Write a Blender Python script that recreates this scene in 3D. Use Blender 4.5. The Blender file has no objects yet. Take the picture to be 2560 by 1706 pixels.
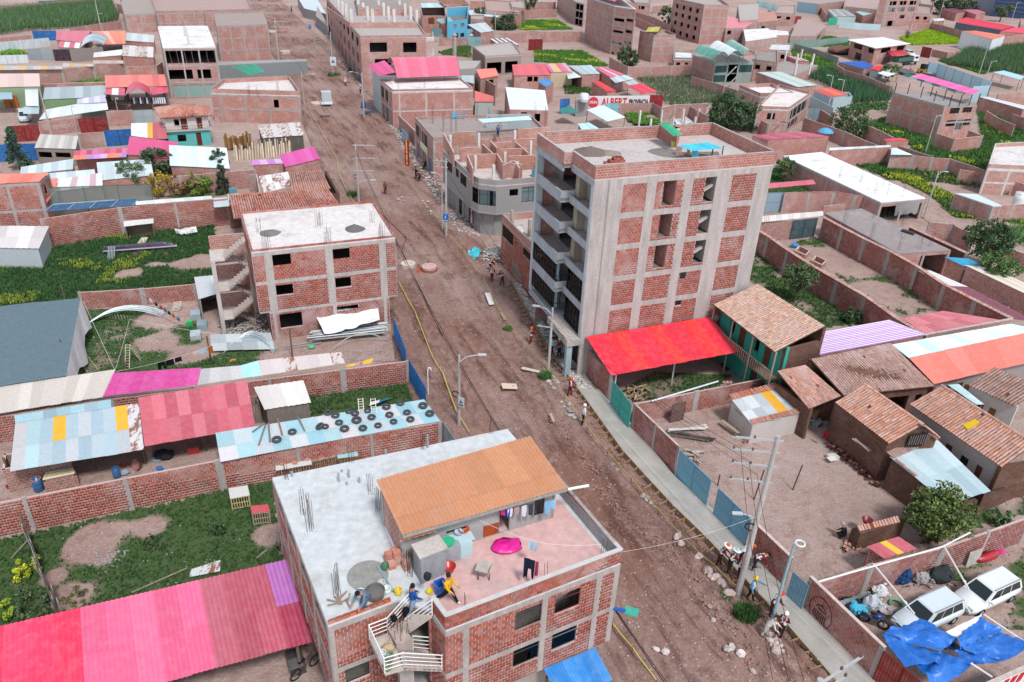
import bpy,math,random
import numpy as np
rN,eN=range,enumerate
from mathutils import Vector as V,Matrix,noise as mnoise
# -------- camera, sky, sun, exposure
sc=bpy.context.scene
HC=35.0
FPX,TH,RO=1900.0,math.radians(29.05),math.radians(2.46)
_fw=V((0,math.cos(TH),-math.sin(TH)));_r=V((1,0,0));_u=_r.cross(_fw)
CR=_r*math.cos(RO)+_u*math.sin(RO);CU=_u*math.cos(RO)-_r*math.sin(RO);CF=_fw
CAM=V((0,0,HC))
cd=bpy.data.cameras.new('camera');cam=bpy.data.objects.new('camera',cd);sc.collection.objects.link(cam)
cd.sensor_width=36;cd.sensor_fit='HORIZONTAL';cd.lens=36*FPX/2560;cd.clip_start=.5;cd.clip_end=4000
cam.matrix_world=Matrix(((CR.x,CU.x,-CF.x,0),(CR.y,CU.y,-CF.y,0),(CR.z,CU.z,-CF.z,HC),(0,0,0,1)))
sc.camera=cam
SUN_EL,SUN_AZ=math.radians(56),math.radians(152)
w=bpy.data.worlds.new('World');sc.world=w;w.use_nodes=True
nt=w.node_tree;bg=nt.nodes['Background']
sky=nt.nodes.new('ShaderNodeTexSky');sky.sky_type='NISHITA';sky.sun_disc=False
sky.sun_elevation=SUN_EL;sky.sun_rotation=SUN_AZ;sky.altitude=3300;sky.air_density=1.0;sky.dust_density=3.0
hs=nt.nodes.new('ShaderNodeHueSaturation');hs.inputs['Saturation'].default_value=.36
nt.links.new(sky.outputs[0],hs.inputs['Color']);nt.links.new(hs.outputs[0],bg.inputs['Color'])
bg.inputs['Strength'].default_value=.14
sd=bpy.data.lights.new('sun','SUN');sd.energy=1.5;sd.angle=math.radians(10);sd.color=(1,.97,.94)
so=bpy.data.objects.new('sun',sd);sc.collection.objects.link(so)
_sd=V((math.sin(SUN_AZ)*math.cos(SUN_EL),math.cos(SUN_AZ)*math.cos(SUN_EL),math.sin(SUN_EL)))
so.rotation_euler=(-_sd).to_track_quat('-Z','Y').to_euler();so.location=(0,0,90)
vs=sc.view_settings;vs.view_transform='Standard';vs.look='None';vs.gamma=1;vs.exposure=1.1
try:vs.use_curve_mapping=False
except Exception:pass
sc.cycles.max_bounces=5;sc.cycles.diffuse_bounces=3;sc.cycles.glossy_bounces=2
sc.cycles.transparent_max_bounces=8;sc.cycles.caustics_reflective=False;sc.cycles.caustics_refractive=False
# -------- helpers
R=random.Random(11);NR=np.random.default_rng(5)
COL=sc.collection;Z=V((0,0,1))
def U(a,b):return R.uniform(a,b)
TL={20:(1340,290,2.571),21:(510,480,3.919),22:(660,1050,2.39),23:(1180,600,5.228),24:(900,1380,4.809),25:(1360,1500,6.92),26:(980,280,2.636),27:(1230,380,2.635),30:(0,0,.9191)}
for _i in rN(4):
 for _j in rN(4):TL[4*_i+_j]=(640*_j,(0,430,850,1276)[_i],3.647)
def ray(t,x,y):
 o=TL[t];return CF*FPX+CR*(o[0]+x/o[2]-1280)-CU*(o[1]+y/o[2]-853)
def P(t,x,y,z=0.):
 """point of the place at height z that the survey mark (sheet t, x, y) shows"""
 d=ray(t,x,y);return CAM+d*((z-HC)/d.z)
def W(t,z,s):return[P(t,*map(float,q.split(',')),z)for q in s.split()]
def onw(p0,p1,t,x,y):
 d=ray(t,x,y);e=p1-p0;n=V((e.y,-e.x,0));q=CAM+d*((p0-CAM).dot(n)/d.dot(n))
 return((q-p0).x*e.x+(q-p0).y*e.y)/(e.x*e.x+e.y*e.y),q.z
def c8(h):
 """hex sRGB -> linear"""
 if not isinstance(h,str):return tuple(h)
 return tuple(((int(h[i:i+2],16)/255+.055)/1.055)**2.4 if int(h[i:i+2],16)>10 else int(h[i:i+2],16)/255/12.92 for i in(0,2,4))
def F_(p,z=0.):return V((p.x,p.y,z))
def Lp(a,b,t):return a+(b-a)*t
def bil(q,u,v):return Lp(Lp(q[0],q[1],u),Lp(q[3],q[2],u),v)
class MB:
 def __init__(s):s.v=[];s.f=[];s.m=[];s.k=0
 def q(s,*p):
  n=len(s.v);s.v.extend(p);s.f.append(tuple(rN(n,n+len(p))));s.m.append(s.k)
 def ob(s,o,a,b,c):
  """oriented box from corner o and three edge vectors"""
  n=len(s.v);s.v+=[o,o+a,o+a+b,o+b,o+c,o+a+c,o+a+b+c,o+b+c]
  s.f+=[(n,n+3,n+2,n+1),(n+4,n+5,n+6,n+7),(n,n+1,n+5,n+4),(n+1,n+2,n+6,n+5),(n+2,n+3,n+7,n+6),(n+3,n,n+4,n+7)]
  s.m+=[s.k]*6;return s
 def box(s,c,sx,sy,sz,rz=0.,tilt=None):
  """box with base centre c"""
  m=Matrix.Rotation(rz,3,'Z')
  if tilt:m=m@Matrix.Rotation(tilt[0],3,'X')@Matrix.Rotation(tilt[1],3,'Y')
  a,b,d=m@V((sx,0,0)),m@V((0,sy,0)),m@V((0,0,sz));return s.ob(V(c)-a/2-b/2,a,b,d)
 def bar(s,p,q,w,h=None,up=Z):
  h=h or w;d=q-p;sd=d.cross(up)
  if sd.length<1e-5:sd=d.cross(V((1,0,0)))
  sd=sd.normalized()*w;u=sd.cross(d).normalized()*h;return s.ob(p-sd/2-u/2,d,sd,u)
 def tube(s,pts,r,n=6,cap=True):
  rr=r if isinstance(r,(list,tuple))else[r]*len(pts);b=len(s.v)
  for i,p in eN(pts):
   d=(pts[min(i+1,len(pts)-1)]-pts[max(i-1,0)]).normalized();a=d.cross(Z)
   if a.length<.05:a=d.cross(V((1,0,0)))
   a.normalize();c=d.cross(a)
   for k in rN(n):s.v.append(p+(a*math.cos(6.2832*k/n)+c*math.sin(6.2832*k/n))*rr[i])
  for i in rN(len(pts)-1):
   for k in rN(n):
    s.f.append((b+i*n+k,b+i*n+(k+1)%n,b+(i+1)*n+(k+1)%n,b+(i+1)*n+k));s.m.append(s.k)
  if cap:
   s.f+=[tuple(rN(b+n-1,b-1,-1)),tuple(rN(b+(len(pts)-1)*n,b+len(pts)*n))];s.m+=[s.k]*2
  return s
 def lathe(s,c,prof,n=12,cap=True,ax=None):
  b=len(s.v);ax=ax or(V((1,0,0)),V((0,1,0)),Z)
  for r,z in prof:
   for k in rN(n):s.v.append(V(c)+ax[2]*z+(ax[0]*math.cos(6.2832*k/n)+ax[1]*math.sin(6.2832*k/n))*r)
  for i in rN(len(prof)-1):
   for k in rN(n):
    s.f.append((b+i*n+k,b+i*n+(k+1)%n,b+(i+1)*n+(k+1)%n,b+(i+1)*n+k));s.m.append(s.k)
  if cap:s.f+=[tuple(rN(b+n-1,b-1,-1)),tuple(rN(b+(len(prof)-1)*n,b+len(prof)*n))];s.m+=[s.k]*2
  return s
 def prism(s,pts,z0,z1):
  b=len(s.v);n=len(pts);s.v+=[F_(p,z0)for p in pts]+[F_(p,z1)for p in pts]
  s.f+=[tuple(rN(b+n-1,b-1,-1)),tuple(rN(b+n,b+2*n))]+[(b+i,b+(i+1)%n,b+n+(i+1)%n,b+n+i)for i in rN(n)]
  s.m+=[s.k]*(n+2);return s
 def torus(s,c,r0,r1,ax=Z,n=16,m=7,flatten=1.):
  a=ax.orthogonal().normalized();d=ax.cross(a).normalized();b=len(s.v);ax=ax.normalized()
  for i in rN(n):
   e=a*math.cos(6.2832*i/n)+d*math.sin(6.2832*i/n)
   for k in rN(m):
    s.v.append(V(c)+e*(r0+r1*math.cos(6.2832*k/m))+ax*(r1*flatten*math.sin(6.2832*k/m)))
  for i in rN(n):
   for k in rN(m):s.f.append((b+i*m+k,b+((i+1)%n)*m+k,b+((i+1)%n)*m+(k+1)%m,b+i*m+(k+1)%m));s.m.append(s.k)
  return s
 def bd(s,name,mat,parent=None,cO=None,sm_=False):
  me=bpy.data.meshes.new(name);me.from_pydata([tuple(p)for p in s.v],[],s.f)
  mats=mat if isinstance(mat,(list,tuple))else[mat]
  for m in mats:me.materials.append(MAT[m])
  if len(mats)>1:me.polygons.foreach_set('material_index',s.m)
  if sm_:me.polygons.foreach_set('use_smooth',[True]*len(me.polygons))
  return add(name,me,parent,cO)
def add(name,me,parent=None,cO=None):
 o=bpy.data.objects.new(name,me);COL.objects.link(o)
 if parent is not None:
  o.parent=parent
  if parent.type=='EMPTY':o.matrix_parent_inverse=Matrix.Translation(-parent.location)
 if cO is not None:o.color=(*c8(cO),1)
 return o
def npmesh(name,verts,faces,mat,parent=None,cO=None,attr=None):
 """fast mesh from arrays; faces all of one size"""
 me=bpy.data.meshes.new(name);n=len(verts);k=faces.shape[1];m=len(faces)
 me.vertices.add(n);me.vertices.foreach_set('co',np.asarray(verts,np.float32).ravel())
 me.loops.add(m*k);me.loops.foreach_set('vertex_index',np.asarray(faces,np.int32).ravel())
 me.polygons.add(m);me.polygons.foreach_set('loop_start',np.arange(0,m*k,k,dtype=np.int32))
 me.update(calc_edges=True);me.materials.append(MAT[mat])
 if attr is not None:
  a=me.attributes.new('cover','FLOAT','POINT');a.data.foreach_set('value',np.asarray(attr,np.float32))
 return add(name,me,parent,cO)
def tag(o,lB,cat=None,group=None,kind=None):
 if lB:o['label']=lB
 if cat:o['category']=cat
 if group:o['group']=group
 if kind:o['kind']=kind
 elif cat and 'kind' not in o:o['kind']='thing'
 return o
def Th(name,lB,cat,loc,group=None):
 o=bpy.data.objects.new(name,None);COL.objects.link(o);o.location=F_(loc,loc.z);o.empty_display_size=.3
 return tag(o,lB,cat,group)
def struct(o):o['kind']='structure';return o
TXT=[]
def text3d(parent,body,org,t,n,size,cO,bold=0.,width=None,name='lettering'):
 tx=bpy.data.curves.new(name,'FONT');tx.body=body;tx.size=size;tx.align_x=tx.align_y='CENTER';tx.extrude=.01;tx.offset=bold;tx.resolution_u=2
 o=bpy.data.objects.new(name,tx);COL.objects.link(o);TXT.append((o,parent,org,t,n,cO,width,name))
def finish_text(dg):
 for o,parent,org,t,n,cO,width,name in TXT:
  me=bpy.data.meshes.new_from_object(o.evaluated_get(dg));bpy.data.objects.remove(o)
  if width:xs=[v.co.x for v in me.vertices];k=width/(max(xs)-min(xs));me.transform(Matrix.Diagonal((k,1,1,1)))
  me.materials.clear();me.materials.append(MAT['pn']);o=add(name,me,parent,cO)
  o.matrix_basis=Matrix(((t.x,0,n.x,org.x),(t.y,0,n.y,org.y),(0,1,0,org.z),(0,0,0,1)))
  # -------- materials
MAT={}
class NT:
 def __init__(s,name,rough=.8,spec=.3,metal=0.):
  m=bpy.data.materials.new(name);m.use_nodes=True;MAT[name]=m;s.t=m.node_tree;s.m=m
  s.b=s.t.nodes['Principled BSDF'];s.b.inputs['Roughness'].default_value=rough
  s.b.inputs['Specular IOR Level'].default_value=spec;s.b.inputs['Metallic'].default_value=metal
 def n(s,typ,**kw):
  nd=s.t.nodes.new('ShaderNode'+typ)
  for k,v in kw.items():
   if k.startswith('_'):setattr(nd,k[1:],v)
   else:
    key=int(k[1:])if k[0]=='i' and k[1:].isdigit()else k.replace('__',' ')
    if isinstance(v,bpy.types.NodeSocket):s.t.links.new(v,nd.inputs[key])
    else:nd.inputs[key].default_value=v
  return nd
 def mix(s,f,a,b,blend='MIX'):
  nd=s.t.nodes.new('ShaderNodeMix');nd.data_type='RGBA';nd.blend_type=blend
  for k,v in((0,f),(6,a),(7,b)):
   if isinstance(v,bpy.types.NodeSocket):s.t.links.new(v,nd.inputs[k])
   else:nd.inputs[k].default_value=(*v,1)if isinstance(v,tuple)and len(v)==3 else v
  return nd.outputs[2]
 def ramp(s,v,a,b,lo=0.,hi=1.):return s.n('MapRange',Value=v,From__Min=a,From__Max=b,To__Min=lo,To__Max=hi).outputs[0]
 def math(s,op,a,b=0.):return s.n('Math',_operation=op,i0=a,i1=b).outputs[0]
 def pos(s):return s.n('NewGeometry').outputs['Position']
 def obc(s):return s.n('ObjectInfo').outputs['Color']
 def rnd(s):
  a=s.n('NewGeometry').outputs['Random Per Island'];b=s.n('ObjectInfo').outputs['Random']
  return s.math('FRACT',s.math('ADD',a,b))
 def noise(s,scale,vec=None,det=3.,rough=.55):return s.n('TexNoise',Vector=vec or s.pos(),Scale=scale,Detail=det,Roughness=rough).outputs[0]
 def val(s,col,f):return s.n('HueSaturation',Color=col,Value=f).outputs[0]
 def col(s,c):s.t.links.new(c,s.b.inputs['Base Color'])
 def bump(s,h,dist=.02,st=.6):
  b=s.n('Bump',Height=h,Distance=dist,Strength=st);s.t.links.new(b.outputs[0],s.b.inputs['Normal'])
 def scaled(s,v):return s.n('VectorMath',_operation='MULTIPLY',i0=s.pos(),i1=v).outputs[0]
 def walluv(s):
  g=s.n('NewGeometry');t=s.n('VectorMath',_operation='CROSS_PRODUCT',i0=(0,0,1),i1=g.outputs['True Normal']).outputs[0]
  t=s.n('VectorMath',_operation='NORMALIZE',i0=t).outputs[0]
  u=s.n('VectorMath',_operation='DOT_PRODUCT',i0=g.outputs['Position'],i1=t).outputs['Value']
  z=s.n('SeparateXYZ',Vector=g.outputs['Position']).outputs[2]
  return s.n('CombineXYZ',X=u,Y=z).outputs[0]
def mk_materials():
# brickwork too far off to build brick by brick
 k=NT('brick',.9,.2);uv=k.walluv();oc=k.obc()
 oc=k.mix(.28,oc,(.5,.33,.28));lt=k.val(oc,1.2);dk=k.val(oc,.86)
 bt=k.n('TexBrick',Vector=uv,Scale=1.,Color1=lt,Color2=dk,Mortar=(.52,.41,.375,1),i5=.014,i6=.2,i7=0.,i8=.31,i9=.2)
 bt2=bt.outputs[0];n1=k.noise(.45);n2=k.noise(3.)
 c=k.mix(k.ramp(n1,.48,.75,0,.5),bt2,(.52,.41,.39));c=k.val(c,k.ramp(n2,.25,.75,.8,1.18));k.col(c)
 k.bump(k.math('SUBTRACT',1.,bt.outputs[1]),.012,.7)
 # single bricks / roof tiles: colour of the object, each piece a little different
 for nm,sp in(('bp',.34),('tp',.3)):
  k=NT(nm,.88,.2);oc=k.mix(.16,k.obc(),(.46,.32,.28));r=k.rnd()
  c=k.n('HueSaturation',Color=oc,Value=k.ramp(r,0,1,1-sp*.62,1+sp*.6),Saturation=k.ramp(k.math('FRACT',k.math('MULTIPLY',r,7.3)),0,1,.8,1.15)).outputs[0]
  c=k.val(c,k.ramp(k.noise(9.),.25,.8,.78,1.2));c=k.mix(k.ramp(k.noise(.5),.5,.74,0,.5),c,(.53,.42,.4));k.col(c)
  k.bump(k.noise(40.),.01,.5)
 k=NT('mortar',.95,.1);k.col(k.val(k.mix(k.ramp(k.noise(.8),.4,.7),(.45,.34,.305),(.52,.42,.39)),k.ramp(k.noise(12.),.3,.7,.88,1.1)))
 # concrete, poured between boards, streaked
 k=NT('cn',.9,.2);oc=k.obc();st=k.noise(1.,k.scaled((2.2,2.2,.35)),4.);pt=k.noise(7.,None,5.)
 c=k.val(oc,k.ramp(st,.3,.7,1.02,1.42));c=k.val(c,k.ramp(pt,.3,.75,.86,1.12))
 c=k.mix(k.ramp(k.noise(.6),.55,.75,0,.35),c,(.45,.42,.41));k.col(c);k.bump(pt,.02,.4)
 # pale screeded roof with stains
 k=NT('sr',.9,.2);oc=k.obc();a=k.noise(.35,None,5.,.62);b=k.noise(2.3,None,5.,.6)
 c=k.mix(k.ramp(a,.53,.68,0,.55),oc,(.36,.335,.33));c=k.val(c,k.ramp(b,.3,.7,.84,1.1));k.col(c);k.bump(b,.03,.3)
 # sheet metal roofing: colour of the sheet, dust streaks
 k=NT('sheet',.5,.4);oc=k.obc();a=k.noise(2.2,None,6.,.65);b=k.noise(5.,None,4.)
 c=k.val(oc,k.ramp(k.n('ObjectInfo').outputs['Random'],0,1,.9,1.08));c=k.mix(k.ramp(a,.45,.75,0.,.15),c,(.54,.49,.47))
 c=k.val(c,k.ramp(b,.3,.7,.94,1.05));k.col(c)
 k=NT('rs',.7,.3);oc=k.obc();a=k.noise(1.,k.n('VectorMath',_operation='MULTIPLY',i0=k.pos(),i1=(2.6,1.0,1.)).outputs[0],5.,.65)
 k.col(k.mix(k.ramp(a,.5,.56),oc,k.mix(k.noise(6.),(.2,.075,.045),(.33,.17,.13))))
 for nm,ro,spc in(('pn',.8,.25),('gs',.32,.5),('fb',.95,.1),('wood',.85,.2),('mt',.45,.5)):
  k=NT(nm,ro,spc,.35 if nm=='mt' else 0.);oc=k.obc()
  b=k.noise(1.,k.scaled((9,9,1.6))if nm=='wood' else k.scaled((3,3,3)),4.)
  a=(.8,1.18)if nm in('wood',)else(.9,1.08)if nm!='gs' else(.97,1.03)
  k.col(k.val(oc,k.ramp(b,.3,.7,*a)))
  if nm in('fb','pn'):k.bump(k.noise(14.),.02,.35)
 k=NT('ps',.9,.2);oc=k.obc();a=k.noise(1.,k.scaled((1.2,1.2,.5)),5.,.6)
 k.col(k.mix(k.ramp(a,.52,.75,0,.35),k.val(oc,k.ramp(k.noise(8.),.3,.7,.9,1.08)),(.3,.23,.2)))
 k=NT('adobe',.95,.1);uv=k.walluv()
 bt=k.n('TexBrick',Vector=uv,Scale=1.,Color1=(.155,.085,.062,1),Color2=(.115,.062,.046,1),Mortar=(.1,.058,.045,1),i5=.02,i6=.6,i7=0.,i8=.42,i9=.17)
 k.col(k.val(k.mix(k.ramp(k.noise(.8),.5,.75,0,.45),bt.outputs[0],(.24,.15,.12)),k.ramp(k.noise(6.,None,5.),.25,.75,.75,1.2)));k.bump(k.noise(9.,None,5.),.05,.8)
 # glass that is mostly dark room behind and sky in front
 m=bpy.data.materials.new('pane');m.use_nodes=True;MAT['pane']=m;t=m.node_tree;t.nodes.clear()
 o=t.nodes.new('ShaderNodeOutputMaterial');mx=t.nodes.new('ShaderNodeMixShader');tr=t.nodes.new('ShaderNodeBsdfTransparent');gl=t.nodes.new('ShaderNodeBsdfGlossy')
 fr=t.nodes.new('ShaderNodeFresnel');fr.inputs[0].default_value=1.2;tr.inputs[0].default_value=(.9,.94,.94,1);gl.inputs['Roughness'].default_value=.04
 t.links.new(fr.outputs[0],mx.inputs[0]);t.links.new(tr.outputs[0],mx.inputs[1]);t.links.new(gl.outputs[0],mx.inputs[2]);t.links.new(mx.outputs[0],o.inputs[0])
 k=NT('darkglass',.06,.6);k.b.inputs['Base Color'].default_value=(.012,.02,.022,1)
 m=bpy.data.materials.new('mesh_cloth');m.use_nodes=True;MAT['mesh_cloth']=m;t=m.node_tree;b=t.nodes['Principled BSDF']
 oi=t.nodes.new('ShaderNodeObjectInfo');t.links.new(oi.outputs['Color'],b.inputs['Base Color']);b.inputs['Alpha'].default_value=.72;b.inputs['Roughness'].default_value=.9
 m=bpy.data.materials.new('plastic_sheet');m.use_nodes=True;MAT['plastic_sheet']=m;t=m.node_tree;b=t.nodes['Principled BSDF']
 oi=t.nodes.new('ShaderNodeObjectInfo');t.links.new(oi.outputs['Color'],b.inputs['Base Color']);b.inputs['Alpha'].default_value=.8;b.inputs['Roughness'].default_value=.25
 # ground and road
 def earth(nm,a,b2,c3,d4,att=False,along=None):
  k=NT(nm,.92,.2);pv=k.pos()
  if along:pv2=k.n('VectorMath',_operation='MULTIPLY',i0=k.n('VectorRotate',_rotation_type='Z_AXIS',Vector=pv,Angle=along).outputs[0],i1=(1.,.16,1.)).outputs[0]
  else:pv2=pv
  n1=k.noise(.22 if along else.13,pv2,6.,.62);n2=k.noise(.9,pv2,6.,.65);n3=k.noise(6.,None,7.,.72);n4=k.noise(.05,None,4.);n6=k.noise(1.7,None,6.,.7)
  c=k.mix(k.ramp(n1,.4,.6),a,b2);c=k.mix(k.ramp(n2,.5,.62,0,.85),c,c3);c=k.mix(k.ramp(n4,.46,.6,0,.5),c,d4);c=k.mix(k.ramp(n6,.56,.66,0,.55),c,d4);c=k.mix(k.ramp(n6,.44,.36,0,.5),c,c3)
  vo=k.n('TexVoronoi',Vector=pv,Scale=7.).outputs['Distance'];n5=k.noise(.6,None,3.)
  c=k.mix(k.math('MULTIPLY',k.ramp(vo,.1,.18,.75,0),k.ramp(n5,.46,.58)),c,(.56,.49,.46))
  c=k.val(c,k.ramp(n3,.25,.78,.66,1.3))
  if att:
   at=k.n('Attribute',_attribute_name='cover').outputs['Fac']
   g=k.mix(k.noise(1.3,None,5.),(.045,.085,.03),(.085,.125,.045));c=k.mix(k.ramp(at,.22,.6),c,g)
  k.col(c);k.bump(k.math('ADD',n3,k.math('MULTIPLY',n2,2.)),.12,.8)
 earth('dirt',(.335,.235,.2),(.405,.3,.265),(.285,.185,.152),(.45,.345,.315))
 earth('road',(.215,.115,.088),(.3,.192,.16),(.11,.054,.039),(.39,.285,.255),along=-.39)
 earth('lot',(.33,.22,.19),(.4,.29,.255),(.29,.185,.155),(.42,.31,.27),True)
 k=NT('wetcement',.35,.5);a=k.noise(.7,None,5.);b=k.noise(5.,None,4.)
 k.col(k.val(k.mix(k.ramp(a,.4,.65),(.33,.32,.29),(.4,.385,.355)),k.ramp(b,.3,.7,.92,1.07)));k.bump(b,.01,.3)
 k=NT('tarp',.35,.5);oc=k.obc();k.col(k.val(oc,k.ramp(k.noise(1.5),.3,.7,.85,1.1)));k.bump(k.noise(3.,None,4.,.5),.12,.7)
 # foliage
 k=NT('leaf',.75,.25);oc=k.obc();r=k.rnd()
 c=k.n('HueSaturation',Color=oc,Value=k.ramp(r,0,1,.7,2.1),Hue=k.ramp(k.noise(.6),.3,.7,.478,.515)).outputs[0];c=k.val(c,k.ramp(k.noise(1.1),.3,.7,.7,1.3));k.col(c)
 k.b.inputs['Subsurface Weight'].default_value=0.
 k=NT('rubber',.7,.3);k.col(k.val(k.obc(),k.ramp(k.noise(8.),.3,.7,.8,1.3)))
 k=NT('stone',.95,.2);oc=k.obc();r=k.rnd();k.col(k.val(k.val(oc,k.ramp(r,0,1,.7,1.3)),k.ramp(k.noise(9.,None,5.),.25,.75,.75,1.2)));k.bump(k.noise(12.),.03,.6)
mk_materials()
# -------- building blocks
BR='8f4a3c';BR2='97503f';BR3='86504a';CON='8d8783';CONL='a09a96';WHT='d4d2d2'
def ccw(p):return sum(p[i].x*p[(i+1)%len(p)].y-p[(i+1)%len(p)].x*p[i].y for i in rN(len(p)))>0
BUNIT=None
def unit_brick():
 global BUNIT
 if BUNIT is None:
  b=MB();b.ob(V((0,0,0)),V((1,0,0)),V((0,1,0)),V((0,0,1)))
  b.f=[f for i,f in eN(b.f)if i!=4]
  BUNIT=bpy.data.meshes.new('brick');BUNIT.from_pydata([tuple(p)for p in b.v],[],b.f);BUNIT.materials.append(MAT['bp'])
 return BUNIT
class Bricks:
 """all the bricks of one thing: the 300 that show largest as objects, the rest joined"""
 def __init__(s,cO=BR):s.l=[];s.c=cO
 def panel(s,p0,t,n,u0,u1,z0,z1,holes=(),bl=.30,bh=.19,j=.018,d=.014):
  rows=max(1,round((z1-z0)/(bh+j)));ch=(z1-z0)/rows
  for r in rN(rows):
   za,zb=z0+r*ch+j/2,z0+(r+1)*ch-j/2;u=u0-(.5*(bl+j)if r%2 else 0)
   while u<u1-.02:
    a,b=max(u,u0)+j/2,min(u+bl,u1)-j/2;u+=bl+j
    if b-a<.05:continue
    segs=[(a,b)]
    for h in holes:
     if h[2]<(za+zb)/2<h[3]:
      ns=[]
      for x,y in segs:
       if h[0]>x:ns.append((x,min(y,h[0]-.005)))
       if h[1]<y:ns.append((max(x,h[1]+.005),y))
       if h[0]<=x and h[1]>=y:pass
      segs=[q for q in ns if q[1]-q[0]>.05]
    for x,y in segs:
     dd=d+U(-.004,.005);s.l.append((p0+t*x+Z*(za-p0.z),t*(y-x),n*dd,zb-za))
 def bd(s,rt0,most=300):
  if not s.l:return
  s.l.sort(key=lambda q:(q[0]-CAM).length);me=unit_brick()
  for o,a,b,h in s.l[:most]:
   ob=add('brick',me,rt0,s.c);ob.matrix_basis=Matrix(((a.x,-b.x,0,o.x+b.x),(a.y,-b.y,0,o.y+b.y),(0,0,h,o.z),(0,0,0,1)))
  rest=s.l[most:]
  if rest:
   O=np.array([q[0]for q in rest]);A=np.array([q[1]for q in rest]);B=np.array([q[2]for q in rest]);H=np.zeros_like(O);H[:,2]=[q[3]for q in rest]
   vs=np.stack([O,O+A,O+A+B,O+B,O+H,O+A+H,O+A+B+H,O+B+H],1).reshape(-1,3);n=len(rest)
   f=np.array([(4,5,6,7),(0,3,2,1),(2,3,7,6),(1,2,6,5),(3,0,4,7)]);fa=(np.arange(n)[:,None,None]*8+f).reshape(-1,4)
   npmesh('brickwork',vs,fa,'bp',rt0,s.c)['kind']='stuff'
def wF(rt0,p0,p1,z0,z1,n,ops,mat,cO,th=.14,bricks=None,zb=None,name='wall'):
 """one wall with real openings; ops = [(u0,u1,z0,z1)] in metres"""
 t=(p1-p0);L=t.length;t=t/L;mb=MB();inn=-n*th
 us=sorted({0.,L,*[max(0,min(L,q))for o in ops for q in o[:2]]});zs=sorted({z0,z1,*[max(z0,min(z1,q))for o in ops for q in o[2:4]]})
 def pt(u,z,k=0):return F_(p0+t*u,z)+inn*k
 for i in rN(len(us)-1):
  for j in rN(len(zs)-1):
   um,zm=(us[i]+us[i+1])/2,(zs[j]+zs[j+1])/2
   if us[i+1]-us[i]<1e-4 or zs[j+1]-zs[j]<1e-4:continue
   if any(o[0]<um<o[1]and o[2]<zm<o[3]for o in ops):continue
   for k in(0,1):mb.q(pt(us[i],zs[j],k),pt(us[i+1],zs[j],k),pt(us[i+1],zs[j+1],k),pt(us[i],zs[j+1],k))
 for o in ops:
  a,b,c,d=o[0],o[1],max(o[2],z0),min(o[3],z1)
  for(u,z),(u2,z2)in(((a,c),(b,c)),((b,c),(b,d)),((b,d),(a,d)),((a,d),(a,c))):mb.q(pt(u,z),pt(u2,z2),pt(u2,z2,1),pt(u,z,1))
 mb.q(pt(0,z0),pt(0,z1),pt(0,z1,1),pt(0,z0,1));mb.q(pt(L,z0),pt(L,z1),pt(L,z1,1),pt(L,z0,1));mb.q(pt(0,z1),pt(L,z1),pt(L,z1,1),pt(0,z1,1))
 return mb.bd(name,mat,rt0,cO)
def fW(rt0,p0,t,n,u0,u1,z0,z1,style):
 """fill an opening: g glass, k curtained glass, w pale frame, d door, s roller shutter, b barred, x dark board"""
 kind=style[0];colr=style[1:]or None;o=F_(p0+t*u0,z0)-n*.06;w=t*(u1-u0);h=Z*(z1-z0);L=u1-u0;Hh=z1-z0
 if kind=='o':return
 if kind in 'gkwb':
  fr=MB();e=.05 if Hh<1.6 else.06
  for a,b in((o,o+w),(o+h,o+w+h),(o,o+h),(o+w,o+w+h)):fr.bar(a,b,e,e,n if abs((b-a).z)>.1 else Z)
  nm=max(1,round(L/1.0))
  for i in rN(1,nm):fr.bar(o+w*i/nm,o+w*i/nm+h,.035,.035,n)
  if Hh>1.1:fr.bar(o+h*.7,o+w+h*.7,.035,.035)
  if kind=='b':
   for i in rN(1,int(L/.16)):fr.bar(o+n*.05+w*i/int(L/.16),o+n*.05+w*i/int(L/.16)+h,.018,.018,n)
  f=fr.bd('window','pn',rt0,colr or('3a3a3c' if kind!='w' else 'c8c4c0'))
  g=MB();g.ob(o+n*.008,w,-n*.012,h);g.bd('pane','pane' if L*Hh>.8 else 'darkglass',f)
  if kind=='k':
   c=MB();m=max(6,int(L/.09));st=-n*.16
   for a,b in((.03,.62),(.8,.97)):
    ps=[o+st+w*(a+(b-a)*i/m)+n*(.035*math.sin(i*2.1))for i in rN(m+1)]
    for i in rN(m):c.q(ps[i],ps[i+1],ps[i+1]+h*.97,ps[i]+h*.97)
   c.bd('curtain','fb',f,'b9c6c8')
 elif kind=='d':
  b=MB();b.ob(o,w,-n*.05,h);d=b.bd('door','wood',rt0,colr or '5a2f22')
  b=MB()
  for i in rN(2):
   for j in rN(3):b.ob(o+w*(.1+.43*i)+h*(.06+.31*j)+n*.012,w*.37,-n*.03,h*.26)
  b.bd('door_panel','wood',d,colr or '64382a');b=MB();b.box(o+w*.88+h*.48+n*.03,.05,.05,.05);b.bd('handle','mt',d,'888888')
 elif kind=='s':
  b=MB();m=max(4,int(Hh/.14))
  for i in rN(m):b.ob(o+h*(i/m)-n*.02*(i%2),w,-n*.02,h/m)
  b.bd('roller_shutter','mt',rt0,colr or '8b8f90')
 elif kind=='x':
  b=MB();b.ob(o,w,-n*.03,h);b.bd('board','pn',rt0,colr or '2a2a2a')
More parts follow.
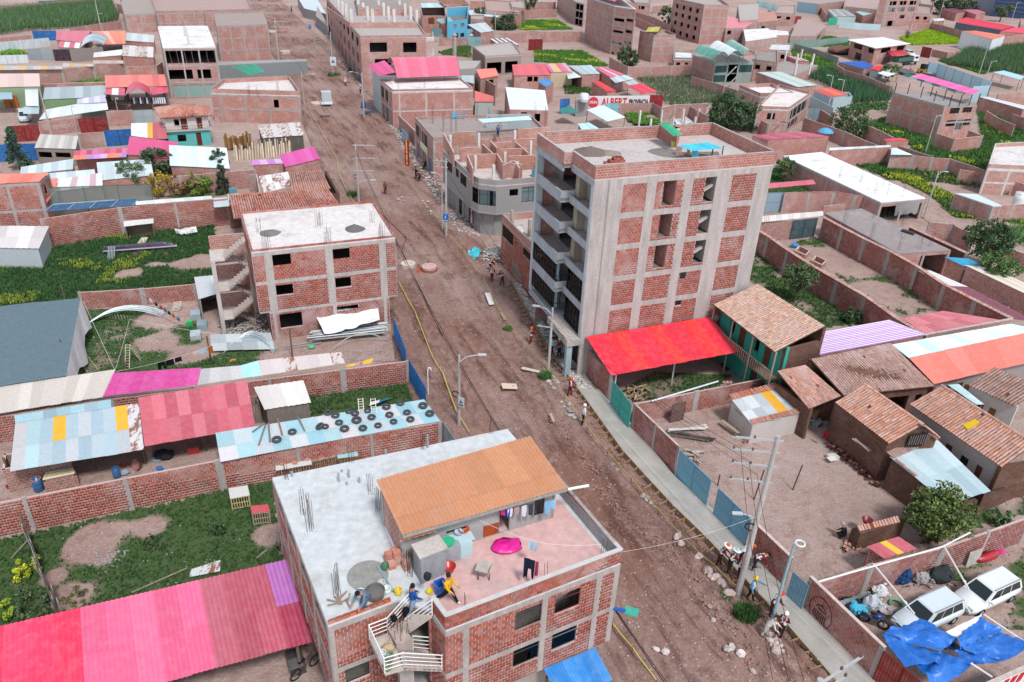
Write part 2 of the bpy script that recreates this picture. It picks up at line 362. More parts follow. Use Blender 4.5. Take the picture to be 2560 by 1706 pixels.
def blk(name,lB,cat,pts,z,fl=None,base=0.,mat='brick',cO=BR,cols=None,op=None,roof='sr',rcol=WHT,par=0.,near=False,frame=True,skip=(),over=0.,conc=CON,bands=True,slabs=True,cw=.3,bh=.3,group=None,rt0=None,mats=None):
 """a building: pts = footprint, z = top slab level, fl = floor levels, op = {edge: [(style, sheet, x0, y0, x1, y1) or (style, u0, u1, z0, z1)]}"""
 pts=[F_(p,base)for p in pts];cc=ccw(pts);N=len(pts);fl=fl or[];op=op or{};cols=cols or{}
 c=sum(pts,V())/N
 if rt0 is None:rt0=Th(name,lB,cat,F_(c,base),group)
 bk=Bricks(cO)
 for i in rN(N):
  if i in skip:continue
  p0,p1=pts[i],pts[(i+1)%N];t=p1-p0;L=t.length;t=t/L;n=V((t.y,-t.x,0))if cc else V((-t.y,t.x,0))
  ops=[];vis=(CAM-(p0+p1)/2).dot(n)>0;m,cl=(mats or{}).get(i,(mat,cO))
  for q in op.get(i,[]):
   if len(q)==6:
    (ua,za),(ub,zb)=onw(p0,p1,*q[1:4]),onw(p0,p1,q[1],*q[4:6]);a=(min(ua,ub)*L,max(ua,ub)*L,min(za,zb),max(za,zb))
   else:a=(q[1]*L,q[2]*L,q[3],q[4])
   a=(max(.05,a[0]),min(L-.05,a[1]),max(base+.02,a[2]),min(z-.05,a[3]))
   if a[1]-a[0]>.1 and a[3]-a[2]>.1:ops.append((*a,q[0]))
  nb=near and vis and m=='brick'
  wF(rt0,p0,p1,base,z,n,ops,'mortar' if nb else m,cl)
  lv=[base]+list(fl)+[z]
  cs=cols.get(i,max(2,round(L/3.6)+1))
  if isinstance(cs,int):cs=[cw/2+(L-cw)*k/max(1,cs-1)for k in rN(cs)]if cs else[]
  elif cs and isinstance(cs[0],tuple)and isinstance(cs[0][0],tuple):cs=[(onw(p0,p1,*a)[0]*L,onw(p0,p1,*b)[0]*L)for a,b in cs]
  else:cs=[(onw(p0,p1,*q)[0]*L if isinstance(q,tuple)else q*L)for q in cs]
  cs=[c if isinstance(c,tuple)else(c-cw/2,c+cw/2)for c in cs];cs=[(max(0.,a),min(L,b))for a,b in cs]
  if nb:
   hs=[o[:4]for o in ops]+([(a,b,-1,99)for a,b in cs]if frame else[])+([(-1,99,q-bh,q+.0)for q in lv[1:]]if frame and bands else[])
   for a,b in zip(lv[:-1],lv[1:]):bk.panel(p0,t,n,.0,L,a,b-(bh if frame and bands else 0),hs)
  if frame and m=='brick':
   for xa,xb in cs:
    b=MB();b.ob(F_(p0+t*xa,base)+n*.035,t*(xb-xa),-n*.12,Z*(z-base-.004));b.bd('column','cn',rt0,conc)
   if bands:
    for zz in fl+[z]:
     b=MB();b.ob(F_(p0+t*.001,zz-bh-.002)+n*.026,t*(L-.002),-n*.1,Z*bh);b.bd('beam','cn',rt0,conc)
  for o in ops:fW(rt0,p0,t,n,*o[:4],o[4])
 bk.bd(rt0)
 ins=[p+(c-p).normalized()*.2 for p in pts]
 if slabs:
  for zz in[base+.03]+list(fl):
   b=MB();b.prism([F_(p)for p in(ins if cc else ins[::-1])],zz-.14 if zz>base+.1 else zz-.02,zz);b.bd('floor_slab','cn',rt0,'6f6a67')
 if roof:
  b=MB();ps=pts if cc else pts[::-1];b.prism([p+(p-c).normalized()*(over+.012)for p in ps],z-.02,z+.12);b.bd('roof_slab',roof,rt0,rcol)
 if par:
  for i in rN(N):
   if i in skip:continue
   p0,p1=pts[i],pts[(i+1)%N];pPt(rt0,p0,p1,z+.12,z+.12+par,cO,cc,near,conc)
 return rt0
def pPt(rt0,p0,p1,z0,z1,cO,cc=True,near=False,conc=CON,cap=True):
 t=p1-p0;L=t.length;t=t/L;n=V((t.y,-t.x,0))if cc else V((-t.y,t.x,0))
 wF(rt0,p0,p1,z0,z1,n,[],'brick',cO,.13,name='parapet')
 if cap:b=MB();b.ob(F_(p0,z1+.001)+n*.025,t*L,-n*.18,Z*.05);b.bd('coping','cn',rt0,conc)
def wall(lB,pts,h,near=False,sp=3.1,cO=BR,cap='',th=.15,mat='brick',name='brick_wall',cat='wall',cw=.24,conc=CON,base=0.,group=None,cols=True,jag=0.):
 """free-standing wall along a polyline"""
 pts=[F_(p,base)for p in pts];rt0=Th(name,lB,cat,pts[0],group);bk=Bricks(cO)
 for p0,p1 in zip(pts[:-1],pts[1:]):
  t=p1-p0;L=t.length
  if L<.05:continue
  t=t/L;n=V((t.y,-t.x,0))
  if(CAM-(p0+p1)/2).dot(n)<0:n=-n
  k=max(1,round(L/sp));nb=near and mat=='brick'
  for i in rN(k):
   a,b=L*i/k,L*(i+1)/k;hh=h+(U(-jag,jag)if jag else 0)
   wF(rt0,p0+t*a,p0+t*b,base,base+hh,n,[],'mortar' if nb else mat,cO,th,name='panel')
   if nb:bk.panel(p0,t,n,a+(cw/2 if cols else 0),b-(cw/2 if cols else 0),base,base+hh)
   if cap=='brick':
    m=MB();m.ob(F_(p0+t*a,base+hh)+n*.03,t*(b-a),-n*(th+.06),Z*.07);m.bd('coping','brick',rt0,cO)
   elif cap=='conc':
    m=MB();m.ob(F_(p0+t*a,base+hh)+n*.04,t*(b-a),-n*(th+.08),Z*.08);m.bd('coping','cn',rt0,CONL)
  if cols and mat=='brick':
   for i in rN(k+1):
    x=min(max(L*i/k,cw/2),L-cw/2);m=MB();m.ob(F_(p0+t*(x-cw/2),base)+n*.03,t*cw,-n*(th+.06),Z*(h+.06));m.bd('column','cn',rt0,conc)
  if cap=='tile':
   tiles(rt0,F_(p0,base+h+.16)-n*th/2,F_(p1,base+h+.16)-n*th/2,F_(p1,base+h+.04)+n*.16,F_(p0,base+h+.04)+n*.16,'b98f84',most=60,deck=False)
 bk.bd(rt0);return rt0
TUNIT=None
def tiles(rt0,A,B,C,D,cO='b5755f',most=300,deck=True,sp=.235,ln=.36,mat='tp'):
 """barrel tiles: A-B upper edge, D-C eave"""
 global TUNIT
 if TUNIT is None:
  b=MB();n=5
  for y,r in((0,.5),(1,.42)):
   for k in rN(n+1):b.v.append(V((math.cos(math.pi*k/n)*r,y,math.sin(math.pi*k/n)*r*.95)))
  for k in rN(n):b.f.append((k,n+1+k,n+2+k,k+1));b.m.append(0)
  b.f.append(tuple(rN(n+1)));b.m.append(0)
  TUNIT=bpy.data.meshes.new('tile');TUNIT.from_pydata([tuple(p)for p in b.v],[],b.f);TUNIT.materials.append(MAT[mat])
 W1=max((B-A).length,(C-D).length);H1=max((D-A).length,(C-B).length);nx=max(1,round(W1/sp));ny=max(1,round(H1/ln));q=(A,B,C,D)
 nrm=(B-A).cross(D-A).normalized();nrm=nrm if nrm.z>0 else-nrm;lst=[]
 if deck:
  b=MB();b.q(A,B,C,D);b.q(A-nrm*.08,B-nrm*.08,C-nrm*.08,D-nrm*.08)
  for a,c in((A,B),(B,C),(C,D),(D,A)):b.q(a,c,c-nrm*.08,a-nrm*.08)
  b.bd('roof','adobe',rt0)
 for i in rN(nx):
  off=U(-.012,.012)
  for j in rN(ny):
   if R.random()<.006:continue
   p=bil(q,(i+.5)/nx,(j+1)/ny);a=bil(q,(i+.5)/nx,j/ny);d=a-p;l=d.length*1.16;d.normalize();s=d.cross(nrm).normalized()
   ang=U(-.05,.05);d2=(d+s*ang).normalized();s2=d2.cross(nrm).normalized();wd=sp*U(.82,.95)
   lst.append((p+s*off+nrm*(.012+U(0,.012)),s2*wd,d2*l,(nrm+d*.0)*wd*U(.85,1.05)))
 lst.sort(key=lambda q:(q[0]-CAM).length)
 for p,a,b,c in lst[:most]:
  o=add('tile',TUNIT,rt0,cO);o.matrix_basis=Matrix(((a.x,b.x,c.x,p.x),(a.y,b.y,c.y,p.y),(a.z,b.z,c.z,p.z),(0,0,0,1)))
 rest=lst[most:]
 if rest:
  uv=np.array([tuple(v.co)for v in TUNIT.vertices]);M=np.array([[tuple(a),tuple(b),tuple(c)]for p,a,b,c in rest]);O=np.array([tuple(p)for p,*_ in rest])
  vs=np.einsum('vk,nkj->nvj',uv,M)+O[:,None];n5=len(uv);f=np.array([tuple(p.vertices)for p in TUNIT.polygons if len(p.vertices)==4])
  npmesh('tile_rows',vs.reshape(-1,3),(np.arange(len(rest))[:,None,None]*n5+f).reshape(-1,4),mat,rt0,cO)['kind']='stuff'
def Sh(rt0,A,B,C,D,nx,ny=1,cols=('9aa3a6',),wave=.17,amp=.022,mat='sheet',pick=None,sag=.0,name='roof_sheet',jit=.03,thick=True):
 """corrugated sheets, A-B upper edge, D-C eave; ribs run down the slope"""
 q=(A,B,C,D);nrm=(B-A).cross(D-A).normalized();nrm=nrm if nrm.z>0 else-nrm
 k=0;out=[]
 for j in rN(ny-1,-1,-1):
  for i in rN(nx):
   u0,u1=i/nx,(i+1)/nx+.02/nx;v0,v1=j/ny,min(1.,(j+1)/ny+.03)if j<ny-1 else 1.;jv=U(-jit,jit)/max(1.,(D-A).length)
   Ls=((B-A)*(u1-u0)).length;m=max(4,int(Ls/wave)*2);m=min(m,60);b=MB();lift=nrm*(.012*(ny-1-j)+.006*(i%2)+.01)
   c=pick(i,j)if pick else cols[(i+j*nx)%len(cols)];mm=mat
   if isinstance(c,tuple):c,mm=c
   for s in rN(m+1):
    u=u0+(u1-u0)*s/m;o=lift+nrm*(amp if s%2 else-amp)
    p,r=bil(q,u,v0),bil(q,u,v1+(jv if j==ny-1 else 0));mid=Lp(p,r,.5)+o-Z*sag;b.v+=[p+o,mid,r+o]
   for s in rN(m):b.f+=[(3*s,3*s+1,3*s+4,3*s+3),(3*s+1,3*s+2,3*s+5,3*s+4)];b.m+=[0,0]
   out.append(b.bd(name,mm,rt0,c))
 return out
def posts(rt0,pts,z,r=.06,cO='6b5a4c',base=0.,name='post',mat='wood'):
 for p in pts:b=MB();b.tube([F_(p,base),F_(p,z)],r,6);b.bd(name,mat,rt0,cO)
def rebar(rt0,p,n=5,h=1.1,w=.25,cO='4a352e'):
 b=MB()
 for i in rN(n):
  q=p+V((w*((i%3)/2-.5)+U(-.03,.03),w*((i//3)-.5)+U(-.03,.03),0));b.tube([q,q+V((U(-.06,.06),U(-.06,.06),h*U(.75,1.1)))],.013,3,False)
 b.bd('rebar','pn',rt0,cO)
def sD(name,lB,q,lo,nx,ny=1,cols=('9aa3a6',),wallm='brick',wcol=BR,cat='shed',sides=(0,1,2,3),pick=None,wave=.17,mat='sheet',inset=.18,op=None,group=None,po=False,rt0=None):
 """q: four roof corners A,B (upper edge), C,D (eave); walls drop to the ground below"""
 g=[F_(p)for p in q];c=sum(g,V())/4;rt0=rt0 or Th(name,lB,cat,c,group)
 Sh(rt0,*q,nx,ny,cols,wave,pick=pick,mat=mat)
 ins=[p+(c-p).normalized()*inset for p in g];cc=ccw(g)
 if po:posts(rt0,ins,min(p.z for p in q)-.02,.07);return rt0
 for i in sides:
  p0,p1=ins[i],ins[(i+1)%4];za,zb=q[i].z-.06,q[(i+1)%4].z-.06;t=(p1-p0);L=t.length;t=t/L;n=V((t.y,-t.x,0))if cc else V((-t.y,t.x,0));ops=[]
  for o in(op or{}).get(i,[]):
   (ua,z1),(ub,z2)=onw(p0,p1,*o[1:4]),onw(p0,p1,o[1],*o[4:6]);ops.append((max(.03,min(ua,ub)*L),min(L-.03,max(ua,ub)*L),max(.02,min(z1,z2)),min(min(za,zb)-.05,max(z1,z2)),o[0]))
  wF(rt0,p0,p1,0,min(za,zb),n,ops,wallm,wcol)
  if abs(za-zb)>.1:
   b=MB();m=min(za,zb);hi=p0 if za>zb else p1
   for k in(0,.13):b.q(F_(p0,m)-n*k,F_(p1,m)-n*k,F_(hi,max(za,zb))-n*k)
   b.bd('gable',wallm,rt0,wcol)
  for o in ops:fW(rt0,p0,t,n,*o[:4],o[4])
 return rt0
def quad4(a,b,c):return[a,b,c,a+c-b]
# -------- ground, road, pavement, lots
b=MB();b.q(V((-1500,-300,0)),V((1500,-300,0)),V((1500,2500,0)),V((-1500,2500,0)));struct(b.bd('ground','dirt'))
RB=.25
ROADL=[(16,10),(5.6,27.5),(.2,37.5),(-5,46.7),(-7.6,52.4),(-9.9,58.7),(-11.6,66.9),(-25.1,101.4),(-40.4,143.2),(-48.1,170.3),(-61.8,202.4),(-76,237),(-98,292),(-125,360)]
ROADR=[(24.6,10),(19,23),(17,28),(16,30.3),(12.8,37),(10.9,40.4),(8.3,45.9),(5.8,53.2),(3.2,60.4),(1.6,66.5),(-1.,76.5),(-4.,86.5),(-23.1,142),(-32.3,170),(-39.7,192),(-51.3,223),(-66,257),(-86,306),(-112,372)]
def xat(pl,y):
 for(x0,y0),(x1,y1)in zip(pl[:-1],pl[1:]):
  if y0<=y<=y1:return x0+(x1-x0)*(y-y0)/(y1-y0)
 return pl[0][0]if y<pl[0][1]else pl[-1][0]
GR=[W(10,.2,'290,560 380,700 480,830 590,970 690,1080 760,1190 830,1300 900,1430 960,1540')+W(14,.2,'1060,0 1200,150 1350,300 1480,420 1640,560 1720,720'),W(14,.2,'1700,800 1860,920 2000,1050 2120,1200 2200,1350 2230,1500'),W(14,.2,'950,960 1010,1060 1100,1150 1200,1310 1300,1430 1400,1520 1480,1640'),W(5,.2,'1700,760 1850,880 1950,1000 2030,1120 2120,1300 2200,1450')+W(10,.2,'20,60 150,330 290,560'),W(5,.2,'1310,900 1400,1150 1500,1350 1600,1540')+W(9,.2,'1680,60 1730,130 1830,260 1900,400 1950,600 2000,750'),W(1,.2,'300,200 480,440 600,600 760,800 900,1000 1000,1150 1130,1330 1300,1520'),W(1,.2,'480,980 560,1090 650,1280 740,1400'),W(5,.2,'800,0 880,160 960,300')]
GR.append([V((x-.45,y,0))for x,y in((17.4,28),(16.4,30.3),(13.2,37),(11.3,40.4),(8.7,45.9),(6.2,53.2),(3.6,60.4),(2.,66.5),(-.6,76.5))])
GW=[(.42,.3),(.4,.26),(.4,.3),(.55,.2),(.4,.18),(.6,.2),(.6,.2),(.5,.12),(.42,.22)]
GS=[(np.array([(p.x,p.y)for p in g[:-1]]),np.array([(p.x,p.y)for p in g[1:]]),w,d)for g,(w,d)in zip(GR,GW)]
def fbm(x,y,s,k=0.):return mnoise.fractal(V((x*s,y*s,k)),1.,2.,4)
def roadz_np(X,Y):
 h=np.array([fbm(x,y,.25)*.08+fbm((x+.41*y)*1.5,(y-.41*x)*.16,.9,3)*.14+fbm(x,y,1.1,3)*.04+abs(fbm(x,y,2.9,5))*.05 for x,y in zip(X,Y)])+RB
 wob=np.array([fbm(x,y,.5,9)for x,y in zip(X,Y)])
 for a,c,w,d in GS:
  p=np.stack([X,Y],1)[:,None]+wob[:,None,None]*.55;e=(c-a)[None];t=np.clip(((p-a)*e).sum(-1)/(e*e).sum(-1),0,1)
  q=np.abs(((p-a-e*t[...,None])**2).sum(-1)).min(1)**.5;h-=d*np.exp(-(q/w)**2)-.11*np.exp(-((q-2.2*w)/w)**2)
 return h
def roadz(p):return float(roadz_np(np.array([p.x]),np.array([p.y]))[0])
ys=[];y=14.
while y<365:ys.append(y);y+=.26 if y<62 else.42 if y<100 else.9 if y<160 else 3.
NX=76;rows=[]
for y in ys:
 a,c=xat(ROADL,y)-.6,xat(ROADR,y)+.4;rows.append(np.stack([np.linspace(a,c,NX),np.full(NX,y)],1))
XY=np.concatenate(rows);HZ=roadz_np(XY[:,0],XY[:,1]);HZ=np.maximum(HZ,.02).reshape(-1,NX);HZ[:,0]=HZ[:,-1]=.01;HZ[:,1]=np.minimum(HZ[:,1],.15);HZ=HZ.reshape(-1)
I=(np.arange(len(ys)-1)[:,None]*NX+np.arange(NX-1)[None]).reshape(-1)
ro=npmesh('road',np.column_stack([XY,HZ]),np.stack([I,I+1,I+NX+1,I+NX],1),'road');ro.data.polygons.foreach_set('use_smooth',[True]*len(ro.data.polygons));struct(ro)
def inside(X,Y,pl):
 r=np.zeros(len(X),bool);n=len(pl)
 for i in rN(n):
  x0,y0=pl[i];x1,y1=pl[(i+1)%n]
  c=((y0>Y)!=(y1>Y))&(X<(x1-x0)*(Y-y0)/((y1-y0)if abs(y1-y0)>1e-9 else 1e-9)+x0);r^=c
 return r
def bL(name,X,Y,Zg,hgt,wid,nb,mat,cO,lean=.6,parent=None,up=1.):
 n=len(X)*nb;X,Y,Zg=(np.repeat(q,nb)for q in(X,Y,Zg));a=NR.uniform(0,6.283,n);r=NR.uniform(0,hgt*.25,n);h=hgt*NR.uniform(.55,1.25,n)
 bx,by=X+np.cos(a)*r,Y+np.sin(a)*r;l=lean*h*NR.uniform(.2,1,n);w=wid*NR.uniform(.6,1.3,n)
 v=np.stack([np.stack([bx-np.sin(a)*w,by+np.cos(a)*w,Zg-.03],1),np.stack([bx+np.sin(a)*w,by-np.cos(a)*w,Zg-.03],1),np.stack([bx+np.cos(a)*l,by+np.sin(a)*l,Zg+h*up],1)],1).reshape(-1,3)
 o=npmesh(name,v,np.arange(n*3).reshape(-1,3),mat,parent,cO);o['kind']='stuff';return o
def lot(lB,pts,cov=.6,bare=(),d=.6,dens=7.,hgt=.3,wid=.035,cO='3d5a33',nb=7,z=.03,ns=.18,name='lawn',flowers=0.,fcol='b8b83a'):
 """a rough plot: ground sheet and grass standing on it"""
 pl=[(p.x,p.y)for p in pts];xs=[p[0]for p in pl];ysl=[p[1]for p in pl]
 gx=np.arange(min(xs),max(xs)+d,d);gy=np.arange(min(ysl),max(ysl)+d,d);X,Y=np.meshgrid(gx,gy);X,Y=X.ravel(),Y.ravel()
 def cover(X,Y):
  c=np.array([fbm(x,y,ns,2)*.55+fbm(x,y,ns*4,7)*.3 for x,y in zip(X,Y)])+cov
  for p,r in bare:c-=1.1*np.exp(-(((X-p.x)**2+(Y-p.y)**2)/(r*r))**1.5)
  return c
 cv=cover(X,Y);zz=z+np.maximum(0,np.array([fbm(x,y,.3,4)for x,y in zip(X,Y)]))*.12*np.clip(cv,0,1)
 nx=len(gx);I=(np.arange(len(gy)-1)[:,None]*nx+np.arange(nx-1)[None]).reshape(-1)
 keep=inside(X[I]+d/2,Y[I]+d/2,pl);I=I[keep]
 o=npmesh(name,np.column_stack([X,Y,zz]),np.stack([I,I+1,I+nx+1,I+nx],1),'lot',attr=cv);o['kind']='structure'
 A=(max(xs)-min(xs))*(max(ysl)-min(ysl));n=int(A*dens);X=NR.uniform(min(xs),max(xs),n);Y=NR.uniform(min(ysl),max(ysl),n);k=inside(X,Y,pl);X,Y=X[k],Y[k]
 cv=cover(X,Y);k=cv+NR.uniform(-.12,.12,len(X))>.42;X,Y,cv=X[k],Y[k],cv[k]
 if len(X):
  g=bL('grass',X,Y,np.full(len(X),z),hgt,wid,nb,'leaf',cO);tag(g,lB,'grass')
 if flowers and len(X):
  k=np.array([fbm(x,y,.15,20)for x,y in zip(X,Y)])>.5-flowers
  if k.any():tag(bL('flowering_weeds',X[k],Y[k],np.full(k.sum(),z+hgt*.4),hgt*.7,wid*1.1,4,'leaf',fcol),'yellow flowering weeds in '+lB,'weeds')
 return o
def cN(lB,pts,rows=1.,step=.55,h=1.7,ang=0.,cO='3c5436',z=0.):
 pl=[(p.x,p.y)for p in pts];cx=sum(p[0]for p in pl)/len(pl);cy=sum(p[1]for p in pl)/len(pl);r=max(math.hypot(p[0]-cx,p[1]-cy)for p in pl)
 a=np.arange(-r,r,rows);s=np.arange(-r,r,step);A,S=np.meshgrid(a,s);A=A.ravel()+NR.normal(0,.1,A.size);S=S.ravel()+NR.normal(0,.15,S.size)
 X=cx+A*math.cos(ang)-S*math.sin(ang);Y=cy+A*math.sin(ang)+S*math.cos(ang);k=inside(X,Y,pl);X,Y=X[k],Y[k]
 g=bL('corn',X,Y,np.full(len(X),z+h*.25),h*.85,.075,9,'leaf',cO,lean=.55);tag(g,lB,'corn');return g
 # -------- house with the white roof terrace and orange roof
ZB=8.2
BF,BG=P(22,385,1240,ZB),P(22,800,1085,ZB);BC1,BFR=P(22,1085,1180,9.1),P(22,2140,780,9.1);BC2=P(22,1000,1065,9.1)
BRR,BBL=P(22,1455,62,ZB),P(22,50,355,ZB)
up=[F_(p)for p in(BF,BG,BC2,BC1,BFR,BRR,BBL)]
house=blk('brick_house','three-storey brick house with white slab roof, orange rooftop room and outside stair','house',up,ZB,fl=[5.45],base=2.9,near=True,roof=None,conc='8f8782',cO='8e4535',op={3:[('g3b4a4c',14,35,935,262,1010),('k6b2f36',14,400,790,612,862),('g3b4a4c',14,15,1275,237,1340),('k777777',14,370,1130,578,1190)],6:[('o',.04,.2,6.75,7.85),('o',.25,.44,6.75,7.85),('o',.48,.68,6.75,7.85),('o',.72,.95,6.75,7.85),('o',.05,.3,4.1,5.1),('o',.36,.62,4.1,5.1),('o',.68,.95,4.1,5.1)],0:[('g2a2a2c',13,805,1418,1040,1490)],1:[('o',.1,.9,5.5,7.6),('o',.1,.9,3.,5.1)]},cols={3:[(14,300,850),(14,790,640),.985,(13,1915,1000)],4:4,6:5,0:[.02,.98],1:0,2:0})
cB=sum(up,V())/7;low=[p+(cB-p).normalized()*(.9 if i in(3,4,5)else.35)for i,p in eN(up)]
blk('','','',low,2.9,mat='ps',cO='9a9089',roof=None,slabs=False,rt0=house,frame=False)
def sheetpoly(name,pts,z,mat,parent,cO,th=.12):
 b=MB();p=[F_(q)for q in pts];b.prism(p if ccw(p)else p[::-1],z-th,z);return b.bd(name,mat,parent,cO)
sheetpoly('ceiling_slab',up,3.05,'cn',house,CON,.2)
sheetpoly('roof_slab',[BF,BG,BC2,BC1,BFR,BRR,BBL],ZB+.1,'sr',house,'bfc3c4',.14)
ZR=ZB+.1
ter=[BC2,BC1,P(22,2050,815,ZR),P(22,1765,480,ZR),P(22,1040,690,ZR),P(22,935,830,ZR)]
sheetpoly('terrace_floor',ter,ZR+.012,'sr',house,'c9a4a0',.006)
for a,c2,mt in((BC2,BC1,0),(BC1,BFR,0),(BFR,Lp(BFR,BRR,.62),0)):
 pPt(house,F_(a),F_(c2),ZR,9.1,'8e4535',True);t=(c2-a);L=t.length;t/=L;n=V((t.y,-t.x,0))
 b=MB();b.ob(F_(a,9.152)+n*.05,t*L,-n*.21,Z*.04);b.bd('white_coping','pn',house,'b9b7b5')
 b=MB();b.ob(F_(a,ZR)-n*.131,t*L,-n*.03,Z*(9.1-ZR));b.bd('render_coat','cn',house,'8f9193')
bk=Bricks('8e4535')
t=(BFR-BC1);L=t.length;t=F_(t/L);n=V((t.y,-t.x,0));bk.panel(F_(BC1),t,n,0,L,ZR+.03,9.1)
t=(BC1-BC2);L=t.length;t=F_(t/L);n=V((t.y,-t.x,0));bk.panel(F_(BC2),t,n,0,L,ZR+.03,9.1);bk.bd(house,120)
# orange roof room
OA,OB,OC,OD=P(22,670,360,11.0),P(22,1590,97,11.0),P(22,1812,408,10.55),P(22,828,690,10.55)
room=house
Sh(room,OA,OB,Lp(OB,OC,.72),Lp(OA,OD,.72),6,1,('be8560','c08762','bb825e'),wave=.2,amp=.03)
Sh(room,Lp(OA,OD,.69)-Z*.02,Lp(OB,OC,.69)-Z*.02,OC,OD,6,1,('bb825e','bf8661'),wave=.2,amp=.03)
rw=[Lp(OA,OD,.06),Lp(OB,OC,.06)+(OA-OB).normalized()*.35,Lp(OB,OC,.86)+(OA-OB).normalized()*.35,Lp(OA,OD,.86)]
rw=[F_(p+(F_(OB-OA)).normalized()*(.15 if i in(0,3)else 0),ZR)for i,p in eN(rw)]
rr=[rw[3],rw[2],rw[1],rw[0]]
blk('','','',rr,10.45,base=ZR,roof=None,slabs=False,rt0=room,cO='8a5044',cols={0:0,1:2,2:3,3:2},mats={0:('ps','9a9a98')},bands=False,op={0:[('da04a24',13,2072,150,2210,240),('g2a2c30',13,1735,195,1935,160),('o',.62,.69,ZR,ZR+1.9),('g5a2a20',.86,.93,ZR+.5,ZR+2.)]})
b=MB();b.bar(OD-Z*.09,OC-Z*.09,.1,.14);b.bd('eave_beam','wood',room,'8d8a86')
b=MB();b.tube([P(22,1815,415,10.3),P(22,1940,392,10.3)],.07,8);b.bd('drain_pipe','pn',room,'d9d9d9')
# loose orange sheets over the block cistern
CA,CB,CC=P(22,790,760,9.9),P(22,880,750,9.9),P(22,1040,690,9.9)
Sh(room,P(22,860,690,10.2),P(22,1005,634,10.2),P(22,1030,668,10.02),P(22,790,735,10.02),3,1,('c47a4e','bd754a'),wave=.2,name='loose_sheet')
cst=[P(22,935,820,10.),P(22,1088,760,10.),P(22,1040,690,10.),P(22,890,745,10.)]
b=MB();b.prism([F_(p)for p in cst],ZR,9.9);b.bd('cistern','cn',room,'7d7f82');sheetpoly('cistern_top',[p+(p-sum(cst,V())/4).normalized()*.08 for p in cst],10.,'cn',room,'a59d96',.09)
# brick edge being laid along the front of the slab
t=(BG-BF);L=t.length;t=t/L;n=V((t.y,-t.x,0));x=.03;i=0
while x<L*.98-.3:
 if i!=6 or True:
  b=MB();b.ob(F_(BF,ZR)+t*x-n*.02,t*.29,-n*.15,Z*.17);o=b.bd('laid_brick','bp',house,'b05a40')
  b=MB()
  for k in rN(5):
   for m in rN(3):b.ob(F_(BF,ZR+.171)+t*(x+.02+.055*k)-n*(.035+.042*m),t*.035,-n*.028,Z*.002)
  b.bd('core_hole_shade','pn',o,'5a2a20')  # thin chips on solid bricks, shade of the cores put into their colour
 x+=.315;i+=1
for x,y,k,hh in((140,350,5,1.3),(240,560,4,1.6),(280,660,8,2.),(440,1050,8,1.8),(640,440,5,1.3),(682,540,6,1.5),(525,250,5,1.2),(950,170,5,1.2),(1358,78,4,1.2),(860,900,6,1.4),(880,930,5,1.2),(1210,1120,2,1.1),(1690,945,2,1.1),(2022,800,3,1.1)):
 rebar(house,P(22,x,y,ZR),k,hh,.22)
for x,y,hh in((448,370,.6),(508,345,.55),(570,375,.35),(495,388,.2),(978,165,.9),(168,340,.35),(465,310,.15),(728,205,.3)):
 b=MB();b.tube([P(22,x,y,ZR),P(22,x,y,ZR)+Z*hh],.06,8);b.bd('vent_pipe','pn',house,'8e9aa2')
b=MB();b.tube([P(22,712,600,ZR+.1),P(22,785,775,ZR+.1)],.07,6);b.bd('gutter_pipe','pn',house,'c9ccce')
# outside stair with white tube railings
def flight(rt0,a,c,wv,n,name='stair_flight',col='9b8f88',th=.16):
 """a: lower nosing, c: upper nosing; wv: width vector"""
 b=MB();d=c-a;run=F_(d)/n;rise=d.z/n
 for i in rN(n):b.ob(a+run*i+Z*(rise*i),run*1.02,wv,Z*rise)
 bb=[a-Z*th,c-Z*th,c,a];b.q(a-Z*th,a-Z*th+wv,c-Z*th+wv,c-Z*th);b.q(a-Z*th,c-Z*th,c,a);b.q(*(p+wv for p in(a-Z*th,c-Z*th,c,a)))
 return b.bd(name,'cn',rt0,col)
def rA_(rt0,pts,h=.95,n=4,r=.028,cO='e2e0de',name='railing',every=True):
 b=MB()
 for p,q in zip(pts[:-1],pts[1:]):
  for k in rN(n):b.tube([p+Z*h*(k+1)/n,q+Z*h*(k+1)/n],r if k==n-1 else r*.75,6)
 for p in pts:b.tube([p,p+Z*h],r,6)
 return b.bd(name,'gs',rt0,cO)
ZL,ZW=6.9,5.5
l0,l1,l2,l3=P(24,118,1060,ZL),P(24,335,975,ZL),P(24,470,1215,ZL),P(24,300,1460,ZL)
l2b=P(24,525,1395,ZL)
sheetpoly('stair_landing',[l0,l1,P(24,440,1180,ZL),l2b,l3],ZL,'cn',house,'a39b92',.18)
w0,w1=P(24,985,1415,ZW),P(24,1205,1330,ZW)
fa,fb=F_(w0,ZW),F_(l2b,ZL);wv=F_(P(24,470,1215,ZL)-l2b)*.95;wv.z=0
flight(house,fa,fb,wv,8)
sheetpoly('walkway',[w0,w1,w1+wv*1.6,w0+wv*1.6],ZW,'cn',house,'9a8a84',.2)
ua,ub=F_(P(24,545,985,ZL),ZL),F_(P(24,865,700,8.3),8.3);wv2=F_(P(24,335,975,ZL)-P(24,545,985,ZL));wv2.z=0
ub=F_(P(24,868,760,8.3),8.3);flight(house,ua,ub,wv2,8,col='a0958d')
b=MB();b.prism([F_(p)for p in(l1,P(24,545,985,ZL),P(24,630,1150,ZL-.2),P(24,440,1180,ZL))],ZW-.2,ZL+.35);b.bd('stair_block','cn',house,'9c8d86')
rA_(house,[l1+wv2*.0,l0,l3,l2b]);rA_(house,[l2b,w0+Z*0,w1]);rA_(house,[ua+(ub-ua)*.02,ub]);rA_(house,[l1,F_(P(24,620,600,8.3),8.)])
rA_(house,[P(24,640,1190,ZW),P(24,905,1215,ZW)],1.)
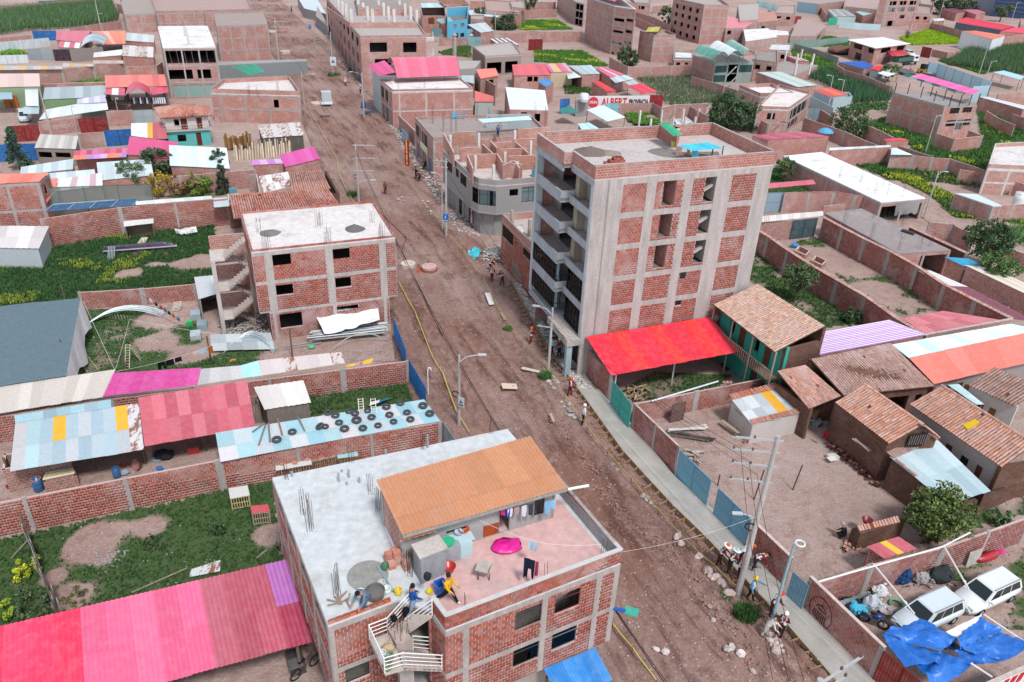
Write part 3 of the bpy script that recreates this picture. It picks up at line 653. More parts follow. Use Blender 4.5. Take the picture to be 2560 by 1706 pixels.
b=MB();b.prism([F_(p)for p in(P(24,480,1500,5.),P(24,650,1480,5.),P(24,640,1400,5.),P(24,500,1420,5.))],2.,ZL-.2);b.bd('stair_pier','cn',house,'8f8782')
rebar(house,P(24,440,1020,ZL+.3),6,.9,.5);rebar(house,P(24,560,960,ZL+.3),6,.8,.3)
# blue sheet awning over the street door
aw=[P(25,0,1190,2.9),P(25,885,830,2.9),P(25,1190,1390,2.35),P(25,300,1800,2.35)]
sD('sheet_awning','bright blue corrugated awning at the foot of the white-terrace house',aw,0,6,1,('2f7fc4','2b78bb','3585c8'),cat='awning',po=True,wave=.13)
# -------- tall unfinished block
ZT=17.7
T0,T1,T2,T3=(F_(P(20,385,328,18.8)),F_(P(20,1540,237,18.8)),F_(P(20,1135,50,18.8)),F_(P(20,60,110,18.8)))
tw=(T3-T0).normalized();tn=V((-tw.y,tw.x,0))
core=[T0,T1,T2,T3-tn*1.2,T0-tn*1.1+tw*.02];core=[T0-tn*1.15,T1,T2,T3-tn*1.15]
f_=[4.,6.7,9.4,12.2,14.9]
tall=blk('apartment_block','tall unfinished concrete and brick apartment block with glazed street bays','building',[T0,T1,T2,T3],ZT,fl=f_,near=True,par=1.05,roof='sr',rcol='b9b1ad',conc='98918d',cO='93483a',bh=.5,skip=(3,),cols={0:[((20,340,500),(20,553,530)),((20,703,530),(20,765,520)),((20,942,500),(20,1000,490)),((20,1148,480),(20,1250,460)),((20,1402,450),(20,1522,430))],1:4,2:5},op={0:[('o',20,825,415,885,575),('o',20,800,628,860,778),('o',20,770,828,825,975),('o',20,1095,395,1140,550),('o',20,1060,600,1110,752),('o',20,1028,800,1078,942),('g6a7a80',20,930,1000,962,1048),('g6a7a80',20,897,1185,932,1215)]})
# light wells behind the open slots, stair flights in the second one
for(x0,y0,x1,y1)in((825,415,885,575),(800,628,860,778),(770,828,825,975)):
 (ua,za),(ub,zb)=onw(T0,T1,20,x0,y0),onw(T0,T1,20,x1,y1);t=(T1-T0);L=t.length;t/=L;n=V((t.y,-t.x,0));b=MB()
 o=F_(T0+t*(ua*L),zb-.1)-n*.15;b.q(o,o-n*1.6,o-n*1.6+Z*(za-zb+.2),o+Z*(za-zb+.2));o2=o-n*1.1;b.ob(o2,t*((ub-ua)*L*.75),-n*.12,Z*(za-zb)*.72);o3=o+t*((ub-ua)*L);b.q(o3,o3-n*1.6,o3-n*1.6+Z*(za-zb+.2),o3+Z*(za-zb+.2));b.bd('light_well','brick',tall,'93483a')
for(x0,y0,x1,y1)in((1095,395,1140,550),(1060,600,1110,752),(1028,800,1078,942)):
 (ua,za),(ub,zb)=onw(T0,T1,20,x0,y0),onw(T0,T1,20,x1,y1);t=(T1-T0);L=t.length;t/=L;n=V((t.y,-t.x,0))
 o=F_(T0+t*(ua*L+.1),zb+.9)-n*.3;b=MB();d=t*((ub-ua)*L*.85);b.q(o,o+d+Z*.5,o+d+Z*.5-n*1.2,o-n*1.2);b.q(o-Z*.18,o+d+Z*.32,o+d+Z*.5,o);b.bd('stair_slab','cn',tall,'a39a95')
 b=MB();o=F_(T0+t*(ub*L),zb)-n*.15;b.q(o,o-n*2.2,o-n*2.2+Z*(za-zb),o+Z*(za-zb));b.bd('shaft_wall','cn',tall,'9a9490')
 # street side: set-back wall, slabs, balconies, glazed bays
c0,c3=T0-tn*1.2,T3-tn*1.2;Lw=(T3-T0).length;S1=.42
wF(tall,c0,c3,0,ZT,tn,[(.6,2.2,z+.1,z+2.3)for z in f_[2:]]+[(5.2,8.9,z+.1,z+2.3)for z in f_[2:]]+[(.4,3.6,.1,3.2)],'cn','7f7a77')
def strip(a,c,out0,out1,z0,z1,mat='cn',col='8f9498',name='balcony_wall',th=.14):
 o=T0+tw*a+tn*out1;b=MB();b.ob(F_(o,z0),tw*(c-a),-tn*(out1-out0),Z*(z1-z0));return b.bd(name,mat,tall,col)
a1=Lw*S1
for z in f_[1:]+[ZT]:
 strip(0,a1,-1.2,.0,z-.22,z+.012,name='balcony_slab',col='9a8f8a');strip(a1+.05,Lw,-1.2,.75,z-.22,z+.012,name='balcony_slab',col='9a8f8a')
for z in f_[1:]:
 strip(0,a1,-.13,0.012,z-.35,z+.32 if z>9 else z+.3);strip(a1+.05,Lw,.62,.762,z-.35,z+.62);o=T0+tw*(a1+.05)+tn*.62;b=MB();b.ob(F_(o,z-.35),tw*.14,-tn*1.7,Z*.97);b.bd('balcony_wall','cn',tall,'969a9c')
strip(a1+.05,Lw,.62,.762,ZT-.5,ZT+.0);strip(0,a1,-.13,.012,ZT-.5,ZT)
strip(a1+.05,Lw,.62,.75,ZT+.12,ZT+1.1,'brick','93483a','parapet');strip(0,a1,-.13,.0,ZT+.12,ZT+1.1,'brick','93483a','parapet');strip(a1-.1,a1+.05,-.2,.75,ZT+.12,ZT+1.1,'brick','93483a','parapet')
strip(a1+.05,Lw,.58,.79,ZT+1.105,ZT+1.16,name='coping',col=CONL);strip(0,a1,-.17,.04,ZT+1.105,ZT+1.16,name='coping',col=CONL)
strip(0,.42,-.9,.03,4.,ZT-.5,col='a2a8ab',name='corner_pier');strip(Lw-.45,Lw,.1,.77,3.9,ZT-.5,col='a2a8ab',name='corner_pier');strip(a1-.7,a1+.05,-1.2,-.5,0,ZT-.2,col='857a6c',name='rough_pier')
strip(-.05,a1+.1,-.3,1.2,3.3,3.95,col='9b938c',name='porch_beam');strip(a1+.05,Lw,.6,.763,3.5,4.05);strip(0.1,.5,.6,1.1,0,3.3,col='8b9aa0',name='porch_column')
strip(a1+.05,Lw,-1.2,.75,3.8,4.012,name='balcony_slab')
for(a,c,out,z0,z1)in((.42,a1-.75,-.05,4.05,6.35),(.42,a1-.75,-.05,6.95,9.05),(a1+.1,Lw-.46,.68,4.65,6.35),(a1+.1,Lw-.46,.68,7.35,9.05)):
 o=T0+tw*c+tn*out;f=MB();nn=max(2,round((c-a)/.7));h=Z*(z1-z0)
 for k in rN(nn+1):f.bar(F_(o-tw*(c-a)*k/nn,z0),F_(o-tw*(c-a)*k/nn,z1),.06,.06,tn)
 for q in(0,.3,.72,1):f.bar(F_(o,z0)+h*q,F_(o-tw*(c-a),z0)+h*q,.05,.05)
 fr=f.bd('bay_window','pn',tall,'26282a');g=MB();g.ob(F_(o,z0)-tn*.02,-tw*(c-a),-tn*.012,h);g.bd('pane','pane',fr)
 cu=MB();m=30;ps=[F_(o-tw*((c-a)*i/m),z0)-tn*(.3+.05*math.sin(i*2.3))for i in rN(m+1)]
 for i in rN(m):
  if(i//3)%3!=1:cu.q(ps[i],ps[i+1],ps[i+1]+h,ps[i]+h)
 cu.bd('curtain','fb',fr,'a9b6ba')
for z0,z1 in((4.65,6.35),(7.35,9.05)):
 o=T0+tw*(a1+.1)+tn*.68;f=MB()
 for k in(0,.5,1):f.bar(F_(o-tn*1.1*k,z0),F_(o-tn*1.1*k,z1),.06,.06,tw)
 for q in(0,.3,1):f.bar(F_(o,z0+(z1-z0)*q),F_(o-tn*1.1,z0+(z1-z0)*q),.05,.05)
 fr=f.bd('bay_window','pn',tall,'26282a');g=MB();g.ob(F_(o,z0),-tn*1.1,tw*.012,Z*(z1-z0));g.bd('pane','pane',fr)
strip(a1+.4,Lw-.6,-1.05,-.98,.05,3.3,'mt','6c7a74','roller_shutter');strip(1.9,3.,-1.0,-.94,.05,2.6,'pn','2e3234','door')
# things on its roof
zr=ZT+.13
b=MB();h=[P(2,1330,1310,zr),P(2,1430,1320,zr),P(2,1530,1240,zr),P(2,1340,1180,zr)];b.prism([F_(p)for p in(P(2,1430,1315,zr),P(2,1520,1300,zr),P(2,1505,1245,zr+1),P(2,1330,1150,18.8))][::1],zr,zr+1.3);b.bd('stair_head','brick',tall,'93483a')
Sh(tall,P(2,1337,1125,19.6),P(2,1425,1118,19.6),P(2,1560,1225,19.2),P(2,1470,1242,19.2),2,1,('2f9a6e','34a374'),name='green_sheet')
b=MB();b.bar(P(2,1430,1200,18.8),P(2,1440,1035,20.6),.08);b.bd('mast','mt',tall,'a9adb0')
sh=Th('tarp_shelter','low brick shelter under turquoise tarpaulin on the tall block roof','shelter',P(2,1700,1400,zr))
Sh(sh,P(2,1500,1330,19.0),P(2,1790,1300,19.0),P(2,1940,1355,18.75),P(2,1660,1375,18.75),4,1,('3ab0c4','41b6cc','36a9bc'),wave=.6,mat='tarp',name='tarp')
b=MB();b.prism([F_(p)for p in(P(2,1520,1430,zr),P(2,1900,1425,zr),P(2,1880,1385,zr),P(2,1510,1390,zr))],zr,zr+.02);b.bd('shelter_floor','cn',sh,'6a6460')
b=MB();b.bar(P(2,1515,1420,zr),P(2,1515,1420,zr)+Z*.9,.14,.5);b.bar(P(2,1610,1435,zr),P(2,1600,1410,zr)+Z*.6,.14,.6);b.bd('shelter_wall','brick',sh,BR);posts(sh,[P(2,1912,1430,zr),P(2,1820,1432,zr)],18.75,.06,base=zr)
b=MB()
for i in rN(7):p0=P(2,1640+i*8,1375,18.7);b.q(p0,P(2,1648+i*8,1375,18.7),P(2,1655+i*8,1440,18.05)+V((0,.1*(i%2),0)),P(2,1645+i*8,1440,18.05))
b.bd('tarp_flap','tarp',sh,'38acc6')
for k,(x,y,r,hh,c)in eN(((720,1390,1.6,.5,'6f655f'),(900,1400,1.1,.25,'7d726c'),(1400,1390,1.5,.16,'78736f'))):
 p=P(2,x,y,zr);b=MB()
 for i in rN(5):rr=r*(1-i/4.2);b.v+=[p+V((math.cos(a*.5236)*rr*U(.85,1.1),math.sin(a*.5236)*rr*U(.85,1.1),hh*i/4))for a in rN(12)]
 for i in rN(4):b.f+=[(i*12+a,i*12+(a+1)%12,i*12+12+(a+1)%12,i*12+12+a)for a in rN(12)]
 b.m=[0]*len(b.f);tag(b.bd('sand_heap' if k<2 else 'gravel_heap','stone',None,c,True),('wide grey sand heap on the tall block roof','low spread of sand beside the bigger heap on the tall block roof','flat pile of grey gravel by the turquoise shelter')[k],'heap')
bp=Th('brick_stack','long stack of red bricks inside the tall block parapet','bricks',P(2,930,1490,zr))
for i in rN(9):
 for j in rN(3 if 3<i<8 else 2 if i>1 else 1):b=MB();b.box(P(2,860+i*18,1497,zr)+Z*(.2*j),.3,.5,.19,.4+U(-.1,.1));b.bd('brick','bp',bp,'a4533f')
b=MB();b.lathe(P(2,1465,1340,zr),[(.18,0),(.2,.5),(.16,.5),(.15,.1)],10);tag(b.bd('bucket','gs',None,'c9b44a'),'yellow bucket on the tall block roof','bucket')
# -------- three-storey block across the street
ZQ=8.9
L0,L1,L2,L3=(F_(P(21,465,590,ZQ)),F_(P(21,1870,445,ZQ)),F_(P(21,1655,105,ZQ)),F_(P(21,360,215,ZQ)))
blkL=blk('concrete_frame_house','three-storey brick block with pale slab roof and open zigzag concrete stair','building',[L0,L1,L2,L3],ZQ-.12,fl=[6.],base=3.05,near=True,conc='9c9591',cO='984637',rcol='cfc9c6',cols={0:[((21,585,640),(21,665,640)),((21,1187,600),(21,1260,600)),((21,1712,540),(21,1782,540))],1:4},bh=.34,op={0:[('o',21,665,622,858,712),('o',21,1255,565,1432,648),('o',21,700,915,880,997),('o',21,1283,848,1445,925)],1:[('g',.15,.3,6.9,8.3),('g',.5,.7,6.9,8.3),('g',.5,.7,4.,5.4)]})
lt=(L1-L0).normalized();ln_=V((-lt.y,lt.x,0));LL=(L1-L0).length
gl=[L0+lt*LL*.068+ln_*.02,L0+lt*LL*.935+ln_*.02,L2-lt*.8,L3+lt*.8]
blk('','','',gl,3.05,near=True,rt0=blkL,cO='8a4b40',roof=None,conc='9c9591',cols={0:[.035,.53,.965]},op={0:[('o',21,735,1195,970,1310),('o',21,1300,1130,1515,1150)]})
sheetpoly('ceiling_slab',[L0,L1,L2,L3],3.06,'cn',blkL,'98918d',.18)
for(a,c)in((L0,L1),(L1,L2),(L2,L3),(L3,L0)):
 t=(c-a);L=t.length;t/=L;n=V((t.y,-t.x,0));x=0
 while x<L-.2:b=MB();b.ob(F_(a,ZQ+.006)+t*x+n*.01,t*min(.34,L-x-.01),-n*.14,Z*.16);b.bd('edge_brick','bp',blkL,'9c4a3a');x+=.36
for x,y,k,hh in((610,575,9,1.5),(1210,515,9,1.5),(1735,460,9,1.4),(545,400,5,1.5),(1125,345,9,1.5),(1655,300,5,1.4),(500,190,5,1.4),(1040,140,6,1.4),(1545,115,7,1.4)):rebar(blkL,P(21,x,y,ZQ),k,hh,.4)
# zigzag stair on its side
z0=0;sx=L3+(L0-L3)*.42;pil=P(4,2040,1310,0)
so_=-lt
base=Lp(L0,L3,.38);wdt=ln_*1.25
for k in rN(3):
 z0,z1,zm=(.2,3.05,6.)[k],(3.05,6.,8.9)[k],(1.6,4.5,7.45)[k]
 flight(blkL,F_(base+so_*.25+ln_*.1,z0),F_(base+so_*2.2+ln_*.1,zm),wdt,7);flight(blkL,F_(base+so_*.25-ln_*1.2,z1),F_(base+so_*2.2-ln_*1.2,zm),wdt,7)
 b=MB();b.ob(F_(base+so_*2.2-ln_*1.25,zm-.18),so_*1.2,ln_*2.7,Z*.18);b.bd('stair_landing','cn',blkL,'aaa39e')
 b=MB();b.ob(F_(base+so_*3.3+ln_*1.3,zm-1.4),-so_*3.1,ln_*.13,Z*2.7);b.bd('stair_wall','brick',blkL,'84483c')
b=MB();b.ob(F_(base+so_*3.05-ln_*1.3,0),so_*.35,ln_*.35,Z*7.3);b.bd('stair_pillar','cn',blkL,'a29b96')
for k,(x,y,r,hh,c)in eN(((1475,365,.95,.5,'5d5a59'),(650,405,1.0,.22,'6b6765'))):
 p=P(21,x,y,ZQ);b=MB()
 for i in rN(5):rr=r*(1-i/4.2);b.v+=[p+V((math.cos(a*.5236)*rr*U(.85,1.1),math.sin(a*.5236)*rr*U(.85,1.1),hh*i/4))for a in rN(12)]
 for i in rN(4):b.f+=[(i*12+a,i*12+(a+1)%12,i*12+12+(a+1)%12,i*12+12+a)for a in rN(12)]
 b.m=[0]*len(b.f);tag(b.bd('sand_heap','stone',None,c,True),('round dark sand heap on the three-storey block roof','flat grey sand heap on the three-storey block roof near its rebar')[k],'heap')
 # -------- small things used all over
def gate(lB,a,c,h,cO,name='sheet_gate',cat='gate',n=2,base=0.,rib=.16,wicket=False,group=None,frame=None):
 a,c=F_(a,base),F_(c,base);t=c-a;L=t.length;t/=L;nn=V((t.y,-t.x,0));rt0=Th(name,lB,cat,a,group)
 for i in rN(n):
  b=MB();l=L/n-.06;m=max(6,min(60,int(l/rib)*2));o=a+t*(L/n*i+.03)
  for k in rN(m+1):p=o+t*(l*k/m)+nn*(.02 if k%2 else-.02);b.v+=[p+Z*.06,p+Z*(h-.03)]
  b.f=[(2*k,2*k+2,2*k+3,2*k+1)for k in rN(m)];b.m=[0]*m;b.bd('leaf','sheet',rt0,cO)
  b=MB()
  for u,v in((o,o+t*l),(o+Z*(h-.08),o+t*l+Z*(h-.08)),(o+Z*h*.5,o+t*l+Z*h*.5)):b.bar(u+Z*.06,v+Z*.06,.05,.05)
  b.bar(o,o+Z*h,.05);b.bar(o+t*l,o+t*l+Z*h,.05);b.bd('gate_frame','mt',rt0,frame or cO)
 b=MB();b.box(a+t*L*.5-nn*.05+Z*h*.45,.12,.08,.16);b.bd('lock','mt',rt0,'b0b0b0');return rt0
def one(b,name,mat,lB,cat,cO=None,group=None,sm_=False):return tag(b.bd(name,mat,None,cO,sm_),lB,cat,group)
def drum(lB,p,cO,r=.3,h=.9,rim=None,name='drum',open_=True):
 rt0=Th(name,lB,'barrel' if name=='drum' else name,p);b=MB()
 b.lathe(p,[(r*.92,0),(r,h*.1),(r*.97,h*.33),(r*1.02,h*.36),(r*.97,h*.4),(r,h*.66),(r*.9,h)]+([(r*.82,h),(r*.8,h*.55)]if open_ else[]),14);b.bd('body','gs',rt0,cO,True)
 b=MB();b.torus(p+Z*h,r*.9,.035,Z,14,5);b.bd('rim','gs',rt0,rim or cO,True);return rt0
def tub(lB,p,cO,r=.4,h=.25,name='tub',tilt=None):
 b=MB();ax=None
 if tilt:q=tilt.normalized();s=q.orthogonal().normalized();ax=(s,q.cross(s),q)
 b.lathe(p,[(r*.7,0),(r,h),(r*1.06,h),(r*1.0,h*.97),(r*.66,h*.12)],14,True,ax);return one(b,name,'gs',lB,'tub',cO,None,True)
def ladder(lB,a,c,w=.4,cO='8a7c6a',n=10,mat='wood'):
 rt0=Th('ladder',lB,'ladder',a);d=(c-a);s=d.cross(Z);s=(s if s.length>.05 else V((1,0,0))).normalized()*w/2
 for k in(-1,1):b=MB();b.bar(a+s*k,c+s*k,.05,.05);b.bd('rail',mat,rt0,cO)
 for i in rN(n):b=MB();p=a+d*((i+.7)/n);b.bar(p-s,p+s,.035,.035);b.bd('rung',mat,rt0,cO)
def crate(lB,q,h,top,cO='b8ac7c',name='crate',n=7,legs=.12):
 """slatted crate with a sheet lid; q = four ground corners"""
 rt0=Th(name,lB,'crate',q[0])
 for i in rN(4):
  a,c=q[i],q[(i+1)%4]
  b=MB();b.bar(a,a+Z*h,.07);b.bd('corner_post','wood',rt0,cO)
  for k in rN(1,n):b=MB();p=Lp(a,c,k/n);b.bar(p+Z*legs,p+Z*h,.05,.02,(c-a).cross(Z));b.bd('slat','wood',rt0,cO)
  for z in(legs,h*.55,h-.03):b=MB();b.bar(a+Z*z,c+Z*z,.05,.03);b.bd('rail','wood',rt0,cO)
 ctr=sum(q,V())/4;t=[p+(p-ctr)*.1+Z*(h+.03)for p in q];Sh(rt0,t[0],t[1],t[2],t[3],1,1,(top,),wave=.12,name='lid');return rt0
def box_thing(name,lB,cat,p,sx,sy,sz,rz,mat,cO,strap=None):
 rt0=Th(name,lB,cat,p);b=MB();b.box(p,sx,sy,sz,rz);b.bd('body',mat,rt0,cO)
 b=MB();b.box(p+Z*sz,sx*1.04,sy*1.04,.03,rz);b.bd('lid',mat,rt0,strap or cO);return rt0
def lump(p,rx,ry,rz,seed=0,n=9,m=6,ang=0.):
 b=MB();ca,sa=math.cos(ang),math.sin(ang)
 for i in rN(m+1):
  ph=math.pi*i/m
  for k in rN(n):
   th=6.2832*k/n;d=V((math.sin(ph)*math.cos(th),math.sin(ph)*math.sin(th),math.cos(ph)));f=1+.28*mnoise.noise(d*1.7+V((seed*3.1,seed*1.7,0)))+.12*mnoise.noise(d*4+V((seed,0,seed)))
   x,y=d.x*rx*f,d.y*ry*f;b.v.append(p+V((x*ca-y*sa,x*sa+y*ca,(d.z*.5+.5)*rz*2*max(.6,f)-.1*rz)))
 for i in rN(m):
  for k in rN(n):b.f.append((i*n+k,(i+1)*n+k,(i+1)*n+(k+1)%n,i*n+(k+1)%n));b.m.append(0)
 return b
STN=[]
def stone_mesh(k):
 while len(STN)<8:
  s=len(STN);b=lump(V((0,0,0)),.5,.5*U(.6,.95),.5*U(.5,.8),s+20,6,4);me=bpy.data.meshes.new('stone');me.from_pydata([tuple(p)for p in b.v],[],b.f);me.materials.append(MAT['stone']);STN.append(me)
 return STN[k%8]
def stones(lB,pts,size,cO='b3aca8',group=None,name='stone',cat='stone'):
 for p in pts:
  o=add(name,stone_mesh(R.randrange(8)),None,cO);s=size*U(.6,1.35);o.location=p;o.scale=(s*U(.8,1.3),s,s*U(.7,1.));o.rotation_euler=(U(-.2,.2),U(-.2,.2),U(0,6.3));tag(o,lB,cat,group)
def sM(name,lB,cat,pts,size,cO,mat='stone',kind='stuff',flatk=.6):
 """many small broken pieces as one mass"""
 vs,fs=[],[];b=lump(V((0,0,0)),.5,.45,.35,3,5,3);bv=np.array([tuple(p)for p in b.v]);bf=np.array(b.f);n=len(bv);A=[]
 for i,p in eN(pts):
  s=size*U(.45,1.5);a=U(0,6.3);c,d=math.cos(a),math.sin(a);v=bv*np.array([s*U(.7,1.4),s,s*flatk*U(.6,1.2)])*(1+NR.uniform(-.2,.2,(n,1)))
  A.append(np.stack([v[:,0]*c-v[:,1]*d+p.x,v[:,0]*d+v[:,1]*c+p.y,v[:,2]+p.z],1))
 k=len(A);o=npmesh(name,np.concatenate(A),(np.arange(k)[:,None,None]*n+bf).reshape(-1,4),mat,None,cO);o['kind']=kind;tag(o,lB,cat);return o
def cloth(lB,a,c,drop,cO,name='laundry',n=6,cat='clothes',sway=.05,mat='fb',split=0.,group=None,parent=None,taper=0.):
 """something hung along a line a-c"""
 b=MB();d=(c-a);s=F_(d).cross(Z).normalized()
 for j in rN(5):
  for i in rN(n+1):
   u=i/n;k=j/4;x=.5+(u-.5)*(1-taper*k);gap=split*k*.12*(1 if u>.5 else-1)if split else 0
   b.v.append(a+d*(x+gap)-Z*(drop*k*(1-.08*math.sin(u*3.1)))+s*(sway*math.sin(i*1.9+j*.6)*(.3+k)))
 for j in rN(4):
  for i in rN(n):
   if split and j>=2 and i==n//2:continue
   b.f.append((j*(n+1)+i,j*(n+1)+i+1,(j+1)*(n+1)+i+1,(j+1)*(n+1)+i));b.m.append(0)
 o=b.bd(name,mat,parent,cO,True);return tag(o,lB,cat,group)if parent is None else o
def wire(lB,pts,r=.012,sag=.4,cO='2a2626',name='cable',cat='cable',n=14,mat='pn',group=None):
 b=MB()
 for a,c in zip(pts[:-1],pts[1:]):
  b.tube([Lp(a,c,i/n)-Z*(4*sag*(i/n)*(1-i/n))for i in rN(n+1)],r,4,False)
 return one(b,name,mat,lB,cat,cO,group)
def sC(name,lB,cat,q,cO,amp=.12,n=14,m=10,mat='tarp',seed=0,fq=1.3,parent=None):
 """loose tarpaulin spanning four corners"""
 b=MB()
 for j in rN(m+1):
  for i in rN(n+1):
   p=bil(q,i/n,j/m);w=fbm(p.x,p.y,fq,seed)*amp+abs(fbm(p.x,p.y,fq*2.3,seed+4))*amp*.6;b.v.append(p+Z*w)
 for j in rN(m):
  for i in rN(n):b.f.append((j*(n+1)+i,j*(n+1)+i+1,(j+1)*(n+1)+i+1,(j+1)*(n+1)+i));b.m.append(0)
 o=b.bd(name,mat,parent,cO,True)
 return tag(o,lB,cat)if parent is None else o
def ring(p,r0,r1,h,n=20):
 b=MB();b.lathe(p,[(r0,0),(r0,h),(r1,h),(r1,0)],n,False);return b
def aW(rt0,a,c,z0,z1,n=None,ops=(),mat='adobe',col=BR):
 a,c=F_(a),F_(c);t=(c-a).normalized();nn=V((t.y,-t.x,0));nn=nn if(CAM-a).dot(nn)>0 else-nn;L=(c-a).length
 oo=[(o[1]*L,o[2]*L,o[3],o[4])for o in ops];wF(rt0,a,c,z0,z1,nn,oo,mat,col,.3)
 for o in ops:fW(rt0,a,t,nn,o[1]*L,o[2]*L,o[3],o[4],o[0])
 # -------- near plots west of the road
a,c,d=P(8,0,1490,2.5),P(8,1990,1105,2.5),P(9,1690,752,2.5)
wall('long red brick garden wall with grey posts behind the burnt grass plot',[a+(a-c)*.35,c,d],2.5,near=True,sp=5.1,cO='9a5243')
# pink roof along the bottom edge
pa,pb=P(12,0,1060,3.3),P(13,275,452,3.3);pc,pd_=P(13,512,1205,2.6),P(13,0,1368,2.6)
ux=(pb-pa).normalized();pA=pa-ux*9;L=(pb-pA).length;pD=pc-(pb-pA)
rootp=Th('long_shed','long shed under red, pink and dusty rose corrugated sheets','shed',F_((pA+pc)/2))
def pk(i,j):
 u=(i+.5)/20;x=u*L
 if x>L-.9:return 'b06bb0' if j==0 else 'a84058'
 if x>(P(12,1715,665,3.3)-pA).length:return('b85a6c','bb6272','b25565')[i%3]
 if x>(P(12,735,905,3.3)-pA).length:return('e0648a','e06a8e','d85f84')[i%3]
 return('e03a5e','d93658','e24264')[i%3]
Sh(rootp,pA,pb,pc,pD,20,2,pick=pk,wave=.2,amp=.03)
posts(rootp,[Lp(pD,pc,k)-F_(pc-pb).normalized()*.4 for k in(.3,.5,.7,.97)],2.6,.09);posts(rootp,[Lp(pA,pb,k)for k in(.3,.5,.7,.98)],3.25,.09)
wb=MB();e0,e1=Lp(pA,pD,.55),Lp(pb,pc,.55)
for k in rN(60):
 q=Lp(F_(e0),F_(e1),k/60);wb=MB();wb.ob(q,(F_(e1)-F_(e0))/60*.94,V((0,.04,0)),Z*U(2.2,2.5));wb.bd('plank','wood',rootp,('5a4f49','665a52','4c433e')[k%3])
wF(rootp,F_(pA),F_(pb),0,3.1,V((0,-1,0)),[],'adobe',BR)
# grass plot
lot('short green grass of the plot between the long brick wall and the pink shed',[P(12,-500,380),P(12,1190,15),P(9,170,1270),P(13,230,500),P(12,1500,780),P(12,0,1120),P(12,-500,1240)],1.0,[(P(12,900,230),1.8),(P(12,1380,150),1.1),(P(12,760,330),1.4),(P(12,640,780),1.),(P(12,950,430),.7),(P(13,120,220),1.1),(P(12,480,620),.7)],d=.4,dens=30,hgt=.2,wid=.03,cO='35522c')
for k,(x,y,r)in eN(((1420,290,.75),(1990,190,.5),(1910,350,.6))):
 sM('ash_heap',('black burnt ash patch with litter in the middle of the plot','small burnt ash patch nearer the crates','dark ash patch beside the loose white sheet')[k],'ash',[P(12,x,y)+V((U(-r,r),U(-r,r),.03))for _ in rN(130)],.1,'1e1b1c')
sM('litter','white scraps of litter strewn over the burnt grass plot','litter',[P(12,U(500,2250),U(60,720),.06)for _ in rN(110)],.07,'c9cccc','pn')
sM('rubble_patch','patch of broken grey stone in the grass plot','rubble',[P(12,990,440)+V((U(-.9,.9),U(-.7,.7),.02))for _ in rN(130)],.12,'9a9894')
b=MB();q=W(12,.25,'1740,540 2005,455 2000,560 1725,612');r_=Th('roof_sheet_loose','single whitish sheet lying in the grass near the pink shed','sheet',F_(q[0]));Sh(r_,*q,1,1,(('c9cbcb','rs'),),wave=.15,name='sheet')
for lab,x0,y0,x1,y1,tt in(('long bare pole lying in the grass by the pink shed',1200,750,1700,530,12),('short leaning stick propped on the old sheet fence',100,440,270,255,12),('grey plank lying against the white house wall',0,440,100,360,13)):
 b=MB();b.tube([P(tt,x0,y0,.1),P(tt,x1,y1,.25)],.05,5);one(b,'pole','wood',lab,'pole','8d8175')
fr=Th('sheet_fence','low weathered fence of rusty sheets across the grass plot','fence',P(12,190,30,0))
fa,fb=P(12,185,30,1.9),P(12,520,950,1.6)
for i in rN(9):
 p,q=Lp(fa,fb,i/9),Lp(fa,fb,(i+.97)/9);b=MB();p,q=F_(p),F_(q);nn=(q-p).cross(Z).normalized()*U(-.04,.04);b.ob(p+nn,q-p,V((.05,.01,0)),Z*U(1.4,1.9)+nn*4);b.bd('panel','rs',fr,'8e9496')
 b=MB();b.tube([p,p+Z*1.9],.05,5);b.bd('post','wood',fr,'6c635c')
crate('slatted yellow crate with white lid beside the brick wall',[P(8,2125,1555),P(8,2285,1525),P(8,2265,1440),P(8,2110,1465)],1.0,'d5d5d2')
crate('slatted pale crate with red lid near the white house',[P(12,2320,140),P(13,135,120),P(13,115,60),P(12,2310,75)],1.0,'c0545c','a79b86')
# shed loaded with tyres
q=[P(8,1965,850,2.9),P(9,1530,545,2.9),P(9,1680,742,2.58),P(8,2010,1112,2.58)]
ty=sD('tyre_roof_shed','low shed roofed with pale blue sheets weighed down by old tyres',q,0,13,2,('a3c4cb','b7c2c7','9dc3cc','c2c6c9','94bcc8','aac8cd','c9c6c8'),sides=(0,1),wave=.16)
T_=None;TYL=['tyre on the tyre-laden roof']
def roofz(q,p):
 n=(q[1]-q[0]).cross(q[3]-q[0]);return q[0].z-((p.x-q[0].x)*n.x+(p.y-q[0].y)*n.y)/n.z
def onplane(q,t,x,y):
 n=(q[1]-q[0]).cross(q[3]-q[0]);d=ray(t,x,y);return CAM+d*((q[0]-CAM).dot(n)/d.dot(n))
for x,y,s in((655,675,1),(725,700,1),(848,662,.85),(903,680,1),(1018,655,.9),(1190,622,1.05),(1317,588,.95),(1523,612,1.15),(1585,682,1.1),(1377,672,.95),(1217,694,1),(1055,716,1),(918,745,1.2),(758,765,.95),(583,808,1.05),(632,800,.85),(808,822,1.1),(975,815,1),(1113,790,.9),(1255,755,.9),(1408,735,1),(332,850,1),(190,922,1.1)):
 p=onplane(q,9,x,y);b=MB();nr=(q[1]-q[0]).cross(q[3]-q[0]).normalized();nr=nr if nr.z>0 else-nr;b.torus(V((0,0,0)),.22*s,.095*s,nr if x!=583 else(nr+V((-.5,0,0))).normalized(),18,8,.95)
 o=one(b,'tyre','rubber','worn black tyre lying on the pale blue shed roof','tyre','3f4244','tyres on the shed roof',True);o.location=p+nr*(.13*s+(.1 if x in(583,)else 0))
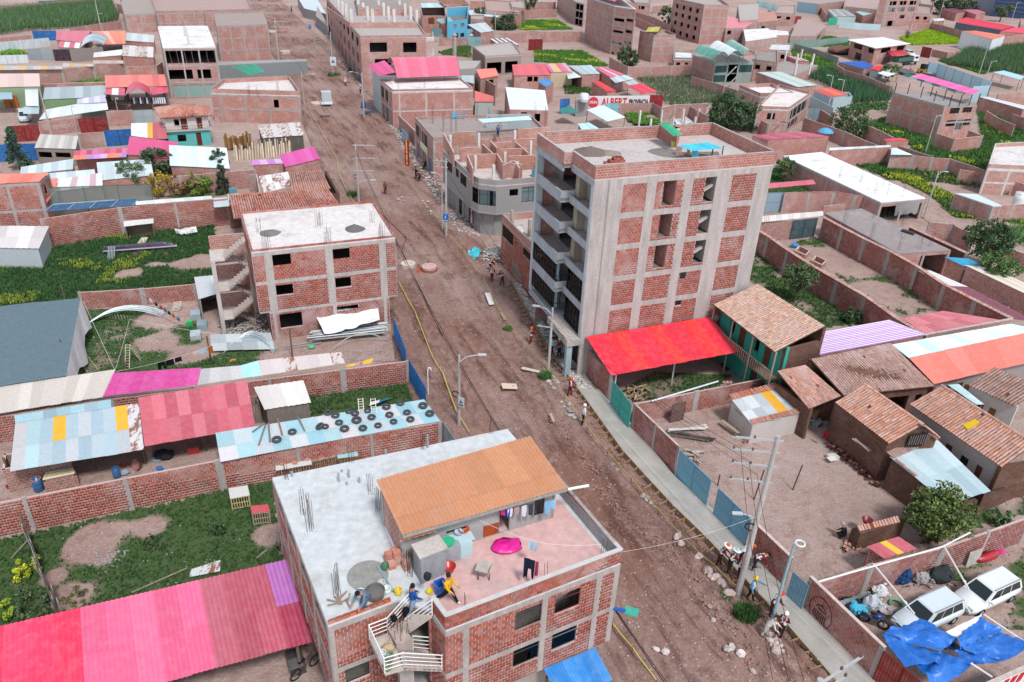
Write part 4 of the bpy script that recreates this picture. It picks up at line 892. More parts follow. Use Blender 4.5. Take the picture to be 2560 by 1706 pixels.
for i,(x0,y0,x1,y1)in eN(((200,730,240,880),(385,720,445,840),(115,770,130,940),(90,780,25,970),(80,770,-30,850))):
 b=MB();b.tube([onplane(q,9,x0,y0)+Z*.12,onplane(q,9,x1,y1)+Z*.09],.06,6);one(b,'roof_pole','wood','grey pole laid down the tyre-laden roof','pole','77706a','poles laid on the tyre-laden roof')
for i,x in eN((955,1068)):ladder(('pale short ladder on the tyre roof, farther from the gate','pale short ladder on the tyre roof, nearer the gate')[i],onplane(q,9,x+8,678)+Z*.05,onplane(q,9,x,575)+Z*.4,.35,'cfc8bd',6)
# sheds inside the yard
q2=[P(8,140,760,3.15),P(8,1262,578,3.15),P(8,1312,1003,2.4),P(8,90,1202,2.4)]
def pk2(i,j):
 if j==0 and i in(3,8):return 'e0ab2c'
 if i==9:return('c9c6c6','rs')
 return('a2b6be','b3b8bc','9db2bc','aebcc2')[(i+j)%4]if i>1 else('b8b6b8','a9c4c8')[i]
s2=sD('open_shed','open shed roofed with grey-blue sheets and two yellow ones',q2,0,10,2,sides=(0,),pick=pk2,wave=.15)
Sh(s2,P(8,130,690,3.42),P(8,1008,545,3.42),P(8,1012,618,3.18),P(8,140,760,3.18),7,1,('8fb0ba','9dbcc4','8aa2ab'),name='ridge_sheet')
posts(s2,[P(8,1330,1130),P(8,870,1180),P(8,120,1330)],2.4,.08)
cw0=[P(8,95,1390),P(8,420,1330),P(8,440,1180),P(8,100,1220)]
blk('','','',[F_(Lp(cw0[0],cw0[1],0)),F_(P(8,690,1250)),F_(P(8,690,1180)),F_(P(8,105,1240))],1.9,rt0=s2,frame=False,roof=None,slabs=False,cO='7d5044')
cb=Th('brick_bin','low brick bin with planks laid across its top','bin',P(8,570,1380));pz=[P(8,425,1395),P(8,730,1330),P(8,690,1230),P(8,430,1290)]
blk('','','',pz,.95,rt0=cb,frame=False,roof=None,slabs=False,cO='7d5044')
for i in rN(5):b=MB();b.bar(Lp(P(8,390,1270,1.0),P(8,420,1200,1.0),i/4),Lp(P(8,680,1210,1.0),P(8,660,1160,1.0),i/4),.22,.04);b.bd('plank','wood',cb,('cfcac2','c2a24a','b5afa6','d3d3d0','9a8f84')[i])
q3=[P(8,1260,530,3.2),P(8,2250,370,3.2),P(8,2325,792,2.5),P(8,1320,975,2.5)]
s3=sD('rose_roof_shed','open yard shelter under rose red corrugated sheets',q3,0,9,2,('c25f6c','c86a76','b85664','cb727d','bd5c69'),sides=(0,),wave=.15);posts(s3,[P(8,1880,1010),P(8,1340,1110),P(8,2300,900)],2.5,.08)
drum('blue drum with red rim standing inside the brick garden wall',P(8,360,1370),'2f5f88',.33,1.0,'c26a5c');drum('small closed blue drum in the shaded yard',P(8,1070,1250),'355f8c',.26,.75,open_=False)
tub('pink washtub leaning against a post in the shaded yard',P(8,1270,1130,.35),'9c6a66',.42,.3,tilt=V((-.6,-.9,.35)));tub('steel basin of laundry in the shaded yard',P(8,1140,1225),'8d9aa4',.32,.18)
box_thing('cool_box','red and blue ice box under the rose roof','box',P(8,1770,1020),.8,.6,.5,.35,'gs','b33434','8a6f66')
one(lump(P(8,1500,1075),.75,.55,.3,5),'dark_sack','fb','dark sack heap under the rose roof','sack','2c2e33');one(lump(P(8,1465,1040),.25,.25,.2,6),'yellow_bag','pn','crumpled yellow bag under the rose roof','bag','c2a62e');one(lump(P(8,1460,1185),.25,.2,.16,8),'blue_bag','pn','crumpled blue bag on the yard floor','bag','2f6ab2')
one(lump(P(8,1430,1100),.5,.28,.1,9),'grey_cloth','fb','pale blue-grey cloth dropped on the yard floor','cloth','7c8f9a');tub('red basin outside the brick bin',P(8,105,1345),'8f2f33',.3,.2);tub('dark red tub inside the yard by the wall',P(8,1130,1150,.1),'b04a44',.22,.2)
for i,(x0,y0,x1,y1,col)in eN(((100,1190,250,1075,'c9c7c4'),(505,1110,730,1010,'9c8a80'),(740,1085,930,1000,'9fc0c6'))):
 qq=[P(9,x0,y1+25,1.3),P(9,x1,y1,1.3),P(9,x1,y1+75,1.15),P(9,x0+20,y0,1.15)]
 if i==0:qq=[P(9,175,1130,1.3),P(9,495,1070,1.3),P(9,508,1140,1.15),P(9,180,1195,1.15)]
 if i==1:qq=[P(9,500,1045,1.4),P(9,720,1000,1.4),P(9,740,1065,1.2),P(9,520,1115,1.2)]
 if i==2:qq=[P(9,735,1015,1.3),P(9,915,990,1.3),P(9,932,1060,1.15),P(9,745,1085,1.15)]
 rt=Th('hutch',('wooden animal hutch with pale sheet lid against the brick wall','slatted hutch with rusty sheet lid and bricks on top','small hutch with light blue lid nearest the street')[i],'hutch',F_(qq[3]))
 Sh(rt,*qq,2,1,((col,'rs')if i==1 else col,),wave=.13,name='lid')
 for k in rN(14):p=Lp(F_(qq[3]),F_(qq[2]),k/13);b=MB();b.bar(p,F_(p,1.12),.07,.03);b.bd('slat','wood',rt,('a79a78','8e8266')[k%2])
 for p in qq:b=MB();b.bar(F_(p),p-Z*.04,.07);b.bd('post','wood',rt,'877a60')
 if i<2:
  for k in rN(3):b=MB();b.box(bil(qq,.2+.35*k,.3+.2*(k%2))+Z*.03,.3,.2,.14,U(0,1));b.bd('brick','bp',rt,'b87058')
  # long lean-to row along the middle wall
lr=Th('lean_to','long lean-to of beige, magenta, grey and rusty sheets behind the yard sheds','shed',F_(P(8,900,520)))
Sh(lr,P(8,-150,447,3.0),P(8,1050,270,3.0),P(8,938,522,2.6),P(8,-150,695,2.6),11,1,('c8c0b7','c4bbb2','ccc4bb'),wave=.15)
Sh(lr,P(8,1035,303,3.06),P(8,1830,255,3.06),P(8,1792,412,2.66),P(8,935,522,2.66),8,1,('c2458e','c84f96','bd3f88'),wave=.15)
Sh(lr,P(8,1828,266,3.0),P(8,2190,235,3.0),P(8,2212,352,2.6),P(8,1795,412,2.6),4,1,('b4b2b3','bdbbbb'),wave=.15)
Sh(lr,P(8,2190,235,3.0),P(9,20,190,3.0),P(9,52,325,2.6),P(8,2212,352,2.6),2,1,('9fcdd3','a8d2d6'),wave=.15)
Sh(lr,P(9,20,190,2.95),P(9,775,110,2.95),P(9,810,215,2.6),P(9,52,325,2.6),7,1,('c6bcb9','cdc4c1',('c6bcb9','rs'),'c9bfbc'),wave=.15)
Sh(lr,P(9,815,235,2.45),P(9,1075,165,2.5),P(9,1050,210,2.35),P(9,820,250,2.3),3,1,('d2a52e',('b08a7a','rs')),wave=.15,name='loose_sheet')
w9=[P(8,-150,720,2.25),P(8,1000,540,2.25),P(9,790,275,2.2),P(9,1392,197,2.2)]
wall('middle brick wall running to the blue street gates',w9,2.2,near=True,sp=5.,cO='935043')
for k in(.1,.35,.6,.85):posts(lr,[Lp(P(8,0,420,0),P(9,760,120,0),k)],2.9,.07)
# wooden shack
q4=[P(9,-20,432,2.5),P(9,430,370,2.5),P(9,500,572,2.35),P(9,80,640,2.35)]
sD('wooden_shack','grey plank shack with flat pale roof',q4,0,4,1,('d2cdc8','cbc5bf','d6d2cd'),wallm='wood',wcol='7a726c',cat='shack',wave=.5)
bf=Th('pole_fence','rough fence of grey poles beside the plank shack','fence',P(9,10,700))
for k in rN(9):p=Lp(P(8,2290,760),P(9,60,760),k/8);b=MB();b.tube([p,p+V((U(-.1,.1),U(-.1,.1),U(1.6,2.3)))],.045,5);b.bd('pole','wood',bf,'8d857c')
lot('long grass beside the plank shack and blue gate',[P(9,440,500),P(9,830,470),P(9,1390,400),P(9,1530,600),P(9,500,700)],.95,d=.4,dens=30,hgt=.28,wid=.035,cO='3a5530')
pc_=Th('picnic_cloth','blue, green, white and yellow cloth spread behind the tyre roof','cloth',P(9,1200,560))
for i,(x0,x1,col)in eN(((1030,1120,'d8d6d8'),(1120,1190,'3a6ea8'),(1185,1262,'2f9a72'),(1255,1330,'d9cfae'))):
 sC('stripe','','',[P(9,x0,610-i*28,.45),P(9,x1,580-i*28,.45),P(9,x1+12,545-i*16,.3),P(9,x0+12,570-i*16,.3)][::1],col,.15,5,4,'fb',parent=pc_)
gate('bright blue sheet gate next to the tyre roof shed',P(9,1390,170,2.3),P(9,1548,440,2.3),2.3,'2673b0');gate('bright blue sheet gate in front of the three-storey block',P(5,1252,1322,2.3),P(9,1366,88,2.3),2.3,'2673b0')
gate('grey sheet gate at the street end of the tyre shed wall',P(9,1700,745,2.4),P(9,1818,905,2.4),2.4,'8b98a0')
b=MB();p=P(9,1570,520,0);b.tube([p,p+Z*2.6],.05,6);b.tube([p+Z*2.6,p+Z*2.85+V((.1,0,0)),p+Z*2.8+V((.25,0,0)),p+Z*2.6+V((.28,0,0))],.05,6);one(b,'meter_pipe','pn','white hooked service pipe by the blue gate','pipe','d9d6d2')
# yard with bent pipes, laundry and the big tarpaulin
lot('worn grass of the yard with bent pipes and laundry',[P(4,760,1260),P(4,1750,1240),P(4,1850,1568),P(9,150,60),P(9,1240,30),P(9,1340,195),P(9,700,200),P(8,1800,300),P(8,690,330)],.8,[(P(4,1550,1330),2.8),(P(9,1000,120),3.8),(P(9,350,80),3.),(P(4,1450,1560),1.8),(P(8,1900,100),1.5),(P(8,1700,150),1.8)],d=.45,dens=18,hgt=.2,cO='37552f')
sC('tarpaulin','huge slate grey tarpaulin stretched over the yard','tarpaulin',[P(4,-500,1275,3.4),P(4,735,1150,3.4),P(8,602,330,3.1),P(8,-500,500,3.1)],'5f7078',.1,20,10,'fb',2,.25)
hang=MB();m=12
for i in rN(m):
 a_,c_=Lp(P(4,735,1150,3.4),P(8,602,330,3.1),i/m),Lp(P(4,735,1150,3.4),P(8,602,330,3.1),(i+1)/m);o1,o2=V((.35+.2*math.sin(i*1.3),0,0)),V((.35+.2*math.sin(i*1.3+1.3),0,0));hang.q(a_,c_,F_(c_,.9+.5*math.sin(i))+o2,F_(a_,.9+.5*math.sin(i-1))+o1)
one(hang,'side_curtain','fb','white cloth curtain hanging from the grey tarpaulin edge','curtain','c9c6c6')
posts(Th('tarp_pole','thin poles holding the grey tarpaulin edge','pole',P(4,620,1300)),[P(4,640,1340),P(8,640,330)],3.6,.05)
wall('low brick wall between the grass lot and the yard',[P(4,745,1250),P(4,1320,1215),P(4,1810,1170)],1.75,near=True,sp=4.,cO='8f5146')
for i in rN(2):
 rt=Th('bent_pipe_bundle',('bundle of arched pale pipes resting along the low brick wall','arched greenhouse hoops leaning beside the corrugated heap')[i],'pipes',P(4,1100,1300)if not i else P(21,450,1500))
 for k in rN(9):
  A_,M_,E_=(P(4,800,1390,.1),P(4,1110,1250,.9),P(4,1480,1305,.1))if not i else(P(21,200,1568,.1),P(21,450,1400,.8),P(21,690,1568,.1));of=V((.02*k,.1*k-.3,.05*(k%3)));b=MB()
  b.tube([Lp(Lp(A_,M_+(M_-Lp(A_,E_,.5)),s/10),Lp(M_+(M_-Lp(A_,E_,.5)),E_,s/10),s/10)+of for s in rN(11)],.035,5);b.bd('pipe','mt',rt,('b4c4c8','9fb0b5','c2cdd0')[k%3])
tr=Th('lattice_truss','rusty arched lattice truss behind the pale pipe bundle','truss',P(4,800,1300));b=MB()
for k in rN(16):a_,c_=Lp(P(4,790,1265,.8),P(4,1240,1320,.2),k/16),Lp(P(4,790,1330,.1),P(4,1240,1350,.0),(k+.5)/16);b.bar(a_,c_,.03);b.bar(c_,Lp(P(4,790,1265,.8),P(4,1240,1320,.2),(k+1)/16),.03)
b.bd('lattice','mt',tr,'7d6f68')
ladder('wooden ladder lying in the laundry yard beside the tarpaulin',P(8,740,140,.1),P(8,850,290,.15),.8,'a59a84',12)
rt=ladder('pale stepladder standing in the laundry yard',P(8,1160,260,.02),P(8,1165,40,1.6),.35,'b8b29a',9);ladder('back legs of the pale stepladder leaning the other way',P(8,1290,190,.02),P(8,1185,50,1.6),.3,'a8a28c',8)
ladder('aluminium ladder lying along the scaffold tube heap',P(21,770,1535,.15),P(21,1145,1465,.2),.45,'b4b8ba',12,'mt')
p0,p1=P(8,1050,290,2.4),P(8,1960,40,2.4);wire('pale clothesline across the laundry yard',[p0,p1],.012,.25,'c9c6c0','clothesline','clothesline')
for i,(u,v,col,dr,lab)in eN(((.4,.47,'141416',.75,'black trousers at the low end of the yard clothesline'),(.48,.56,'161618',.6,'black shirt on the yard clothesline'),(.57,.64,'1a1a1c',.5,'small black garment on the yard clothesline'),(.76,.82,'c2b4a8',.35,'beige garment on the yard clothesline'),(.82,.9,'9fb6cc',.45,'pale blue garment on the yard clothesline'),(.92,.97,'9a5a20',.75,'orange brown garment at the high end of the yard clothesline'))):
 cloth(lab,Lp(p0,p1,u)-Z*(4*.25*u*(1-u)),Lp(p0,p1,v)-Z*(4*.25*v*(1-v)),dr,col,split=1 if i==0 else 0)
p0,p1=P(4,1270,1085,2.6),P(4,1640,1335,1.2);wire('short clothesline from the low wall post',[P(4,1260,1300,0),p0,p1],.012,.1,'b9b2a8','clothesline','clothesline')
for i,(u,col)in eN(((.25,'c9c2c0'),(.38,'1c1c20'),(.5,'b0303a'),(.6,'3a5a86'),(.7,'20202a'),(.8,'b8502c'),(.92,'3f6a92'))):cloth(('white','black','red','blue','navy','orange','sky blue')[i]+' garment on the short clothesline by the low wall',Lp(p0,p1,u),Lp(p0,p1,u+.07),.45,col)
for lab,a_,c_ in(('pale guy rope from the tarpaulin to the lean-to',P(4,760,1180,3.2),P(8,1050,280,3.)),('pale guy rope across the laundry yard',P(4,1180,1345,2.4),P(21,180,1400,1.5)),('pale guy rope down to the magenta roof',P(4,1180,1345,2.4),P(8,1050,275,3.))):wire(lab,[a_,c_],.014,.1,'c9c6c2','rope','rope')
tub('green plastic basin on the dirt by the aluminium ladder',P(21,1055,1535),'2fb27a',.32,.2);tub('orange basin in the laundry yard grass',P(8,2130,200),'c98a3a',.3,.12)
sM('yard_litter','scraps of paper and plastic littering the laundry yard','litter',[P(8,U(780,2200),U(-80,180),.08)for _ in rN(90)]+[P(4,U(900,1700),U(1380,1560),.08)for _ in rN(60)],.1,'c4c7c8','pn')
sM('white_gravel','pale gravel spread on the dirt by the blue gates','gravel',[P(9,U(700,1320),U(90,200),.05)for _ in rN(420)],.1,'b5aeab')
sM('stone_rubble','heap of broken grey stone at the foot of the zigzag stair','rubble',[P(21,U(150,640),U(1180,1390),U(0,.35))for _ in rN(330)],.28,'9e9893')
# heap of scaffold tubes under a white cover
rt=Th('scaffold_tube_heap','heap of grey scaffold tubes in front of the three-storey block','tubes',P(21,1450,1450))
for k in rN(46):
 u=(k%12)/12;lay=k//12;A_,E_=P(21,1060+U(-60,60),1380+u*90-lay*5,.15+lay*.17),P(21,1780+U(-30,30),1290+u*110-lay*5,.15+lay*.17);b=MB();b.tube([A_,E_],.045,5);b.bd('tube','mt',rt,('8c979a','a5aeb0','6f7a7d','7c6f68')[k%4])
b=MB()
for s in rN(0,13):pass
b.tube([Lp(Lp(P(21,1265,1545,.1),P(21,1500,1290,2.2),s/12),Lp(P(21,1500,1290,2.2),P(21,1790,1450,.2),s/12),s/12)for s in rN(13)],.05,6);b.bd('arched_tube','mt',rt,'a9b0b0')
sC('white_cover','white cloth thrown over the scaffold tube heap','cloth',[P(21,1085,1195,1.9),P(21,1700,1110,1.9),P(21,1725,1270,1.35),P(21,1180,1400,.9)],'d8dadc',.22,16,8,'fb',3,.9)
rt=Th('bent_pipe','white pipe frame beside the white cloth cover','frame',P(21,1050,1360));b=MB();b.tube([P(21,1050,1360,.0),P(21,1010,1215,1.5),P(21,1600,1120,1.9)],.04,6);b.bd('tube','pn',rt,'d5d5d5')
rt=Th('corrugated_heap','heap of bent corrugated sheets beside the hoops','sheets',P(21,350,1480));Sh(rt,P(21,60,1400,.8),P(21,650,1380,.8),P(21,690,1540,.3),P(21,70,1560,.3),4,2,('a5adb0','b8c0c2','99a2a5'),name='sheet')
rt=Th('tin_shack','small tin-roofed shack beside the zigzag stair','shack',P(4,1930,1250))
q5=[P(4,1770,960,2.5),P(4,1985,940,2.5),P(4,2005,1105,2.3),P(4,1810,1165,2.3)];sD('','',q5,0,3,1,('c2c6c6','b4bcc0','cfd0ce'),wallm='ps',wcol='8c8480',rt0=rt,sides=(0,1,3),inset=.1)
rt=Th('bin_row','line of pale tin boxes and green bin beside the tin shack','boxes',P(4,1780,1450))
for i in rN(3):b=MB();b.box(P(4,1790+(i%2)*60,1330+i*95),.9,1.2,.6,.35);b.bd('tin_box','mt',rt,('a9b9be','94a6ac','b6c2c6')[i])
b=MB();b.box(P(4,1735,1400),.5,.5,.5,.3);b.bd('green_lid','gs',rt,'2fa863')
pl=Th('pallet','striped pallet leaning on the low brick wall','pallet',P(4,1590,1280))
for k in rN(7):b=MB();b.bar(P(4,1570+k*2,1270-k*13,.15+.13*k),P(4,1645+k*2,1258-k*13,.15+.13*k),.09,.03);b.bd('slat','wood',pl,'c9c2bc')
# the big grass lot
lot('tall dark grass of the lot beside the zigzag stair',[P(4,-300,920),P(4,440,700),P(4,1140,575),P(4,1950,480),P(4,1975,1000),P(4,1790,1130),P(4,740,1230),P(4,0,1290),P(4,-300,1300)],1.0,[(P(4,1850,820),2.6),(P(4,1640,850),1.4),(P(4,1180,930),1.5),(P(4,1420,850),.9)],d=.5,dens=24,hgt=.36,wid=.04,cO='2f4d2a',flowers=.12,fcol='7c8a34')
la,lb=P(4,430,690),P(4,2115,482)
wall('tall brick wall at the back of the grass lot',[la,P(4,1140,575),lb],3.4,near=True,sp=5.5,cO='945245')
rt=Th('blue_strip_roof','narrow blue strip roof with white bars above the tall brick wall','roof',F_(P(4,800,340)));q6=[P(4,490,300,3.7),P(4,1272,245,3.7),P(4,1212,308,3.5),P(4,412,362,3.5)];Sh(rt,*q6,4,1,('2f5578','345c80'),wave=.8,name='roof_panel')
for u in(0,.25,.5,.75,1):b=MB();b.bar(bil(q6,u,0)+Z*.06,bil(q6,u,1)+Z*.06,.07,.05);b.bd('glazing_bar','mt',rt,'b9c6cc')
b=MB();b.bar(q6[0]+Z*.06,q6[1]+Z*.06,.09,.07);b.bd('glazing_bar','mt',rt,'b9c6cc')
rt=Th('mesh_screen','long green-grey mesh screen standing behind the tall brick wall','screen',F_(P(4,480,300)))
sa,sb,sc2,sd2=P(4,462,195,5.3),P(4,1388,108,5.3),P(4,1395,255,3.6),P(4,480,292,3.6);sa,sb=F_(sd2,5.6),F_(sc2,5.6)
for i in rN(3):b=MB();a_,c_=Lp(sd2,sc2,i/3),Lp(sd2,sc2,(i+1)/3);b.q(F_(a_,0),F_(c_,0),F_(c_,5.6),F_(a_,5.5));b.q(F_(a_,5.6),F_(c_,5.6),F_(c_,5.1)+V((0,1.2,0)),F_(a_,5.1)+V((0,1.2,0)));b.bd('mesh_panel','mesh_cloth',rt,'5f726c')
posts(rt,[Lp(sd2,sc2,k/3)for k in rN(4)],5.6,.05,'6b746f',mat='mt')
rt=Th('sheet_pile','stack of mauve and dark roofing profiles on trestles in the grass lot','sheets',P(4,1300,740))
for k in rN(7):b=MB();o_=V((0,.09*(k%4),.45+.06*k));b.bar(P(4,950,755)+o_,P(4,1620-20*k,705)+o_,.5 if k%3==0 else.16,.05);b.bd('profile','sheet',rt,('b294b4','3c4046','b596b8','4a5058','3a3e44','bd9fc0','444a52')[k])
for x in(1240,1520):b=MB();b.bar(P(4,x,775),P(4,x,775)+Z*.5,.1,.5);b.bd('trestle','wood',rt,'6a5a4c')
for k in rN(5):b=MB();b.tube([P(4,985+k*14,800,.1),P(4,990+k*14,680,1.0)],.04,5);b.bd('leaning_tube','mt',rt,'a9b6b8')
rt=Th('timber_hut','tiny timber hut with white sheet roof against the tall brick wall','hut',P(4,1270,580));q7=[P(4,1125,450,2.1),P(4,1395,425,2.1),P(4,1400,470,1.9),P(4,1130,500,1.9)]
sD('','',q7,0,3,1,('d3d3d0','c9c9c6'),wallm='wood',wcol='6b5d50',rt0=rt,sides=(0,1,3),inset=.05);b=MB();b.box(P(4,1225,590),.9,.1,.9,.2);b.bd('glass_sheet','gs',rt,'a9c2c4')
for i,pp in eN(('980,540 985,435 1080,435 1085,545','1430,500 1428,395 1510,390 1515,490','1540,530 1545,385 1630,380 1635,480')):
 rt=Th('pipe_goal',('white pipe frame standing left of the timber hut','white pipe frame standing beyond the timber hut','tall white pipe frame nearest the zigzag stair')[i],'frame',P(4,980+280*i,540));v=[tuple(map(float,s_.split(',')))for s_ in pp.split()];b=MB();b.tube([P(4,*v[0]),F_(P(4,*v[0]),1.9),F_(P(4,*v[3]),1.9),P(4,*v[3])],.05,6);b.bd('tube','pn',rt,'d3d8da')
sC('plastic_sheet','crumpled white plastic sheet lying in the lot grass','sheet',[P(4,1590,525,.3),P(4,1790,510,.35),P(4,1805,560,.3),P(4,1620,580,.25)],'d6d6d4',.3,10,6,'tarp',5);sC('board','cream board lying in the lot grass','board',[P(4,1290,597,.3),P(4,1348,597,.3),P(4,1310,680,.25),P(4,1250,650,.25)],'d5c3b2',.06,4,4,'pn',6)
# house with coral roof and open-fronted shed at the frame edge
q8=[P(4,-250,30,6.6),P(4,440,8,6.6),P(4,352,92,6.3),P(4,-250,122,6.3)]
h8=blk('brick_house','two-storey brick house with coral sheet roof beside the green mesh screen','house',[F_(P(4,-250,122,6.3)),F_(P(4,352,92,6.3)),F_(P(4,445,8,6.3)),F_(P(4,-250,30,6.3))],6.2,fl=[3.1],near=True,roof=None,cO='985244',cols={0:[.5,.97]},op={1:[('g',.3,.5,4.4,5.6)]})
Sh(h8,*q8,6,1,('d97868','d5705f','de8070'));Sh(h8,P(4,395,62,4.2),P(4,530,60,4.2),P(4,500,185,3.9),P(4,425,285,3.9),2,1,('d97466','dc7d6e'),name='porch_sheet')
q9=[P(4,-300,490,2.7),P(4,445,497,2.7),P(4,352,700,2.4),P(4,-300,690,2.4)]
sD('plank_shed','wide shed with whitewashed plank roof in the grass lot corner',q9,0,6,2,('cfc9c8','d4cfce','c9c2c1'),wallm='sheet',wcol='a9b2b4',wave=.6)
rt=Th('steel_rack','rusting steel rack frame in front of the plank-roofed shed','rack',P(4,0,860));b=MB()
for x in(-100,60,230):b.tube([P(4,x,860-.1*x),F_(P(4,x,860-.1*x),2.)],.03,5)
for z in(.3,1.,1.9):b.tube([P(4,-100,870)+Z*z,P(4,230,837)+Z*z],.03,5)
b.bd('rack','mt',rt,'4a4644')
# -------- shorthand for the farther blocks
def qd(t,s,zb,zf):
 v=[tuple(map(float,q.split(',')))for q in s.split()];return[P(t,*v[0],zb),P(t,*v[1],zb),P(t,*v[2],zf),P(t,*v[3],zf)]
def sh(name,lB,t,s,zb=3.1,zf=2.8,nx=5,cols=('b8c2c6',),ny=1,**k):return sD(name,lB,qd(t,s,zb,zf),0,nx,ny,cols,**k)
def bl(name,lB,t,s,z,fl=(),cat='building',**k):
 return blk(name,lB,cat,[F_(P(t,*map(float,q.split(',')),z))for q in s.split()],z,fl=list(fl),**k)
def wl(lB,t,s,h,**k):return wall(lB,W(t,h,s),h,**k)
def gt(lB,t,s,h,col,**k):v=W(t,h,s);return gate(lB,v[0],v[1],h,col,**k)
def vault(rt0,A,B,C,D,rise,cols,nx=6,mat='sheet',name='vault_sheet',ns=10):
 """barrel roof: front arch springs A-B, rear arch D-C"""
 for k in rN(nx):
  b=MB();u0,u1=k/nx,(k+1.02)/nx
  for i in rN(ns+1):
   s=i/ns;h=rise*math.sin(math.pi*s);b.v+=[Lp(Lp(A,B,s),Lp(D,C,s),u0)+Z*h,Lp(Lp(A,B,s),Lp(D,C,s),u1)+Z*(h+.01)]
  b.f=[(2*i,2*i+1,2*i+3,2*i+2)for i in rN(ns)];b.m=[0]*ns;b.bd(name,mat,rt0,cols[k%len(cols)],True)
 b=MB();b.tube([Lp(A,B,i/ns)+Z*rise*math.sin(math.pi*i/ns)for i in rN(ns+1)],.05,5);b.tube([Lp(D,C,i/ns)+Z*rise*math.sin(math.pi*i/ns)for i in rN(ns+1)],.05,5);b.bd('arch_rib','mt',rt0,'6c6c6c')
def stub(rt0,p,h,w=.3,col='b9b4b0'):b=MB();b.box(p,w,w,h,.38);b.bd('column_stub','cn',rt0,col)
# -------- blocks west of the road, farther up
wl('far brick wall behind the maize field',0,'-100,80 350,30 1010,-25',2.3,sp=12,cO=BR3);gt('blue gate in the far wall behind the maize',0,'350,12 507,14',2.4,'1f5f9c')
cN('dense dark green maize field in the far corner',W(0,0,'-150,330 0,330 250,290 700,262 920,235 1095,195 1010,15 860,5 340,85 -150,125'),1.1,.6,2.3,.4,'46603e')
wl('brick wall in front of the maize field',0,'-150,360 285,320',2.2,sp=8,cO='8a4c40');gt('blue gate between the maize and the white panel fence',0,'290,283 508,280',2.6,'1f5f9c');wl('brick wall behind the pink and orange roofs',0,'640,262 920,215 1105,195',2.3,sp=6,cO='8a4c40')
rt=Th('panel_fence','white concrete panel fence beside the maize field','fence',P(0,200,460));fa,fb=P(0,-150,400,2.2),P(0,445,345,2.2)
for k in rN(7):b=MB();a_,c_=Lp(fa,fb,k/7),Lp(fa,fb,(k+.97)/7);b.bar(F_(a_,1.1),F_(c_,1.1),.08,2.2);b.bd('panel','cn',rt,'aab2b4');b=MB();b.bar(F_(a_),F_(a_,2.3),.16);b.bd('post','cn',rt,'a0a6a8')
rt=Th('panel_fence','low white concrete panel fence with weeds behind','fence',P(0,100,590));fa,fb=P(0,-150,510,1.9),P(0,248,500,1.9)
for k in rN(4):b=MB();a_,c_=Lp(fa,fb,k/4),Lp(fa,fb,(k+.97)/4);b.bar(F_(a_,.95),F_(c_,.95),.08,1.9);b.bd('panel','cn',rt,'aab2b4');b=MB();b.bar(F_(c_),F_(c_,2.),.16);b.bd('post','cn',rt,'a0a6a8')
lot('bright weeds behind the low panel fence',W(0,0,'0,490 60,455 245,470 245,500 0,510'),.9,d=1.5,dens=4,hgt=.5,wid=.1,cO='5f8a2c')
gt('grey sheet gate by the low panel fence',0,'245,448 472,448',2.6,'8b969a');gt('dark purple sheet gate below the pink roof',0,'478,452 658,452',2.7,'3c2436')
rt=sh('pink_orange_house','house under pink, rose and orange sheets with a clear barrel skylight',0,'515,285 825,281 770,392 510,366',3.6,3.2,6,('c95d72','cf6579'),wallm='ps',wcol='8f837c',cat='house')
Sh(rt,*qd(0,'825,285 1145,285 1140,402 970,407',3.6,3.2),6,1,('d97852','dd7f58','d9a898','d97852'));Sh(rt,*qd(0,'545,378 735,392 722,442 530,430',3.3,2.9),4,1,('c95d72','d5d3d2'));vault(rt,P(0,727,440,3.0),P(0,952,415,3.0),P(0,985,345,3.4),P(0,770,345,3.4),1.2,('6f8288','8f9da2'),5,'gs','skylight')
aW(rt,P(0,660,570),P(0,960,545),0,3.,mat='ps',col='857c78')
sh('grey_sheet_roof','pale grey sheet roof beside the orange roof',0,'1150,298 1405,322 1402,390 1140,372',3.2,3.,5,('b9bfbf','c6cbca'));sh('white_sheet_roof','crooked white sheet lean-to in front of the pink and orange house',0,'855,482 1115,452 1110,505 850,527',2.9,2.6,4,('cfd0ce','d8d9d7'));sh('patched_roof','patched whitish roof above bare brick next to the open concrete frame',0,'1120,412 1398,430 1398,527 1112,512',3.4,3.1,5,(('c9c4c0','rs'),'cfcac7',('d2ccc8','rs')))
rt=wl('long brown brick wall capped with yellow-striped sheets',0,'-150,640 560,632 850,605 1135,578',2.9,sp=8,cO='74483c')
Sh(rt,*qd(0,'-100,600 565,604 568,634 -100,642',3.15,2.95),10,1,('b9b4ae','c9a860','a9a8a6'));Sh(rt,*qd(0,'575,578 850,583 848,608 570,612',3.15,2.95),5,1,('b5afab','c2a565'));Sh(rt,*qd(0,'850,553 1122,553 1126,582 850,582',3.15,2.95),5,1,('b5a9a2','a99a92'))
lot('bright green weeds below the brown brick wall',W(0,0,'540,755 800,720 950,690 950,745'),1.,d=1.2,dens=5,hgt=.5,wid=.1,cO='568a2c');wl('low brick wall in front of the bright weeds',0,'375,770 955,752',1.6,sp=9,cO='83483c',cols=False)
wl('red brick wall under the white ledge by the open concrete frame',0,'1148,612 1425,605 1480,570',2.6,sp=4,cO='9c4c38',cap='conc')
